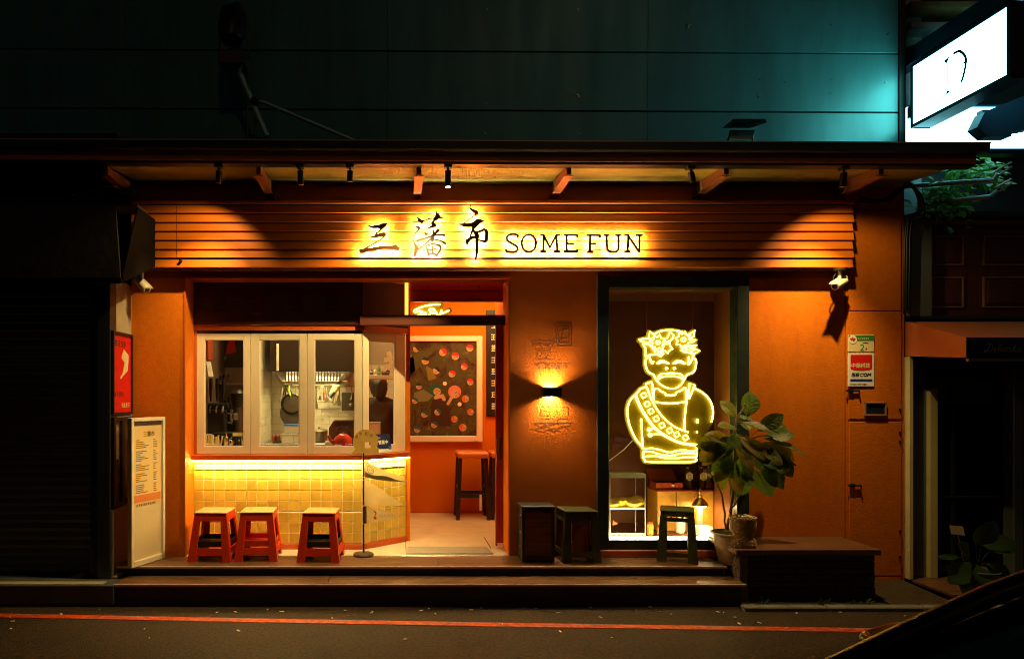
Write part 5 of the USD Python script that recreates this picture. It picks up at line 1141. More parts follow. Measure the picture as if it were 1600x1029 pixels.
def cup(u, D, r, hgt, mat, label, name="cup", cat="cup", z=None):
    x, y = PX(u, D), D - 6; z = szh if z is None else z
    T = thing(name, label, cat, (x, y, z))
    obj("cup_wall", lathe([(r * .72, z), (r, z + hgt), (r * .92, z + hgt), (r * .66, z + .006)], 18, (x, y, 0)), mat, T, smooth=35)
    obj("rim", tube([(x + r * math.cos(a), y + r * math.sin(a), z + hgt) for a in np.linspace(0, 6.2832, 19)[:-1]], .003, 5, True), m_paper, T)
cup(528, 6.6, .034, .04, m_redenam, "small red bowl lying before the kettle, left one", "bowl", "bowl")
cup(545, 6.62, .034, .045, m_redenam, "small red bowl right of the kettle behind the third sash", "bowl", "bowl")
cup(325, 6.7, .036, .135, m_redenam, "red paper cup at the left edge of the first sash")
# coffee station behind the first sash
CM = thing("drink_tap_tower", "dark tap tower with black handles and chrome spouts behind the first sash", "drink taps", (PX(338, 6.9), .9, szh))
tx0, tx1 = PX(320, 6.9), PX(352, 6.9)
obj("column", bx(tx0, tx1, .86, 1.0, szh, PZ(640, 6.9), .01), m_black, CM)
obj("head_bar", tube([(tx0 - .02, .9, PZ(634, 6.9)), (tx1 + .03, .9, PZ(634, 6.9))], .035, 14), m_blackmetal, CM, smooth=40)
for i in range(4):
    x = tx0 + .01 + i * (tx1 - tx0 - .02) / 3
    obj("tap_handle", tube([(x, .86, PZ(626, 6.9)), (x, .85, PZ(616, 6.9)), (x + .004, .845, PZ(600, 6.9)), (x + .004, .845, PZ(591, 6.9))], [.008, .013, .019, .016], 10), m_black, CM, smooth=40)
    obj("spout", tube([(x, .87, PZ(634, 6.9)), (x, .83, PZ(636, 6.9)), (x, .82, PZ(644, 6.9))], .009, 8), m_steel, CM, smooth=40)
for i in range(2): obj("side_valve", tube([(tx1 + .03, .88, PZ(645 + 14 * i, 6.9)), (tx1 + .07, .86, PZ(647 + 14 * i, 6.9)), (tx1 + .085, .85, PZ(640 + 14 * i, 6.9))], .008, 8), m_steel, CM)
for i, (u, v, D) in enumerate(((349, 614, 7.1), (357, 612, 7.15), (364, 613, 7.2), (352, 636, 7.1), (360, 640, 7.1))):
    pass
GM = thing("coffee_grinder", "dark coffee grinder with a domed hopper right of the tap tower", "grinder", (PX(371, 7.1), 1.1, szh))
gx = PX(371, 7.1)
obj("body", lathe([(.07, szh), (.07, szh + .05), (.055, szh + .06), (.055, PZ(640, 7.1)), (.068, PZ(636, 7.1))], 16, (gx, 1.1, 0)), m_darksteel, GM, smooth=35)
obj("hopper", lathe([(.05, PZ(636, 7.1)), (.075, PZ(618, 7.1)), (.078, PZ(614, 7.1)), (.05, PZ(609, 7.1)), (.01, PZ(607, 7.1))], 18, (gx, 1.1, 0)), m_black, GM, smooth=35)
obj("spout", bx(gx - .02, gx + .02, 1.0, 1.05, PZ(655, 7.1), PZ(645, 7.1), .004), m_steel, GM)
GS = thing("glass_shelf", "high shelf with upturned glasses above the tap tower", "shelf", (PX(360, 7.2), 1.35, PZ(598, 7.3)))
obj("board", bx(PX(338, 7.3), PX(384, 7.3), 1.25, 1.50, PZ(598, 7.3) - .015, PZ(598, 7.3), .002), m_steel, GS)
for i, u in enumerate((346, 353, 361)):
    x = PX(u, 7.3)
    tag(obj("drinking_glass", lathe([(.028, PZ(598, 7.3) + .0005), (.032, PZ(585, 7.3)), (.029, PZ(585, 7.3)), (.024, PZ(597, 7.3) + .004)], 14, (x, 1.3, 0)), m_acryl, smooth=35), ["left", "middle", "right"][i] + " one of three clear glasses on the high shelf over the taps", "glass", "glasses on the kitchen shelf")
DP = thing("dark_wall_print", "dark print with a red figure high on the wall behind the first sash", "picture", at(358, 570, 7.5))
d0_, d1_ = at(329, 573, 7.5), at(386, 525, 7.5)
dpn = obj("panel", bx(d0_[0], d1_[0], 1.52, 1.548, d0_[2], d1_[2], .003), M("dark_print", (.035, .035, .022), .4, var=.6, vs=9), DP)
obj("print", prism(unary_union([Polygon([at(*q, 7.5)[[0, 2]] for q in ((358, 532), (364, 532), (367, 548), (353, 552))]).buffer(.01)]), 1.5165, 1.5195), m_red, dpn)
obj("print", prism(LineString([at(*q, 7.5)[[0, 2]] for q in ((338, 562), (346, 556), (352, 558), (348, 564), (342, 562))]).buffer(.012), 1.5165, 1.5195), m_beige, dpn)
PB = thing("straw_bag", "crumpled cream paper bag of straws in the lower left corner of the first sash", "paper bag", (PX(333, 6.55), .55, szh))
ms = []
for k in range(13):
    u = 321 + k * 1.9 + rng.uniform(-.6, .6); b = at(u, 700, 6.5 + .02 * (k % 3)); t = at(u + rng.uniform(-2, 4), 681 + rng.uniform(-3, 3), 6.52 + .02 * (k % 3))
    ms.append(cyl((b[0], b[1], szh), t, .0085, 6))
obj("straws", ms, m_cream, PB, kind="stuff")
obj("bag", hull_of([(PX(319, 6.5), .47, szh), (PX(343, 6.5), .47, szh), (PX(319, 6.5), .57, szh), (PX(343, 6.5), .57, szh), (PX(317, 6.5), .46, szh + .05), (PX(346, 6.5), .46, szh + .06), (PX(318, 6.5), .58, szh + .06)]), m_cream, PB)
cup(334, 6.78, .03, .10, m_blackplastic, "dark cup behind the straw bag at the left of the first sash")
BB = thing("dark_tray_table", "dark table edge with a yellow bar visible low in the first sash", "table", (PX(365, 7.0), 1.0, szh))
obj("top", bx(PX(340, 6.9), PX(384, 6.9), .72, 1.05, szh + .125, szh + .15, .003), m_black, BB)
obj("leg", bx(PX(352, 6.9), PX(356, 6.9), .74, .77, szh, szh + .125), m_black, BB); obj("leg", bx(PX(371, 6.9), PX(375, 6.9), .74, .77, szh, szh + .125), m_black, BB)
obj("yellow_bar", bx(PX(369, 6.85), PX(383, 6.85), .705, .718, szh + .12, szh + .15), m_cream, BB)
BKB = thing("back_bar", "dark cabinet along the left kitchen wall behind the first sash", "cabinet", (-1.85, 1.1, DECK))
obj("cabinet_body", [bx(-1.948, -1.90, .30, 1.54, DECK, 2.9), bx(-1.90, -1.62, 1.30, 1.54, DECK, PZ(662, 7.4))], M("dim_beige_cabinet", (.10, .065, .04), .5), BKB)
obj("cabinet_shelf", bx(-1.90, -1.50, 1.28, 1.54, PZ(662, 7.4), PZ(660, 7.4)), m_darksteel, BKB)
zbb = PZ(660, 7.4) + .0005
for i, (u, hh, mt) in enumerate(((352, .24, m_bottle), (358, .27, m_bottle), (364, .22, m_clear), (377, .26, m_bottle), (382, .20, m_clear))):
    x = PX(u, 7.4)
    tag(obj("bar_bottle", lathe([(.030, zbb), (.032, zbb + hh * .6), (.012, zbb + hh * .8), (.012, zbb + hh)], 14, (x, 1.38, 0)), mt, smooth=35), ["brown bottle at the left end of the row behind the taps", "tallest brown bottle of the row behind the taps", "milky bottle in the middle of the row behind the taps", "brown bottle right of the grinder behind the first sash", "short milky bottle at the right end of the row behind the first sash"][i], "bottle", "bottles behind the drink taps")
SH2 = thing("chrome_shaker_set", "chrome shakers and a small jug on the shelf right of the drink taps", "shakers", (PX(358, 6.8), .8, szh))
for i, (u, r_, hh) in enumerate(((357, .028, .15), (364, .034, .11), (383, .026, .17))):
    x = PX(u, 6.8 + .05 * i); y = .8 + .05 * i - .1
    obj("shaker", lathe([(r_, szh), (r_ * 1.1, szh + hh * .6), (r_ * .8, szh + hh * .75), (r_ * .45, szh + hh * .85), (r_ * .45, szh + hh)], 18, (x, y, 0)), M(f"polished_chrome_{i}", (.75, .72, .66), .12, metal=1.0), SH2, smooth=35)
tag(obj("red_carton", bx(PX(319.5, 6.7), PX(329, 6.7), .60, .78, PZ(562, 6.7), PZ(531, 6.7), .004), m_redbox), "red carton high at the left edge of the first sash", "carton")
WM = thing("white_dispenser", "pale dispenser box under the red carton at the left edge of the first sash", "dispenser", (PX(324, 6.7), .7, PZ(590, 6.7)))
obj("shell", hull_of([(PX(318, 6.7), .58, PZ(588, 6.7)), (PX(331, 6.7), .58, PZ(588, 6.7)), (PX(318, 6.7), .58, PZ(565, 6.7)), (PX(327, 6.7), .58, PZ(565, 6.7)), (PX(318, 6.7), .76, PZ(588, 6.7)), (PX(331, 6.7), .76, PZ(588, 6.7)), (PX(318, 6.7), .76, PZ(565, 6.7)), (PX(327, 6.7), .76, PZ(565, 6.7))]), m_clear, WM)
obj("bracket", bx(PX(314, 6.7), PX(318, 6.7) - .001, .6, .74, PZ(590, 6.7), PZ(530, 6.7)), m_black, WM)
SCL = thing("black_tray", "black tray with small dark jars at the left end of the worktop", "tray", at(412, 690, 7.55))
obj("tray", bx(PX(426, 7.6), PX(437, 7.6), 1.58, 1.74, kz + .0005, kz + .02, .003), m_black, SCL)
for i in range(3): obj("jar", lathe([(.020, kz + .0205), (.022, kz + .08), (.012, kz + .095)], 12, (PX(427.5 + 3.6 * i, 7.65), 1.65, 0)), m_black if i % 2 else m_redbox, SCL)
SP_ = thing("stock_pot", "dim steel stock pot with two handles at the centre of the kitchen worktop", "pot", (PX(492, 7.75), 1.8, kz))
px_ = PX(497, 7.75)
obj("pot_body", lathe([(.09, kz + .0005), (.10, kz + .01), (.10, kz + .12), (.104, kz + .125)], 22, (px_, 1.85, 0)), m_steel, SP_, smooth=35)
obj("pot_lid", lathe([(.104, kz + .126), (.06, kz + .145), (.012, kz + .15), (.015, kz + .17)], 20, (px_, 1.85, 0)), m_steel, SP_, smooth=35)
# shelf, orchid, person behind the slanted sash
SH = thing("bottle_shelf", "pale shelf with small bottles high behind the slanted sash", "shelf", at(596, 588, 7.2))
s_0, s_1 = at(573, 592, 7.2), at(640, 586, 7.2)
obj("board", bx(s_0[0], .088, 1.15, 1.30, s_0[2], s_1[2], .003), m_white, SH)
obj("guard_rail", cyl((s_0[0], 1.13, s_1[2] + .028), (.08, 1.13, s_1[2] + .028), .005, 6), m_steel, SH)
for i, (u, hh, mt) in enumerate(((581, .06, m_black), (586, .075, m_clear), (592, .10, m_shrub), (599, .07, m_black))):
    x = PX(u, 7.2)
    tag(obj("small_bottle", lathe([(.018, s_1[2] + .0005), (.020, s_1[2] + hh * .6), (.008, s_1[2] + hh * .8), (.008, s_1[2] + hh)], 12, (x, 1.2, 0)), mt, smooth=35), ["short black bottle at the left end of the pale shelf", "milky small bottle on the pale shelf, second from the left", "green bottle on the pale shelf behind the slanted sash", "short black bottle next to the orchid on the pale shelf"][i], "bottle")
OR_ = thing("white_orchid", "white orchid sprig standing on the pale shelf behind the slanted sash", "flowers", (PX(605, 7.2), 1.22, s_1[2]))
ox = PX(605, 7.2)
obj("pot", lathe([(.022, s_1[2]), (.03, s_1[2] + .05)], 14, (ox, 1.22, 0)), m_black, OR_)
obj("stem", tube([(ox, 1.22, s_1[2] + .04), (ox + .01, 1.2, s_1[2] + .15), (ox + .03, 1.18, s_1[2] + .24)], .004, 6), m_shrubdark, OR_)
for k, (du, dv) in enumerate(((-4, -10), (2, -14), (6, -20), (-1, -24), (5, -28), (8, -10), (3, -33))):
    c = np.array([PX(605 + du, 7.15), 1.14, s_1[2] - dv * 7.15 / F])
    obj("bloom", cat_m([leaf_mesh(c, (math.cos(a), -.3, math.sin(a)), (0, -1, 0), .032, .028, nx=3) for a in np.arange(5) * 1.257]), m_paper, OR_)
BXC = thing("cardboard_box", "brown cardboard box standing inside the slanted sash by the OPEN board", "box", (PX(585, 6.7), .75, szh))
obj("carton", bx(PX(574, 6.75), PX(594, 6.75), .72, .84, szh, PZ(660, 6.75), .003), M("cardboard", (.36, .20, .11), .7, var=.1, vs=8), BXC)
obj("flap", bx(PX(573, 6.75), PX(595, 6.75), .712, .78, PZ(660, 6.75), PZ(658.5, 6.75)), M("cardboard_flap", (.42, .25, .14), .7), BXC)

import manifold3d as m3
def person(label, base, rz):
    T = thing("person", label, "person", base, rz)
    J = {}
    def sph(p, r): return m3.Manifold.sphere(r, 20).translate(tuple(map(float, p)))
    def bone(a, ra, b, rb): return m3.Manifold.batch_hull([sph(a, ra), sph(b, rb)])
    parts = [bone((0, 0, .92), .145, (0, -.03, 1.15), .14), m3.Manifold.batch_hull([sph((-.14, -.05, 1.30), .085), sph((.14, -.05, 1.30), .085), sph((0, -.02, 1.08), .14)]), m3.Manifold.batch_hull([sph((-.16, -.06, 1.33), .065), sph((.16, -.06, 1.33), .065), sph((0, -.08, 1.40), .06)])]
    for s in (-1, 1):
        parts += [bone((s * .19, -.06, 1.33), .062, (s * .25, -.03, 1.08), .048), bone((s * .25, -.03, 1.08), .046, (s * .17, -.25, .98), .036)]
        parts += [bone((s * .09, 0, .88), .095, (s * .10, -.03, .48), .062), bone((s * .10, -.03, .48), .06, (s * .10, .02, .09), .042), bone((s * .10, .02, .05), .04, (s * .11, -.15, .035), .032)]
    parts.append(bone((0, -.09, 1.38), .052, (0, -.13, 1.47), .05))
    head = m3.Manifold.batch_hull([sph((0, -.14, 1.56), .088), sph((0, -.17, 1.50), .062), sph((0, -.11, 1.57), .088)])
    nose = bone((0, -.232, 1.535), .010, (0, -.245, 1.51), .014)
    body = m3.Manifold.batch_boolean(parts + [head, nose], m3.OpType.Add).refine_to_length(.03)
    mm = body.to_mesh(); tm = trimesh.Trimesh(mm.vert_properties[:, :3], mm.tri_verts, process=True); trimesh.smoothing.filter_taubin(tm, iterations=8)
    obj("body", tm, m_skin, T, local=True, smooth=True)
    jk = m3.Manifold.batch_boolean([p.translate((0, 0, 0)) for p in ([bone((0, 0, .86), .165, (0, -.03, 1.15), .158), m3.Manifold.batch_hull([sph((-.145, -.05, 1.30), .10), sph((.145, -.05, 1.30), .10), sph((0, -.02, 1.08), .156)]), m3.Manifold.batch_hull([sph((-.165, -.06, 1.335), .078), sph((.165, -.06, 1.335), .078), sph((0, -.08, 1.385), .07)])] +
        [bone((s * .195, -.06, 1.33), .078, (s * .255, -.03, 1.08), .063) for s in (-1, 1)] + [bone((s * .255, -.03, 1.08), .062, (s * .18, -.22, .985), .05) for s in (-1, 1)])], m3.OpType.Add).refine_to_length(.035)
    mm = jk.to_mesh(); tm = trimesh.Trimesh(mm.vert_properties[:, :3], mm.tri_verts, process=True); trimesh.smoothing.filter_taubin(tm, iterations=6)
    tm.vertices += (meshkit.noise(np.array(tm.vertices) * 14, 3) - .5)[:, None] * .014 * np.array(tm.vertex_normals)
    obj("jacket", tm, m_jacket, T, local=True, smooth=True)
    hr = m3.Manifold.batch_hull([sph((0, -.125, 1.585), .098), sph((0, -.085, 1.57), .092), sph((0, -.05, 1.46), .06), sph((0, -.09, 1.50), .085)]).refine_to_length(.02)
    mm = hr.to_mesh(); tm = trimesh.Trimesh(mm.vert_properties[:, :3], mm.tri_verts, process=True)
    tm.vertices += (meshkit.noise(np.array(tm.vertices) * 45, 9) - .4)[:, None] * .018 * np.array(tm.vertex_normals)
    obj("hair", tm, m_hair, T, local=True, smooth=True)
person("person in a black jacket with their back turned, behind the slanted sash", (PX(596, 7.35), 1.36, DECK - .045), math.radians(-160))

# ================================================================== PLATES AND CAMERAS ON THE FRONT
NP = thing("house_number_plate", "cream house number plate with a green band and the number 2 on the pillar", "number plate", at(1345, 549, 5.98))
n0, n1 = at(1325, 549.5, 5.98), at(1366, 522.5, 5.98)
W, Hh = n1[0] - n0[0], n1[2] - n0[2]
pl = obj("plate", bx(n0[0], n1[0], -.024, -.0145, n0[2], n1[2], .004), m_cream, NP)
yq = -.024
obj("green_band", bx(n0[0] + .004, n1[0] - .002, yq - .0012, yq - .0002, n1[2] - Hh * .36, n1[2] - .003), m_green, pl)
cc_ = (n0[0] + W * .17, n1[2] - Hh * .28)
em_ = obj("emblem", prism(Point(*cc_).buffer(W * .16), yq - .0026, yq - .0014), m_paper, pl)
obj("emblem_print", prism(unary_union([LineString([(cc_[0] - .022, cc_[1] + .005), (cc_[0] - .004, cc_[1] + .012), (cc_[0] + .022, cc_[1] + .004)]).buffer(.004), LineString([(cc_[0] - .012, cc_[1] - .004), (cc_[0] + .014, cc_[1] - .006)]).buffer(.006), LineString([(cc_[0] - .002, cc_[1] + .016), (cc_[0] + .004, cc_[1] - .018)]).buffer(.003)]), yq - .0038, yq - .0028), m_red, em_)
obj("band_lettering", prism(affinity.translate(marks(6, .015, 3), n0[0] + W * .38, n1[2] - Hh * .27), yq - .0024, yq - .0014), m_cream, pl)
obj("number", prism(affinity.translate(text_poly("2", .054), n0[0] + W * .46, n0[2] + Hh * .08), yq - .0022, yq - .0003), m_green, pl)
obj("small_lettering", prism(unary_union([affinity.translate(marks(1, .014, 5), n0[0] + W * .66, n0[2] + Hh * .14), affinity.translate(marks(5, .009, 4), n0[0] + W * .56, n0[2] + Hh * .50)]), yq - .0022, yq - .0003), m_ink, pl)
SP = thing("security_plate", "white security company plate reading SECOM below the house number", "sign", at(1345, 603, 5.98))
n0, n1 = at(1325, 603.5, 5.98), at(1366, 551.5, 5.98); W, Hh = n1[0] - n0[0], n1[2] - n0[2]
pl = obj("plate", bx(n0[0], n1[0], -.024, -.0145, n0[2], n1[2], .003), m_paper, SP)
rd = Polygon([(n0[0] + W * .09, n1[2] - Hh * .045), (n0[0] + W * .91, n1[2] - Hh * .045), (n0[0] + W * .91, n1[2] - Hh * .46)] + [(n0[0] + W * (.5 + .41 * math.cos(a)), n1[2] - Hh * (.46 + .065 * math.sin(a))) for a in np.linspace(0, math.pi, 14)])
rp = obj("red_field", prism(rd, yq - .0014, yq - .0002), m_red, pl)
obj("lettering", prism(affinity.translate(text_poly("中保科技", .042, 2), n0[0] + W * .115, n1[2] - Hh * .44), yq - .0026, yq - .0016), m_cream, rp)
st = {"S": [(28, 2), (8, 2), (4, 9), (26, 13), (22, 22), (0, 22)], "E": [(28, 2), (8, 2), (2, 22), (22, 22)], "E2": [(5, 12), (24, 12)], "C": [(28, 3), (12, 2), (3, 12), (8, 22), (22, 21)], "O": [(14, 2), (26, 6), (26, 18), (13, 22), (2, 18), (3, 7), (14, 2)], "M": [(0, 22), (8, 2), (14, 14), (26, 2), (25, 22)]}
sx = n0[0] + W * .13; sc = W * .0052
for i, (ch, mt) in enumerate((("S", m_navy), ("E", m_navy), ("C", m_green), ("O", m_navy), ("M", m_navy))):
    ls = [st[ch]] + ([st["E2"]] if ch == "E" else [])
    g = unary_union([LineString([(sx + i * W * .152 + x * sc * .92, n1[2] - Hh * .595 - y * sc * 1.05) for x, y in l]).buffer(.0038) for l in ls])
    obj("logo_letter", prism(g, yq - .0016, yq - .0003), mt, pl)
obj("blue_bar", bx(n0[0] + W * .08, n1[0] - W * .08, yq - .0014, yq - .0002, n1[2] - Hh * .845, n1[2] - Hh * .775), m_blue, pl)
obj("small_lettering", prism(affinity.translate(marks(14, .010, 6), n0[0] + W * .08, n0[2] + Hh * .055), yq - .0016, yq - .0003), m_ink, pl)

def cctv(u, v, D, aim, label):
    b = at(u, v, D)
    T = thing("security_camera", label, "security camera", b, 0, "bullet cameras under the fascia")
    obj("mount", lathe([(.045, b[2] - .012), (.05, b[2]), (.05, b[2] + .012)], 18, (b[0], b[1], 0)), m_darksteel, T, smooth=35)
    obj("bracket", cyl(b - [0, 0, .01], b - [0, 0, .085], .014, 12), m_cctv, T, smooth=40)
    a = np.array(aim, float); a /= np.linalg.norm(a); c = b - [0, 0, .118]
    bd_ = obj("camera_body", tube([c - a * .088, c - a * .08, c + a * .08, c + a * .085], [.026, .035, .035, .031], 18), m_cctv, T, smooth=40)
    obj("lens", tube([c + a * .0855, c + a * .088], .022, 16), m_black, bd_)
    obj("sun_hood", hull_of([c + a * t + np.array([x, 0, z]) for t in (-.08, .12) for x, z in ((-.036, .030), (.036, .030), (-.024, .045), (.024, .045))]), m_cctv, bd_)
    obj("cable", tube(spline([b - [.0, 0, .01], b + [-.045, -.0, -.05], b + [-.05, 0, -.10], c - a * .075], 5), .004, 6), m_black, T, smooth=True)
cctv(222, 423, 5.86, (.62, -.40, -.55), "white bullet camera under the left end of the fascia")
cctv(1312, 421, 5.84, (-.80, -.50, -.38), "white bullet camera under the right end of the fascia")
cb = []
for i in range(5):
    o = np.array([.012 * i, -.02 - .008 * (i % 2), .012 * (i % 3)])
    cb.append(tube(spline([at(1338, 316 - i, 5.9) + o, at(1375, 316, 5.9) + o, at(1402, 296, 5.88) + o, at(1416, 288 + 2 * i, 5.86) + o, at(1430, 305 + 2 * i, 5.86) + o, at(1432, 330 + 3 * i, 5.9) + o, at(1414, 350, 5.96) + o, at(1411, 420, 5.97) + o, at(1410, 490, 5.97) + o], 6), .009, 6))
obj("cable_bundle", cb, m_black, label="bundle of black cables looping round the top of the right pillar", cat="cables", smooth=True)

# ================================================================== LEFT NEIGHBOUR
LB = thing("left_neighbour_shop", "dark shuttered shop at the left with a brown box awning", "building", (-3.2, -.44, 0))
lx, ly = -2.333, -.443
obj("side_wall", bx(lx - .12, lx, ly + .12, .4, -.2, PZ(300, 6)), m_beige, LB)
obj("corner_post", bx(lx - .11, lx, ly, ly + .118, .17, PZ(437, 5.56), .004), m_darkpost, LB)
obj("upper_wall", bx(-7, lx, ly + .12, .4, PZ(437, 5.7), PZ(230, 6)), m_darkpost, LB)
sb0 = DECK - .08
zsh = PZ(452, 5.75)
for i in range(34):
    z = .18 + i * (zsh - .18) / 34
    obj("shutter_slat", hull_of([(-6.5, ly + .16, z), (lx - .125, ly + .16, z), (-6.5, ly + .147, z + .03), (lx - .125, ly + .147, z + .03), (-6.5, ly + .16, z + (zsh - .18) / 34 - .003), (lx - .125, ly + .16, z + (zsh - .18) / 34 - .003), (-6.5, ly + .165, z + .02), (lx - .125, ly + .165, z + .02)]), m_shutter, LB)
obj("shutter_frame", [bx(-6.5, lx - .11, ly + .05, ly + .14, zsh, PZ(437, 5.6)), bx(lx - .20, lx - .112, ly + .08, ly + .14, .17, zsh)], m_darkpost, LB)
# box awning: sloping front, olive side
ax1 = PX(188, 5.15); af, az0, az1 = -.85, PZ(440, 5.15), PZ(325, 5.5)
obj("awning_front", hull_of([(-7, af, az0 + .03), (ax1, af, az0 + .03), (-7, af + .30, az1), (PX(180, 5.45), af + .30, az1), (-7, af + .02, az0 + .03), (ax1, af + .02, az0 + .03), (-7, af + .32, az1), (PX(180, 5.45), af + .32, az1)]), m_awningdark, LB)
obj("awning_bar", bx(-7, ax1 + .012, af - .02, af + .02, az0 - .012, az0 + .03, .004), m_awningside, LB)
obj("awning_end", hull_of([(ax1, af + .02, az0), (ax1 + .012, af + .02, az0), (ax1, -.10, PZ(415, 5.9)), (ax1 + .012, -.10, PZ(415, 5.9)), (ax1, af + .02, az0 + .05), (ax1 + .012, af + .02, az0 + .05), (ax1, af + .32, az1), (ax1 + .012, af + .32, az1), (ax1, -.10, az1), (ax1 + .012, -.10, az1)]), m_awningside, LB)
obj("awning_roof", bx(-7, ax1 + .012, af + .30, ly + .14, az1, az1 + .02), m_awningdark, LB)
obj("wall_cap", bx(-7, PX(200, 5.6), -.30, ly + .2, PZ(300, 5.7), PZ(292, 5.7)), m_darkpost, LB)
# slab in front
obj("entrance_slab", bx(-7, PX(178, 5.38), -.62, ly + .16, 0.02, .172, .006), m_slabdark, LB)
obj("slab_edge", bx(-7, PX(160, 5.4), -.60, -.52, .1725, .176), m_beige, LB)
tag(obj("paper_scrap", prism_h(Polygon([at(108, 0, 5.62)[:2] * [1, 1], at(123, 0, 5.74)[:2], at(137, 0, 5.74)[:2], at(125, 0, 5.60)[:2]]), .1725, .1745), m_ochre), "larger dull yellow paper scrap on the dark slab before the shutter", "paper")
tag(obj("paper_scrap", prism_h(Polygon([at(117, 0, 5.80)[:2], at(118, 0, 5.86)[:2], at(147, 0, 5.84)[:2], at(145, 0, 5.80)[:2]]), .1725, .1745), m_ochre), "thin dull yellow paper scrap nearer the shutter foot", "paper")
def side(y, z, w=0.0): return np.array([lx + w, y, z])
def sbx(Y0, Y1, Z0, Z1, w0, w1, b=.0): return bx(lx + w0, lx + w1, Y0, Y1, Z0, Z1, b)
PO = thing("red_poster", "red poster with a pale cup on the side wall of the left shop", "poster", (lx, -.25, 1.5))
Y0, Y1 = ly + .01, ly + .42
Z0, Z1 = PZ(648, 5.6), PZ(517, 5.62)
obj("frame", [sbx(Y0, Y1, Z0, Z0 + .02, .001, .025), sbx(Y0, Y1, Z1 - .02, Z1, .001, .025), sbx(Y0, Y0 + .02, Z0 + .02, Z1 - .02, .001, .025), sbx(Y1 - .02, Y1, Z0 + .02, Z1 - .02, .001, .025)], m_black, PO)
sh_ = obj("poster_sheet", sbx(Y0 + .02, Y1 - .02, Z0 + .02, Z1 - .02, .001, .012), m_postred, PO)
def on_side(y, z): return lambda a, b, w: (lx + .0125 + w, y + a, z + b)
obj("cup_print", flat(Polygon([(.17, .33), (.31, .40), (.33, .52), (.24, .56), (.20, .50), (.26, .46), (.22, .36)]).buffer(.01), on_side(Y0, Z0 - .02)), m_cream, sh_)
obj("lettering", flat(marks(4, .04, 8), on_side(Y0 + .19, Z0 + .06)), m_cream, sh_)
obj("lettering", flat(marks(4, .045, 9), on_side(Y0 + .04, Z0 + .15)), m_ink, sh_)
obj("lettering", flat(marks(4, .055, 10), on_side(Y0 + .05, Z1 - .12)), m_ink, sh_)
GP = thing("side_showcase", "black framed glass showcase below the red poster", "showcase", (lx, -.2, 1.0))
Z0, Z1 = PZ(792, 5.62), PZ(652, 5.62)
obj("frame", [sbx(Y0, Y1, Z0, Z0 + .03, .001, .03), sbx(Y0, Y1, Z1 - .03, Z1, .001, .03), sbx(Y0, Y0 + .04, Z0 + .03, Z1 - .03, .001, .03), sbx(Y1 - .04, Y1, Z0 + .03, Z1 - .03, .001, .03), sbx(Y0 + .17, Y0 + .22, Z0 + .03, Z1 - .03, .001, .028)], m_black, GP)
obj("backing", sbx(Y0 + .04, Y1 - .04, Z0 + .03, Z1 - .03, .001, .004), m_darksteel, GP)
obj("glass", sbx(Y0 + .04, Y1 - .04, Z0 + .03, Z1 - .03, .012, .016), m_glass, GP)
obj("card", sbx(Y0 + .06, Y0 + .14, Z1 - .35, Z1 - .06, .005, .007), m_beige, GP)
SV = thing("silver_panel", "scuffed silver panel at the foot of the left side wall", "panel", (lx, -.2, .2))
obj("sheet", sbx(Y0, Y1 - .02, .20, Z0 - .012, .001, .02, .004), m_silver, SV)
obj("foot_rail", [sbx(Y0, Y1, .175, .198, .001, .05, .003)], m_jamb, SV)
tag(obj("wire", tube(spline([(-4.2, -.6, PZ(322, 5.4)), at(60, 312, 5.4), at(130, 300, 5.5), at(178, 291, 5.6), at(197, 308, 5.8)], 6), .0035, 5), m_darksteel), "thin grey wire drooping over the left shop awning", "wire")

# menu board stand
MB_ = thing("menu_board", "tall white framed menu board on the left end of the deck", "menu board", (-2.09, -.25, DECK))
ma, mb = np.array([-2.166, -.444]), np.array([-2.017, -.075]); mt_ = (mb - ma) / np.linalg.norm(mb - ma); mn = np.array([mt_[1], -mt_[0]]); MW = float(np.linalg.norm(mb - ma))
def mbp(a, b, w): p = ma + mt_ * a + mn * w; return (p[0], p[1], DECK + b)
def mbx(a0_, a1_, b0_, b1_, w0, w1, bb=.0):
    m = bx(a0_, a1_, w0, w1, b0_, b1_, bb); m = trimesh.Trimesh(np.array([mbp(p[0], p[2], p[1]) for p in m.vertices]), m.faces, process=False)
    if m.volume < 0: m.invert()
    return m
MH = 1.225
obj("frame", [mbx(0, .03, .003, MH, -.035, .012, .004), mbx(MW - .03, MW, .003, MH, -.035, .012, .004), mbx(.03, MW - .03, .003, .05, -.034, .011, .003), mbx(.03, MW - .03, MH - .03, MH, -.034, .011, .003)], m_white, MB_)
bp = obj("panel", mbx(.03, MW - .03, .05, MH - .03, -.030, -.004), M("yellowed_panel", (.62, .50, .30), .5, var=.08, vs=4), MB_)
sh_ = obj("menu_sheet", mbx(.038, MW - .045, .50, MH - .07, -.0035, -.002), m_menupaper, MB_)
def on_m(a, b): return lambda x, y, w: mbp(a + x, b + y, -.0018 + w)
obj("header_print", mbx(.035, MW - .035, MH - .068, MH - .032, -.0038, -.0022), m_ink, sh_)
obj("heading", flat(text_poly("三藩市", .045, 1), on_m(.145, 1.065)), m_ink, sh_)
lines = []
for i in range(29):
    y = 1.035 - i * .0155
    if i in (5, 12, 17, 23): continue
    lines += [sbox(.06, y, .06 + rng.uniform(.04, .16), y + .006), sbox(.265, y, .265 + rng.uniform(.02, .05), y + .006)]
obj("menu_lines", flat(unary_union(lines), on_m(0, 0)), m_ink, sh_, kind="stuff")
ob_ = obj("orange_band", mbx(.038, MW - .045, .525, .585, -.0019, -.0008), m_orangeprint, sh_)
obj("footer_lettering", flat(marks(9, .024, 7), on_m(.065, .470 + .02)), m_ink, sh_)

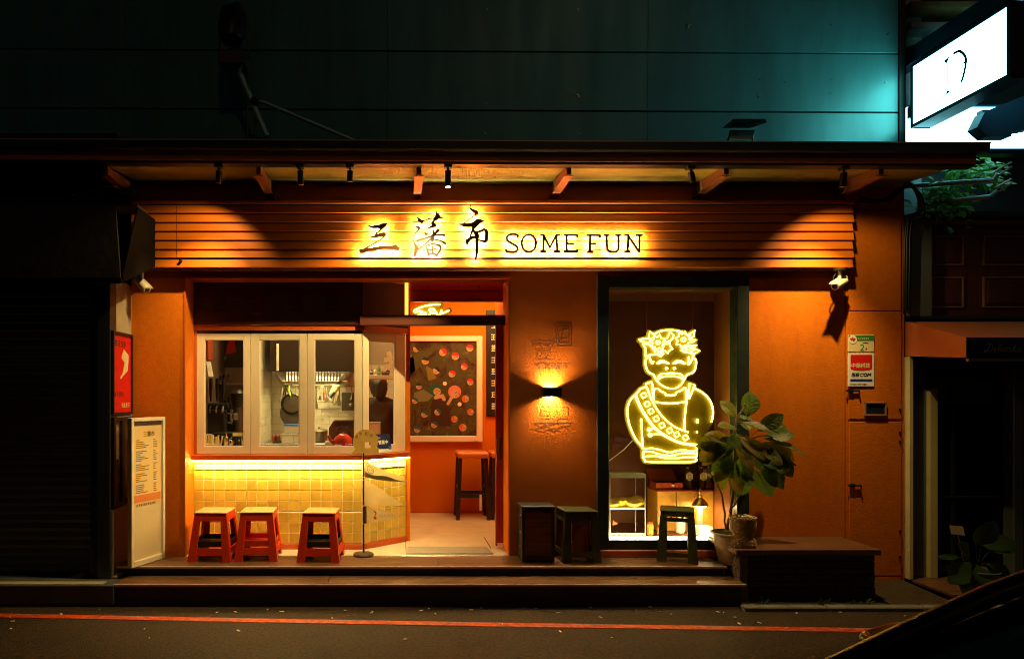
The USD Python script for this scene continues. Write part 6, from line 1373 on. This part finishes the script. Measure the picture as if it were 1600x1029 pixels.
# ================================================================== ROOF THINGS
LS = thing("roof_loudspeaker", "dark hooded lamp head on a teal pipe mast above the canopy", "lamp", at(400, 215, 5.75))
obj("mast", tube([at(371, 108, 5.75), at(383, 135, 5.75), at(417, 213, 5.75)], .026, 14), M("teal_pipe", (.50, .72, .72), .4, metal=.4), LS, smooth=40)
obj("stay", tube([at(398, 158, 5.75), at(412, 160, 5.75), at(555, 220, 5.85)], .016, 10), "/World/Looks/teal_pipe", LS, smooth=40)
obj("clamp", tube([at(394, 156, 5.74), at(402, 163, 5.74)], .034, 12), m_black, LS)
obj("post", [cyl(at(386, 165, 5.78), at(386, 222, 5.78), .010, 8), cyl(at(399, 185, 5.78), at(399, 222, 5.78), .008, 8)], m_darksteel, LS)
c = at(365, 42, 5.7)
obj("lamp_hood", tube([c + [0, .10, .12], c + [0, .07, .15], c + [0, 0, .08], c + [0, -.05, -.06], c + [0, -.07, -.15]], [.03, .07, .115, .118, .085], 18), m_gutter, LS, smooth=40)
obj("knob", lathe([(.03, c[2] + .16), (.05, c[2] + .19), (.03, c[2] + .22)], 12, (c[0] + .01, c[1] + .05, 0)), m_gutter, LS)
obj("control_box", bx(c[0] - .115, c[0] + .105, -.36, -.20, PZ(105, 5.7), PZ(82, 5.7), .01), m_darksteel, LS)
obj("yoke_arm", bx(c[0] - .125, c[0] - .115, -.31, -.26, PZ(100, 5.7), PZ(38, 5.7)), m_darksteel, LS)
obj("yoke_arm", [bx(c[0] + .118, c[0] + .128, -.31, -.26, PZ(88, 5.7), PZ(38, 5.7))], m_darksteel, LS)
FLd = thing("roof_floodlight", "small black floodlight standing on the canopy roof before the siding", "floodlight", at(1160, 220, 5.8))
c0, c1 = at(1133, 202, 5.8), at(1186, 193, 5.8)
obj("visor", hull_of([(c0[0] - .01, -.32, c0[2] - .0), (c1[0], -.32, c0[2] + .01), (c0[0] + .02, -.30, c1[2]), (c1[0], -.30, c1[2]), (c0[0] + .02, -.10, c1[2]), (c1[0] - .02, -.10, c1[2])]), m_gutter, FLd)
obj("housing", hull_of([at(1140, 203, 5.8), at(1180, 203, 5.8), at(1142, 217, 5.8), at(1176, 217, 5.8), at(1140, 203, 5.9), at(1180, 203, 5.9), at(1142, 217, 5.9), at(1176, 217, 5.9)]), m_darksteel, FLd)
obj("foot", [cyl(at(1137, 222, 5.82), at(1142, 205, 5.82), .008, 8), cyl(at(1176, 223, 5.82), at(1177, 205, 5.82), .008, 8)], m_gutter, FLd)

# ================================================================== RIGHT NEIGHBOUR
RN = thing("right_neighbour_shop", "dark wood panelled shop at the right with an orange and black awning", "building", (5.2, 0, 0))
rx = pR + .004
Dr = 6.12
obj("wood_backing", bx(rx + .12, 8.5, .14, .30, PZ(498, Dr), PZ(340, Dr)), m_woodpanel, RN)
obj("pilaster", bx(rx, PX(1443, Dr), .02, .3, PZ(497, Dr), PZ(345, Dr), .004), m_greyjamb, RN)
def rail_panel(u0, u1, v0, v1):
    x0, x1, z0, z1 = PX(u0, Dr), PX(u1, Dr), PZ(v1, Dr), PZ(v0, Dr)
    p = obj("raised_panel", hull_of([(x0, .138, z0), (x1, .138, z0), (x0, .138, z1), (x1, .138, z1), (x0 + .03, .120, z0 + .03), (x1 - .03, .120, z0 + .03), (x0 + .03, .120, z1 - .03), (x1 - .03, .120, z1 - .03)]), m_woodpanel, RN)
    obj("panel_moulding", [bx(x0 - .012, x1 + .012, .122, .139, z0 - .012, z0), bx(x0 - .012, x1 + .012, .122, .139, z1, z1 + .012), bx(x0 - .012, x0, .122, .139, z0, z1), bx(x1, x1 + .012, .122, .139, z0, z1)], m_rust, p)
for (u0, u1) in ((1458, 1505), (1540, 1640), (1662, 1760)):
    rail_panel(u0, u1, 370, 412); rail_panel(u0, u1, 434, 478)
obj("ledge", bx(rx + .1, 8.5, .05, .18, PZ(350, Dr), PZ(346, Dr), .003), m_rust, RN)
obj("gutter_top", bx(rx + .1, 8.5, .0, .25, PZ(344, Dr), PZ(336, Dr)), m_gutter, RN)
obj("sill_rail", bx(rx + .02, 8.5, .02, .16, PZ(500, Dr), PZ(495, Dr), .003), m_darkpost, RN)
obj("sign_board_wall", bx(rx, 8.5, .05, .30, PZ(560, 6.05), PZ(501, 6.05)), m_rightwall, RN)
# awning
y_b, y_f = .0, -.64
ax = rx + .006
zbk, zfr, zlb = PZ(502, 6.0), PZ(527, 5.36), PZ(558.5, 5.36)
aw = obj("awning_side", hull_of([(ax, y_b, zbk), (ax, y_f, zfr), (ax, y_f, zlb), (ax, y_b, PZ(556, 6.0)), (ax + .006, y_b, zbk), (ax + .006, y_f, zfr), (ax + .006, y_f, zlb), (ax + .006, y_b, PZ(556, 6.0))]), m_awnorange, RN)
obj("awning_top", hull_of([(ax + .007, y_b, zbk - .002), (8.5, y_b, zbk - .002), (ax + .007, y_f, zfr - .002), (8.5, y_f, zfr - .002), (ax + .007, y_b, zbk - .01), (8.5, y_b, zbk - .01), (ax + .007, y_f, zfr - .01), (8.5, y_f, zfr - .01)]), m_awnorange, RN)
va = obj("valance", bx(ax + .001, 8.5, y_f - .008, y_f - .001, zlb, zfr), m_valance, RN)
obj("awning_bar", bx(ax + .02, 8.5, y_f + .0, y_f + .025, zlb - .028, zlb - .006), m_rail, RN)
kD, oD = 10.0, (1440, 520)
dl_ = {"D": [[(1065, 180), (1050, 230), (1020, 285), (975, 290), (1000, 265), (1060, 288), (1100, 260), (1112, 210), (1090, 170), (1030, 165), (1000, 195)]], "e": [[(1125, 270), (1160, 250), (1165, 225), (1140, 230), (1130, 270), (1150, 290), (1185, 275)]], "l": [[(1185, 275), (1230, 200), (1225, 165), (1205, 200), (1200, 270), (1220, 290), (1240, 275)]],
       "i": [[(1240, 270), (1255, 235), (1248, 275), (1265, 290), (1285, 270)], [(1262, 205), (1264, 207)]], "c": [[(1330, 238), (1310, 230), (1290, 255), (1300, 290), (1340, 275)]], "a": [[(1395, 240), (1365, 232), (1345, 262), (1360, 290), (1385, 270), (1398, 238), (1390, 280), (1405, 290), (1425, 270)]],
       "t": [[(1425, 275), (1465, 180), (1445, 270), (1460, 290), (1485, 270)], [(1435, 215), (1490, 212)]], "e2": [[(1490, 270), (1540, 250), (1545, 225), (1515, 232), (1500, 270), (1525, 292), (1570, 270)]]}
for k, ls in dl_.items():
    g = unary_union([LineString(spline(l, 4) if len(l) > 2 else l).buffer(6.5 if k != "D" else 8) for l in ls])
    obj("script_letter", prism(to_m(g, kD, oD, 5.352), y_f - .0105, y_f - .0082), m_greyprint, va)
# door recess
obj("door_jamb", bx(rx + .002, PX(1428, 5.95), -.05, .06, .06, PZ(557, 5.95), .006), m_jamb, RN, label="cream door jamb next to the orange pillar")
obj("jamb_panel", bx(PX(1428, 5.95), PX(1447, 6.05), .04, .10, .06, PZ(560, 6.05)), m_greyjamb, RN)
obj("door_jamb", bx(PX(1446.5, 6.05), PX(1459, 6.05), .0, .09, .06, PZ(606, 6.05), .004), m_jamb, RN)
obj("door_head", bx(PX(1428, 6.05), 8.5, .10, .2, PZ(606, 6.05), PZ(560, 6.05)), m_darkpost, RN)
gd = obj("glass_door", [bx(PX(1459, 6.1), PX(1466, 6.1), .06, .12, .1, PZ(606, 6.1)), bx(PX(1484, 6.1), PX(1489, 6.1), .075, .12, .1, PZ(606, 6.1)), bx(PX(1466, 6.1), PX(1568, 6.1), .06, .12, .1, .16), bx(PX(1466, 6.1), PX(1568, 6.1), .06, .12, PZ(777, 6.1), PZ(774, 6.1))], m_darkpost, RN)
obj("pane", bx(PX(1466, 6.1), PX(1568, 6.1), .09, .095, .16, PZ(606, 6.1)), m_dimglass, gd)
obj("door_jamb", bx(PX(1566, 6.1), PX(1580, 6.1), -.02, .12, .06, PZ(570, 6.1), .004), m_greyjamb, RN)
obj("dark_interior", [bx(rx, 8.5, 1.5, 1.6, 0, 2.6), bx(PX(1580, 6.1), 8.5, .0, .2, 0, PZ(560, 6.05))], m_rightwall, RN)
for i in range(6):
    obj("deck_board", bx(rx + .03, 8.5, -.62 + i * .115, -.62 + (i + 1) * .115 - .004, .035, .06, .003), m_wood, RN)
obj("deck_base", bx(rx + .05, 8.5, -.60, .2, 0, .034), m_riser, RN)
GR = thing("ribbed_ramp_plate", "ribbed metal ramp plate on the ground between bench and right shop", "ramp", (4.15, -.4, 0))
g0, g1 = 3.92, 4.44
obj("plate", hull_of([(g0, -.63, .002), (g1, -.63, .002), (g0, -.63, .010), (g1, -.63, .010), (g0, -.01, .04), (g1, -.01, .04), (g0, -.01, .05), (g1, -.01, .05)]), m_grate, GR)
for i in range(16):
    x = g0 + .012 + i * (g1 - g0 - .02) / 16
    obj("rib", hull_of([(x, -.625, .0095), (x + .016, -.625, .0095), (x + .003, -.625, .015), (x + .013, -.625, .015), (x, -.015, .0495), (x + .016, -.015, .0495), (x + .003, -.015, .055), (x + .013, -.015, .055)]), m_grate, GR)
PP = thing("potted_plant", "leafy plant in a dark pot on the wooden boards before the right shop", "plant", at(1530, 930, 5.5))
pc_ = at(1528, 0, 5.55)
obj("pot", lathe([(.10, .062), (.105, .07), (.14, .24), (.15, .25), (.14, .255), (.13, .22)], 22, (pc_[0], -.45, 0)), m_greyjamb, PP, smooth=40)
for (u, v, dv, L, W) in ((1520, 880, (-.9, -.3, -.5), 50, 40), (1525, 850, (.2, -.4, .6), 44, 40), (1535, 850, (.8, -.4, .1), 46, 40), (1515, 870, (-.5, -.4, .5), 40, 34), (1540, 880, (.8, -.4, -.6), 46, 38), (1520, 880, (.1, -.8, -.7), 40, 34), (1500, 870, (-1, -.2, .1), 36, 12), (1548, 860, (.7, .2, .6), 34, 30), (1510, 895, (-.4, -.6, -.8), 36, 32)):
    b = at(u, v, 5.5)
    lf = obj("leaf", leaf_mesh(b, dv, (0, -.9, .5), L * 5.5 / F, W * 5.5 / F * .8, .2, .15), m_shrubdark, PP, smooth=True)
    obj("petiole", tube([(pc_[0], -.45, .24), (b + [pc_[0], -.45, .24]) / 2 + [0, 0, .03], b], .005, 6), m_shrubdark, lf)
SC_ = thing("small_sign_card", "small pale card on a stick in the pot before the right shop", "sign", at(1495, 830, 5.5))
obj("card", hull_of([at(1484, 820, 5.6), at(1505, 822, 5.5), at(1508, 836, 5.5), at(1487, 834, 5.6)] + [p + [0, .003, 0] for p in (at(1484, 820, 5.6), at(1505, 822, 5.5), at(1508, 836, 5.5), at(1487, 834, 5.6))]), m_beige, SC_)
obj("stick", cyl(at(1497, 834, 5.55), at(1512, 905, 5.55), .004, 6), m_bark, SC_)
# balcony above the right shop: rails, shrub, pale side wall
RL = thing("pipe_railing", "two grey steel pipes with clamps projecting above the wood panels", "railing", at(1480, 300, 6.1))
for (va, vb) in ((291, 281), (319, 307)):
    a, b = at(1414 if va < 300 else 1434, va, 6.1), at(1553 if va < 300 else 1548, vb, 5.75)
    p = obj("pipe", cyl(a, b, .020, 12), m_rail, RL, smooth=40)
    obj("clamp", [tube([b, at(1560, vb - 10, 5.72)], .018, 8), cyl(at(1556, vb - 14, 5.72), at(1581, vb - 28, 5.6), .008, 8), cyl(at(1562, vb - 8, 5.72), at(1581, vb - 21, 5.6), .008, 8)], m_rail, p)
SHR = thing("balcony_shrub", "bright leafy shrub growing behind the pipe railing above the wood panels", "shrub", at(1485, 338, 6.15))
ms = []
for (u, v, r, n) in ((1470, 300, 26, 90), (1500, 318, 24, 60), (1535, 268, 26, 90), (1490, 265, 14, 30), (1455, 322, 20, 50), (1550, 285, 16, 30), (1480, 330, 30, 60)):
    for k in range(n):
        c = at(u + rng.gauss(0, r * .55), v + rng.gauss(0, r * .45), 6.06 + rng.uniform(-.14, .16))
        ms.append(leaf_mesh(c, (rng.uniform(-1, 1), rng.uniform(-1, .3), rng.uniform(-.9, .3)), (rng.uniform(-.4, .4), -.7, .9), rng.uniform(.06, .11), .050, nx=3))
obj("foliage", ms, m_shrub, SHR, kind="stuff", smooth=True)
for (u, u2, v2) in ((1480, 1470, 300), (1485, 1535, 265), (1490, 1500, 310)): obj("stem", tube(spline([at(u, 340, 6.4), at((u + u2) / 2 + 3, (340 + v2) / 2, 6.38), at(u2, v2, 6.35)], 5), [.012] * 11, 6) if False else tube([at(u, 340, 6.15), at((u + u2) / 2 + 3, (340 + v2) / 2, 6.12), at(u2, v2, 6.08)], .010, 6), m_bark, SHR)
BW = thing("balcony_wall", "dark upper storey wall with pale pier behind the lit box sign", "wall", (5.5, .6, 3))
obj("pale_pier", bx(PX(1411, 6.3), PX(1440, 6.3), .30, .60, PZ(335, 6.3), PZ(-60, 6.3)), m_whitewall, BW)
obj("rear_wall", bx(PX(1440, 6.6), 9, .62, .8, PZ(345, 6.6), PZ(-60, 6.6)), m_darkpost, BW)
for i, v in enumerate((18, 50, 85)):
    obj("louvre", bx(PX(1414, 6.2), PX(1530 - 14 * i, 6.2), .12, .34, PZ(v, 6.2), PZ(v - 8, 6.2)), m_rust if i == 0 else m_rail, BW)
obj("roof_edge", bx(PX(1412, 5.8), 9, -.25, -.16, PZ(243, 5.8), PZ(235, 5.8)), m_navymetal, BW)
SGN = thing("light_box_sign", "glowing white box sign with a thin letter D projecting from the right building", "sign", (4.54, -.4, 4.0))
ys0, ys1, zs_0, zs_1 = -.92, .0, 4.05, 4.552
X = 4.54
obj("case", [bx(X + .012, X + .16, ys0 - .03, ys1 + .03, zs_0 - .03, zs_0 - .001), bx(X + .012, X + .16, ys0 - .03, ys1 + .03, zs_1 + .001, zs_1 + .03), bx(X - .004, X + .16, ys0 - .03, ys0 - .001, zs_0 - .03, zs_1 + .03), bx(X - .004, X + .16, ys1 + .001, ys1 + .03, zs_0 - .03, zs_1 + .03), bx(X - .004, X + .012, ys0, ys1, zs_0 - .03, zs_0 - .001), bx(X - .004, X + .012, ys0, ys1, zs_1 + .001, zs_1 + .03), bx(X + .14, X + .16, ys0, ys1, zs_0, zs_1)], m_navymetal, SGN)
fc = obj("lit_face", bx(X, X + .01, ys0, ys1, zs_0, zs_1), e_box, SGN)
obj("lit_face", bx(X + .161, X + .168, ys0, ys1, zs_0, zs_1), e_box, SGN)
def on_box(a, b, w): return (X - .0006 - w, ys1 - a, zs_0 + b)
obj("letter", flat(unary_union([LineString(spline([(.44, .40), (.50, .385), (.555, .30), (.54, .20), (.515, .14)], 5)).buffer(.010), Polygon([(.335, .385), (.40, .40), (.365, .355)]), Polygon([(.35, .10), (.40, .105), (.375, .13)]), sbox(.366, .16, .373, .36), Polygon([(.52, .275), (.56, .29), (.555, .26)])]), on_box), m_navymetal, fc)
obj("support_arm", [hull_of([(X + .02, -.95, zs_1 + .06), (X + .02, .3, zs_1 + .06), (X + .14, -.95, zs_1 + .06), (X + .14, .3, zs_1 + .06), (X + .02, -.95, zs_1 + .20), (X + .02, .3, zs_1 + .20), (X + .14, .3, zs_1 + .20)]), bx(X + .05, X + .10, .03, .30, zs_0 + .1, zs_0 + .2), bx(X + .05, X + .10, -.6, -.55, zs_1, zs_1 + .07)], m_navymetal, SGN)
TL = thing("lit_fascia_panel", "overexposed white light panel below the box sign above the canopy end", "light panel", (5.1, .15, 3.8))
obj("panel", bx(PX(1416, 6.15), PX(1640, 6.15), .14, .17, PZ(231, 6.15), PZ(168, 6.15)), e_box2, TL)
obj("casing", [bx(PX(1416, 6.2), PX(1640, 6.2), .171, .24, PZ(232, 6.2), PZ(166, 6.2))], m_navymetal, TL)
BR = thing("dark_spot_fixture", "dark blue floodlight fixture hanging before the white light panel", "floodlight", at(1565, 195, 5.7))
obj("head", prism(Polygon([at(*q, 5.6)[[0, 2]] for q in ((1524, 200), (1536, 176), (1550, 170), (1600, 150), (1640, 150), (1640, 195), (1600, 203), (1578, 206), (1577, 214), (1540, 214))]), -.42, -.32), m_navymetal, BR)
obj("bracket", bx(PX(1536, 5.6), PX(1551, 5.6), -.40, -.34, PZ(176, 5.6), PZ(171, 5.6)), m_navymetal, BR)

# ================================================================== PARKED CAR (near the camera, lower right)
CAR = thing("parked_car", "dark glossy car in the lower right foreground, only its windscreen edge and mirror showing", "car", (2.9, -4.75, 0))
yF, yN = -3.97, -5.62       # far and near sides
prof_low = [(.15, .35), (.15, .62), (.30, .74), (1.28, .83), (4.35, .86), (4.55, .75), (4.60, .40), (4.35, .25), (.35, .22)]
def side_prism(poly, yA, yB): return prism(Polygon(poly), yB, yA)
wheel_x = (.95, 3.70)
body_poly = Polygon(prof_low)
for wx in wheel_x: body_poly = body_poly.difference(Point(wx, .30).buffer(.36))
obj("body", prism(body_poly.buffer(-.03).buffer(.03), yN, yF), m_carpaint, CAR)
cab_b, cab_t = [(1.28, .83), (4.05, .86)], [(2.12, 1.275), (3.45, 1.275)]
inset = .16
def cab(x, z, s): return (x, (yF - inset * (z - .83) / .44 if s else yN + inset * (z - .83) / .44), z)
P0 = [cab(1.28, .835, s) for s in (1, 0)]; P1 = [cab(2.12, 1.275, s) for s in (1, 0)]; P2 = [cab(3.45, 1.275, s) for s in (1, 0)]; P3 = [cab(4.05, .862, s) for s in (1, 0)]
def quad(a, b, c, d_, t=.006):
    pts = np.array([a, b, c, d_], float); n = np.cross(pts[1] - pts[0], pts[2] - pts[0]); n /= np.linalg.norm(n); return hull_of(np.vstack([pts, pts - n * t]))
obj("windscreen", quad(P0[0], P0[1], P1[1], P1[0]), m_carglass, CAR)
obj("rear_window", quad(P3[0], P3[1], P2[1], P2[0]), m_carglass, CAR)
for s in (0, 1): obj("side_window", quad(np.array(P0[s]) + [.12, 0, 0], P3[s], P2[s], np.array(P1[s]) + [.05, 0, 0]), m_carglass, CAR)
obj("roof", hull_of([np.array(p) + [0, 0, z] for p in (P1 + P2) for z in (0, .03)]), m_carpaint, CAR)
for s in (0, 1):
    obj("windscreen_pillar", tube([np.array(P0[s]) + [-.03, 0, .0], np.array(P0[s]) * .75 + np.array(P1[s]) * .25 + [0, 0, .032], (np.array(P0[s]) + P1[s]) / 2 + [0, 0, .044], np.array(P0[s]) * .25 + np.array(P1[s]) * .75 + [0, 0, .034], np.array(P1[s]) + [0, 0, .015]], .030, 10), m_carblack, CAR, smooth=True)
    obj("rear_pillar", tube([P3[s], P2[s]], .04, 8), m_carpaint, CAR)
    yy = (yF + .10) if s else (yN - .10)
    sgn = 1 if s else -1
    m = m3.Manifold.batch_hull([m3.Manifold.sphere(r_, 24).translate((x_ * .8 + .36, yy + sgn * (y_ * .8 - .02), z_ * .85 + .085)) for x_, y_, z_, r_ in ((1.46, -.06, .925, .040), (1.45, .10, .935, .032), (1.545, -.08, .955, .042), (1.56, .10, .965, .032), (1.54, -.07, .905, .042), (1.55, .09, .91, .035))]).to_mesh(); m = trimesh.Trimesh(m.vert_properties[:, :3], m.tri_verts)
    mr = obj("door_mirror", m, m_carmirror, CAR, smooth=True)
    obj("mirror_arm", cyl((1.53, yy - (.11 if s else -.11), .88), (1.52, yy - .02, .91), .022, 8), m_carblack, mr)
for wx in wheel_x:
    for yy in (yF - .20, yN):
        ring_ = tube([(wx, yy, .30), (wx, yy + .02, .30), (wx, yy + .18, .30), (wx, yy + .20, .30)], [.28, .305, .305, .28], 24)
        wh = obj("wheel", ring_, m_tyre, CAR, smooth=30)
        obj("rim", tube([(wx, yy - .004, .30), (wx, yy + .204, .30)], .19, 20), m_steel, wh)
for yy in (yF - .45, yN + .15): obj("headlight", bx(.138, .30, yy, yy + .30, .56, .66, .02), m_acryledge, CAR)
obj("wiper", tube([(1.24, yF - .3, .865), (1.5, yF - .75, .985)], .008, 6), m_carblack, CAR)
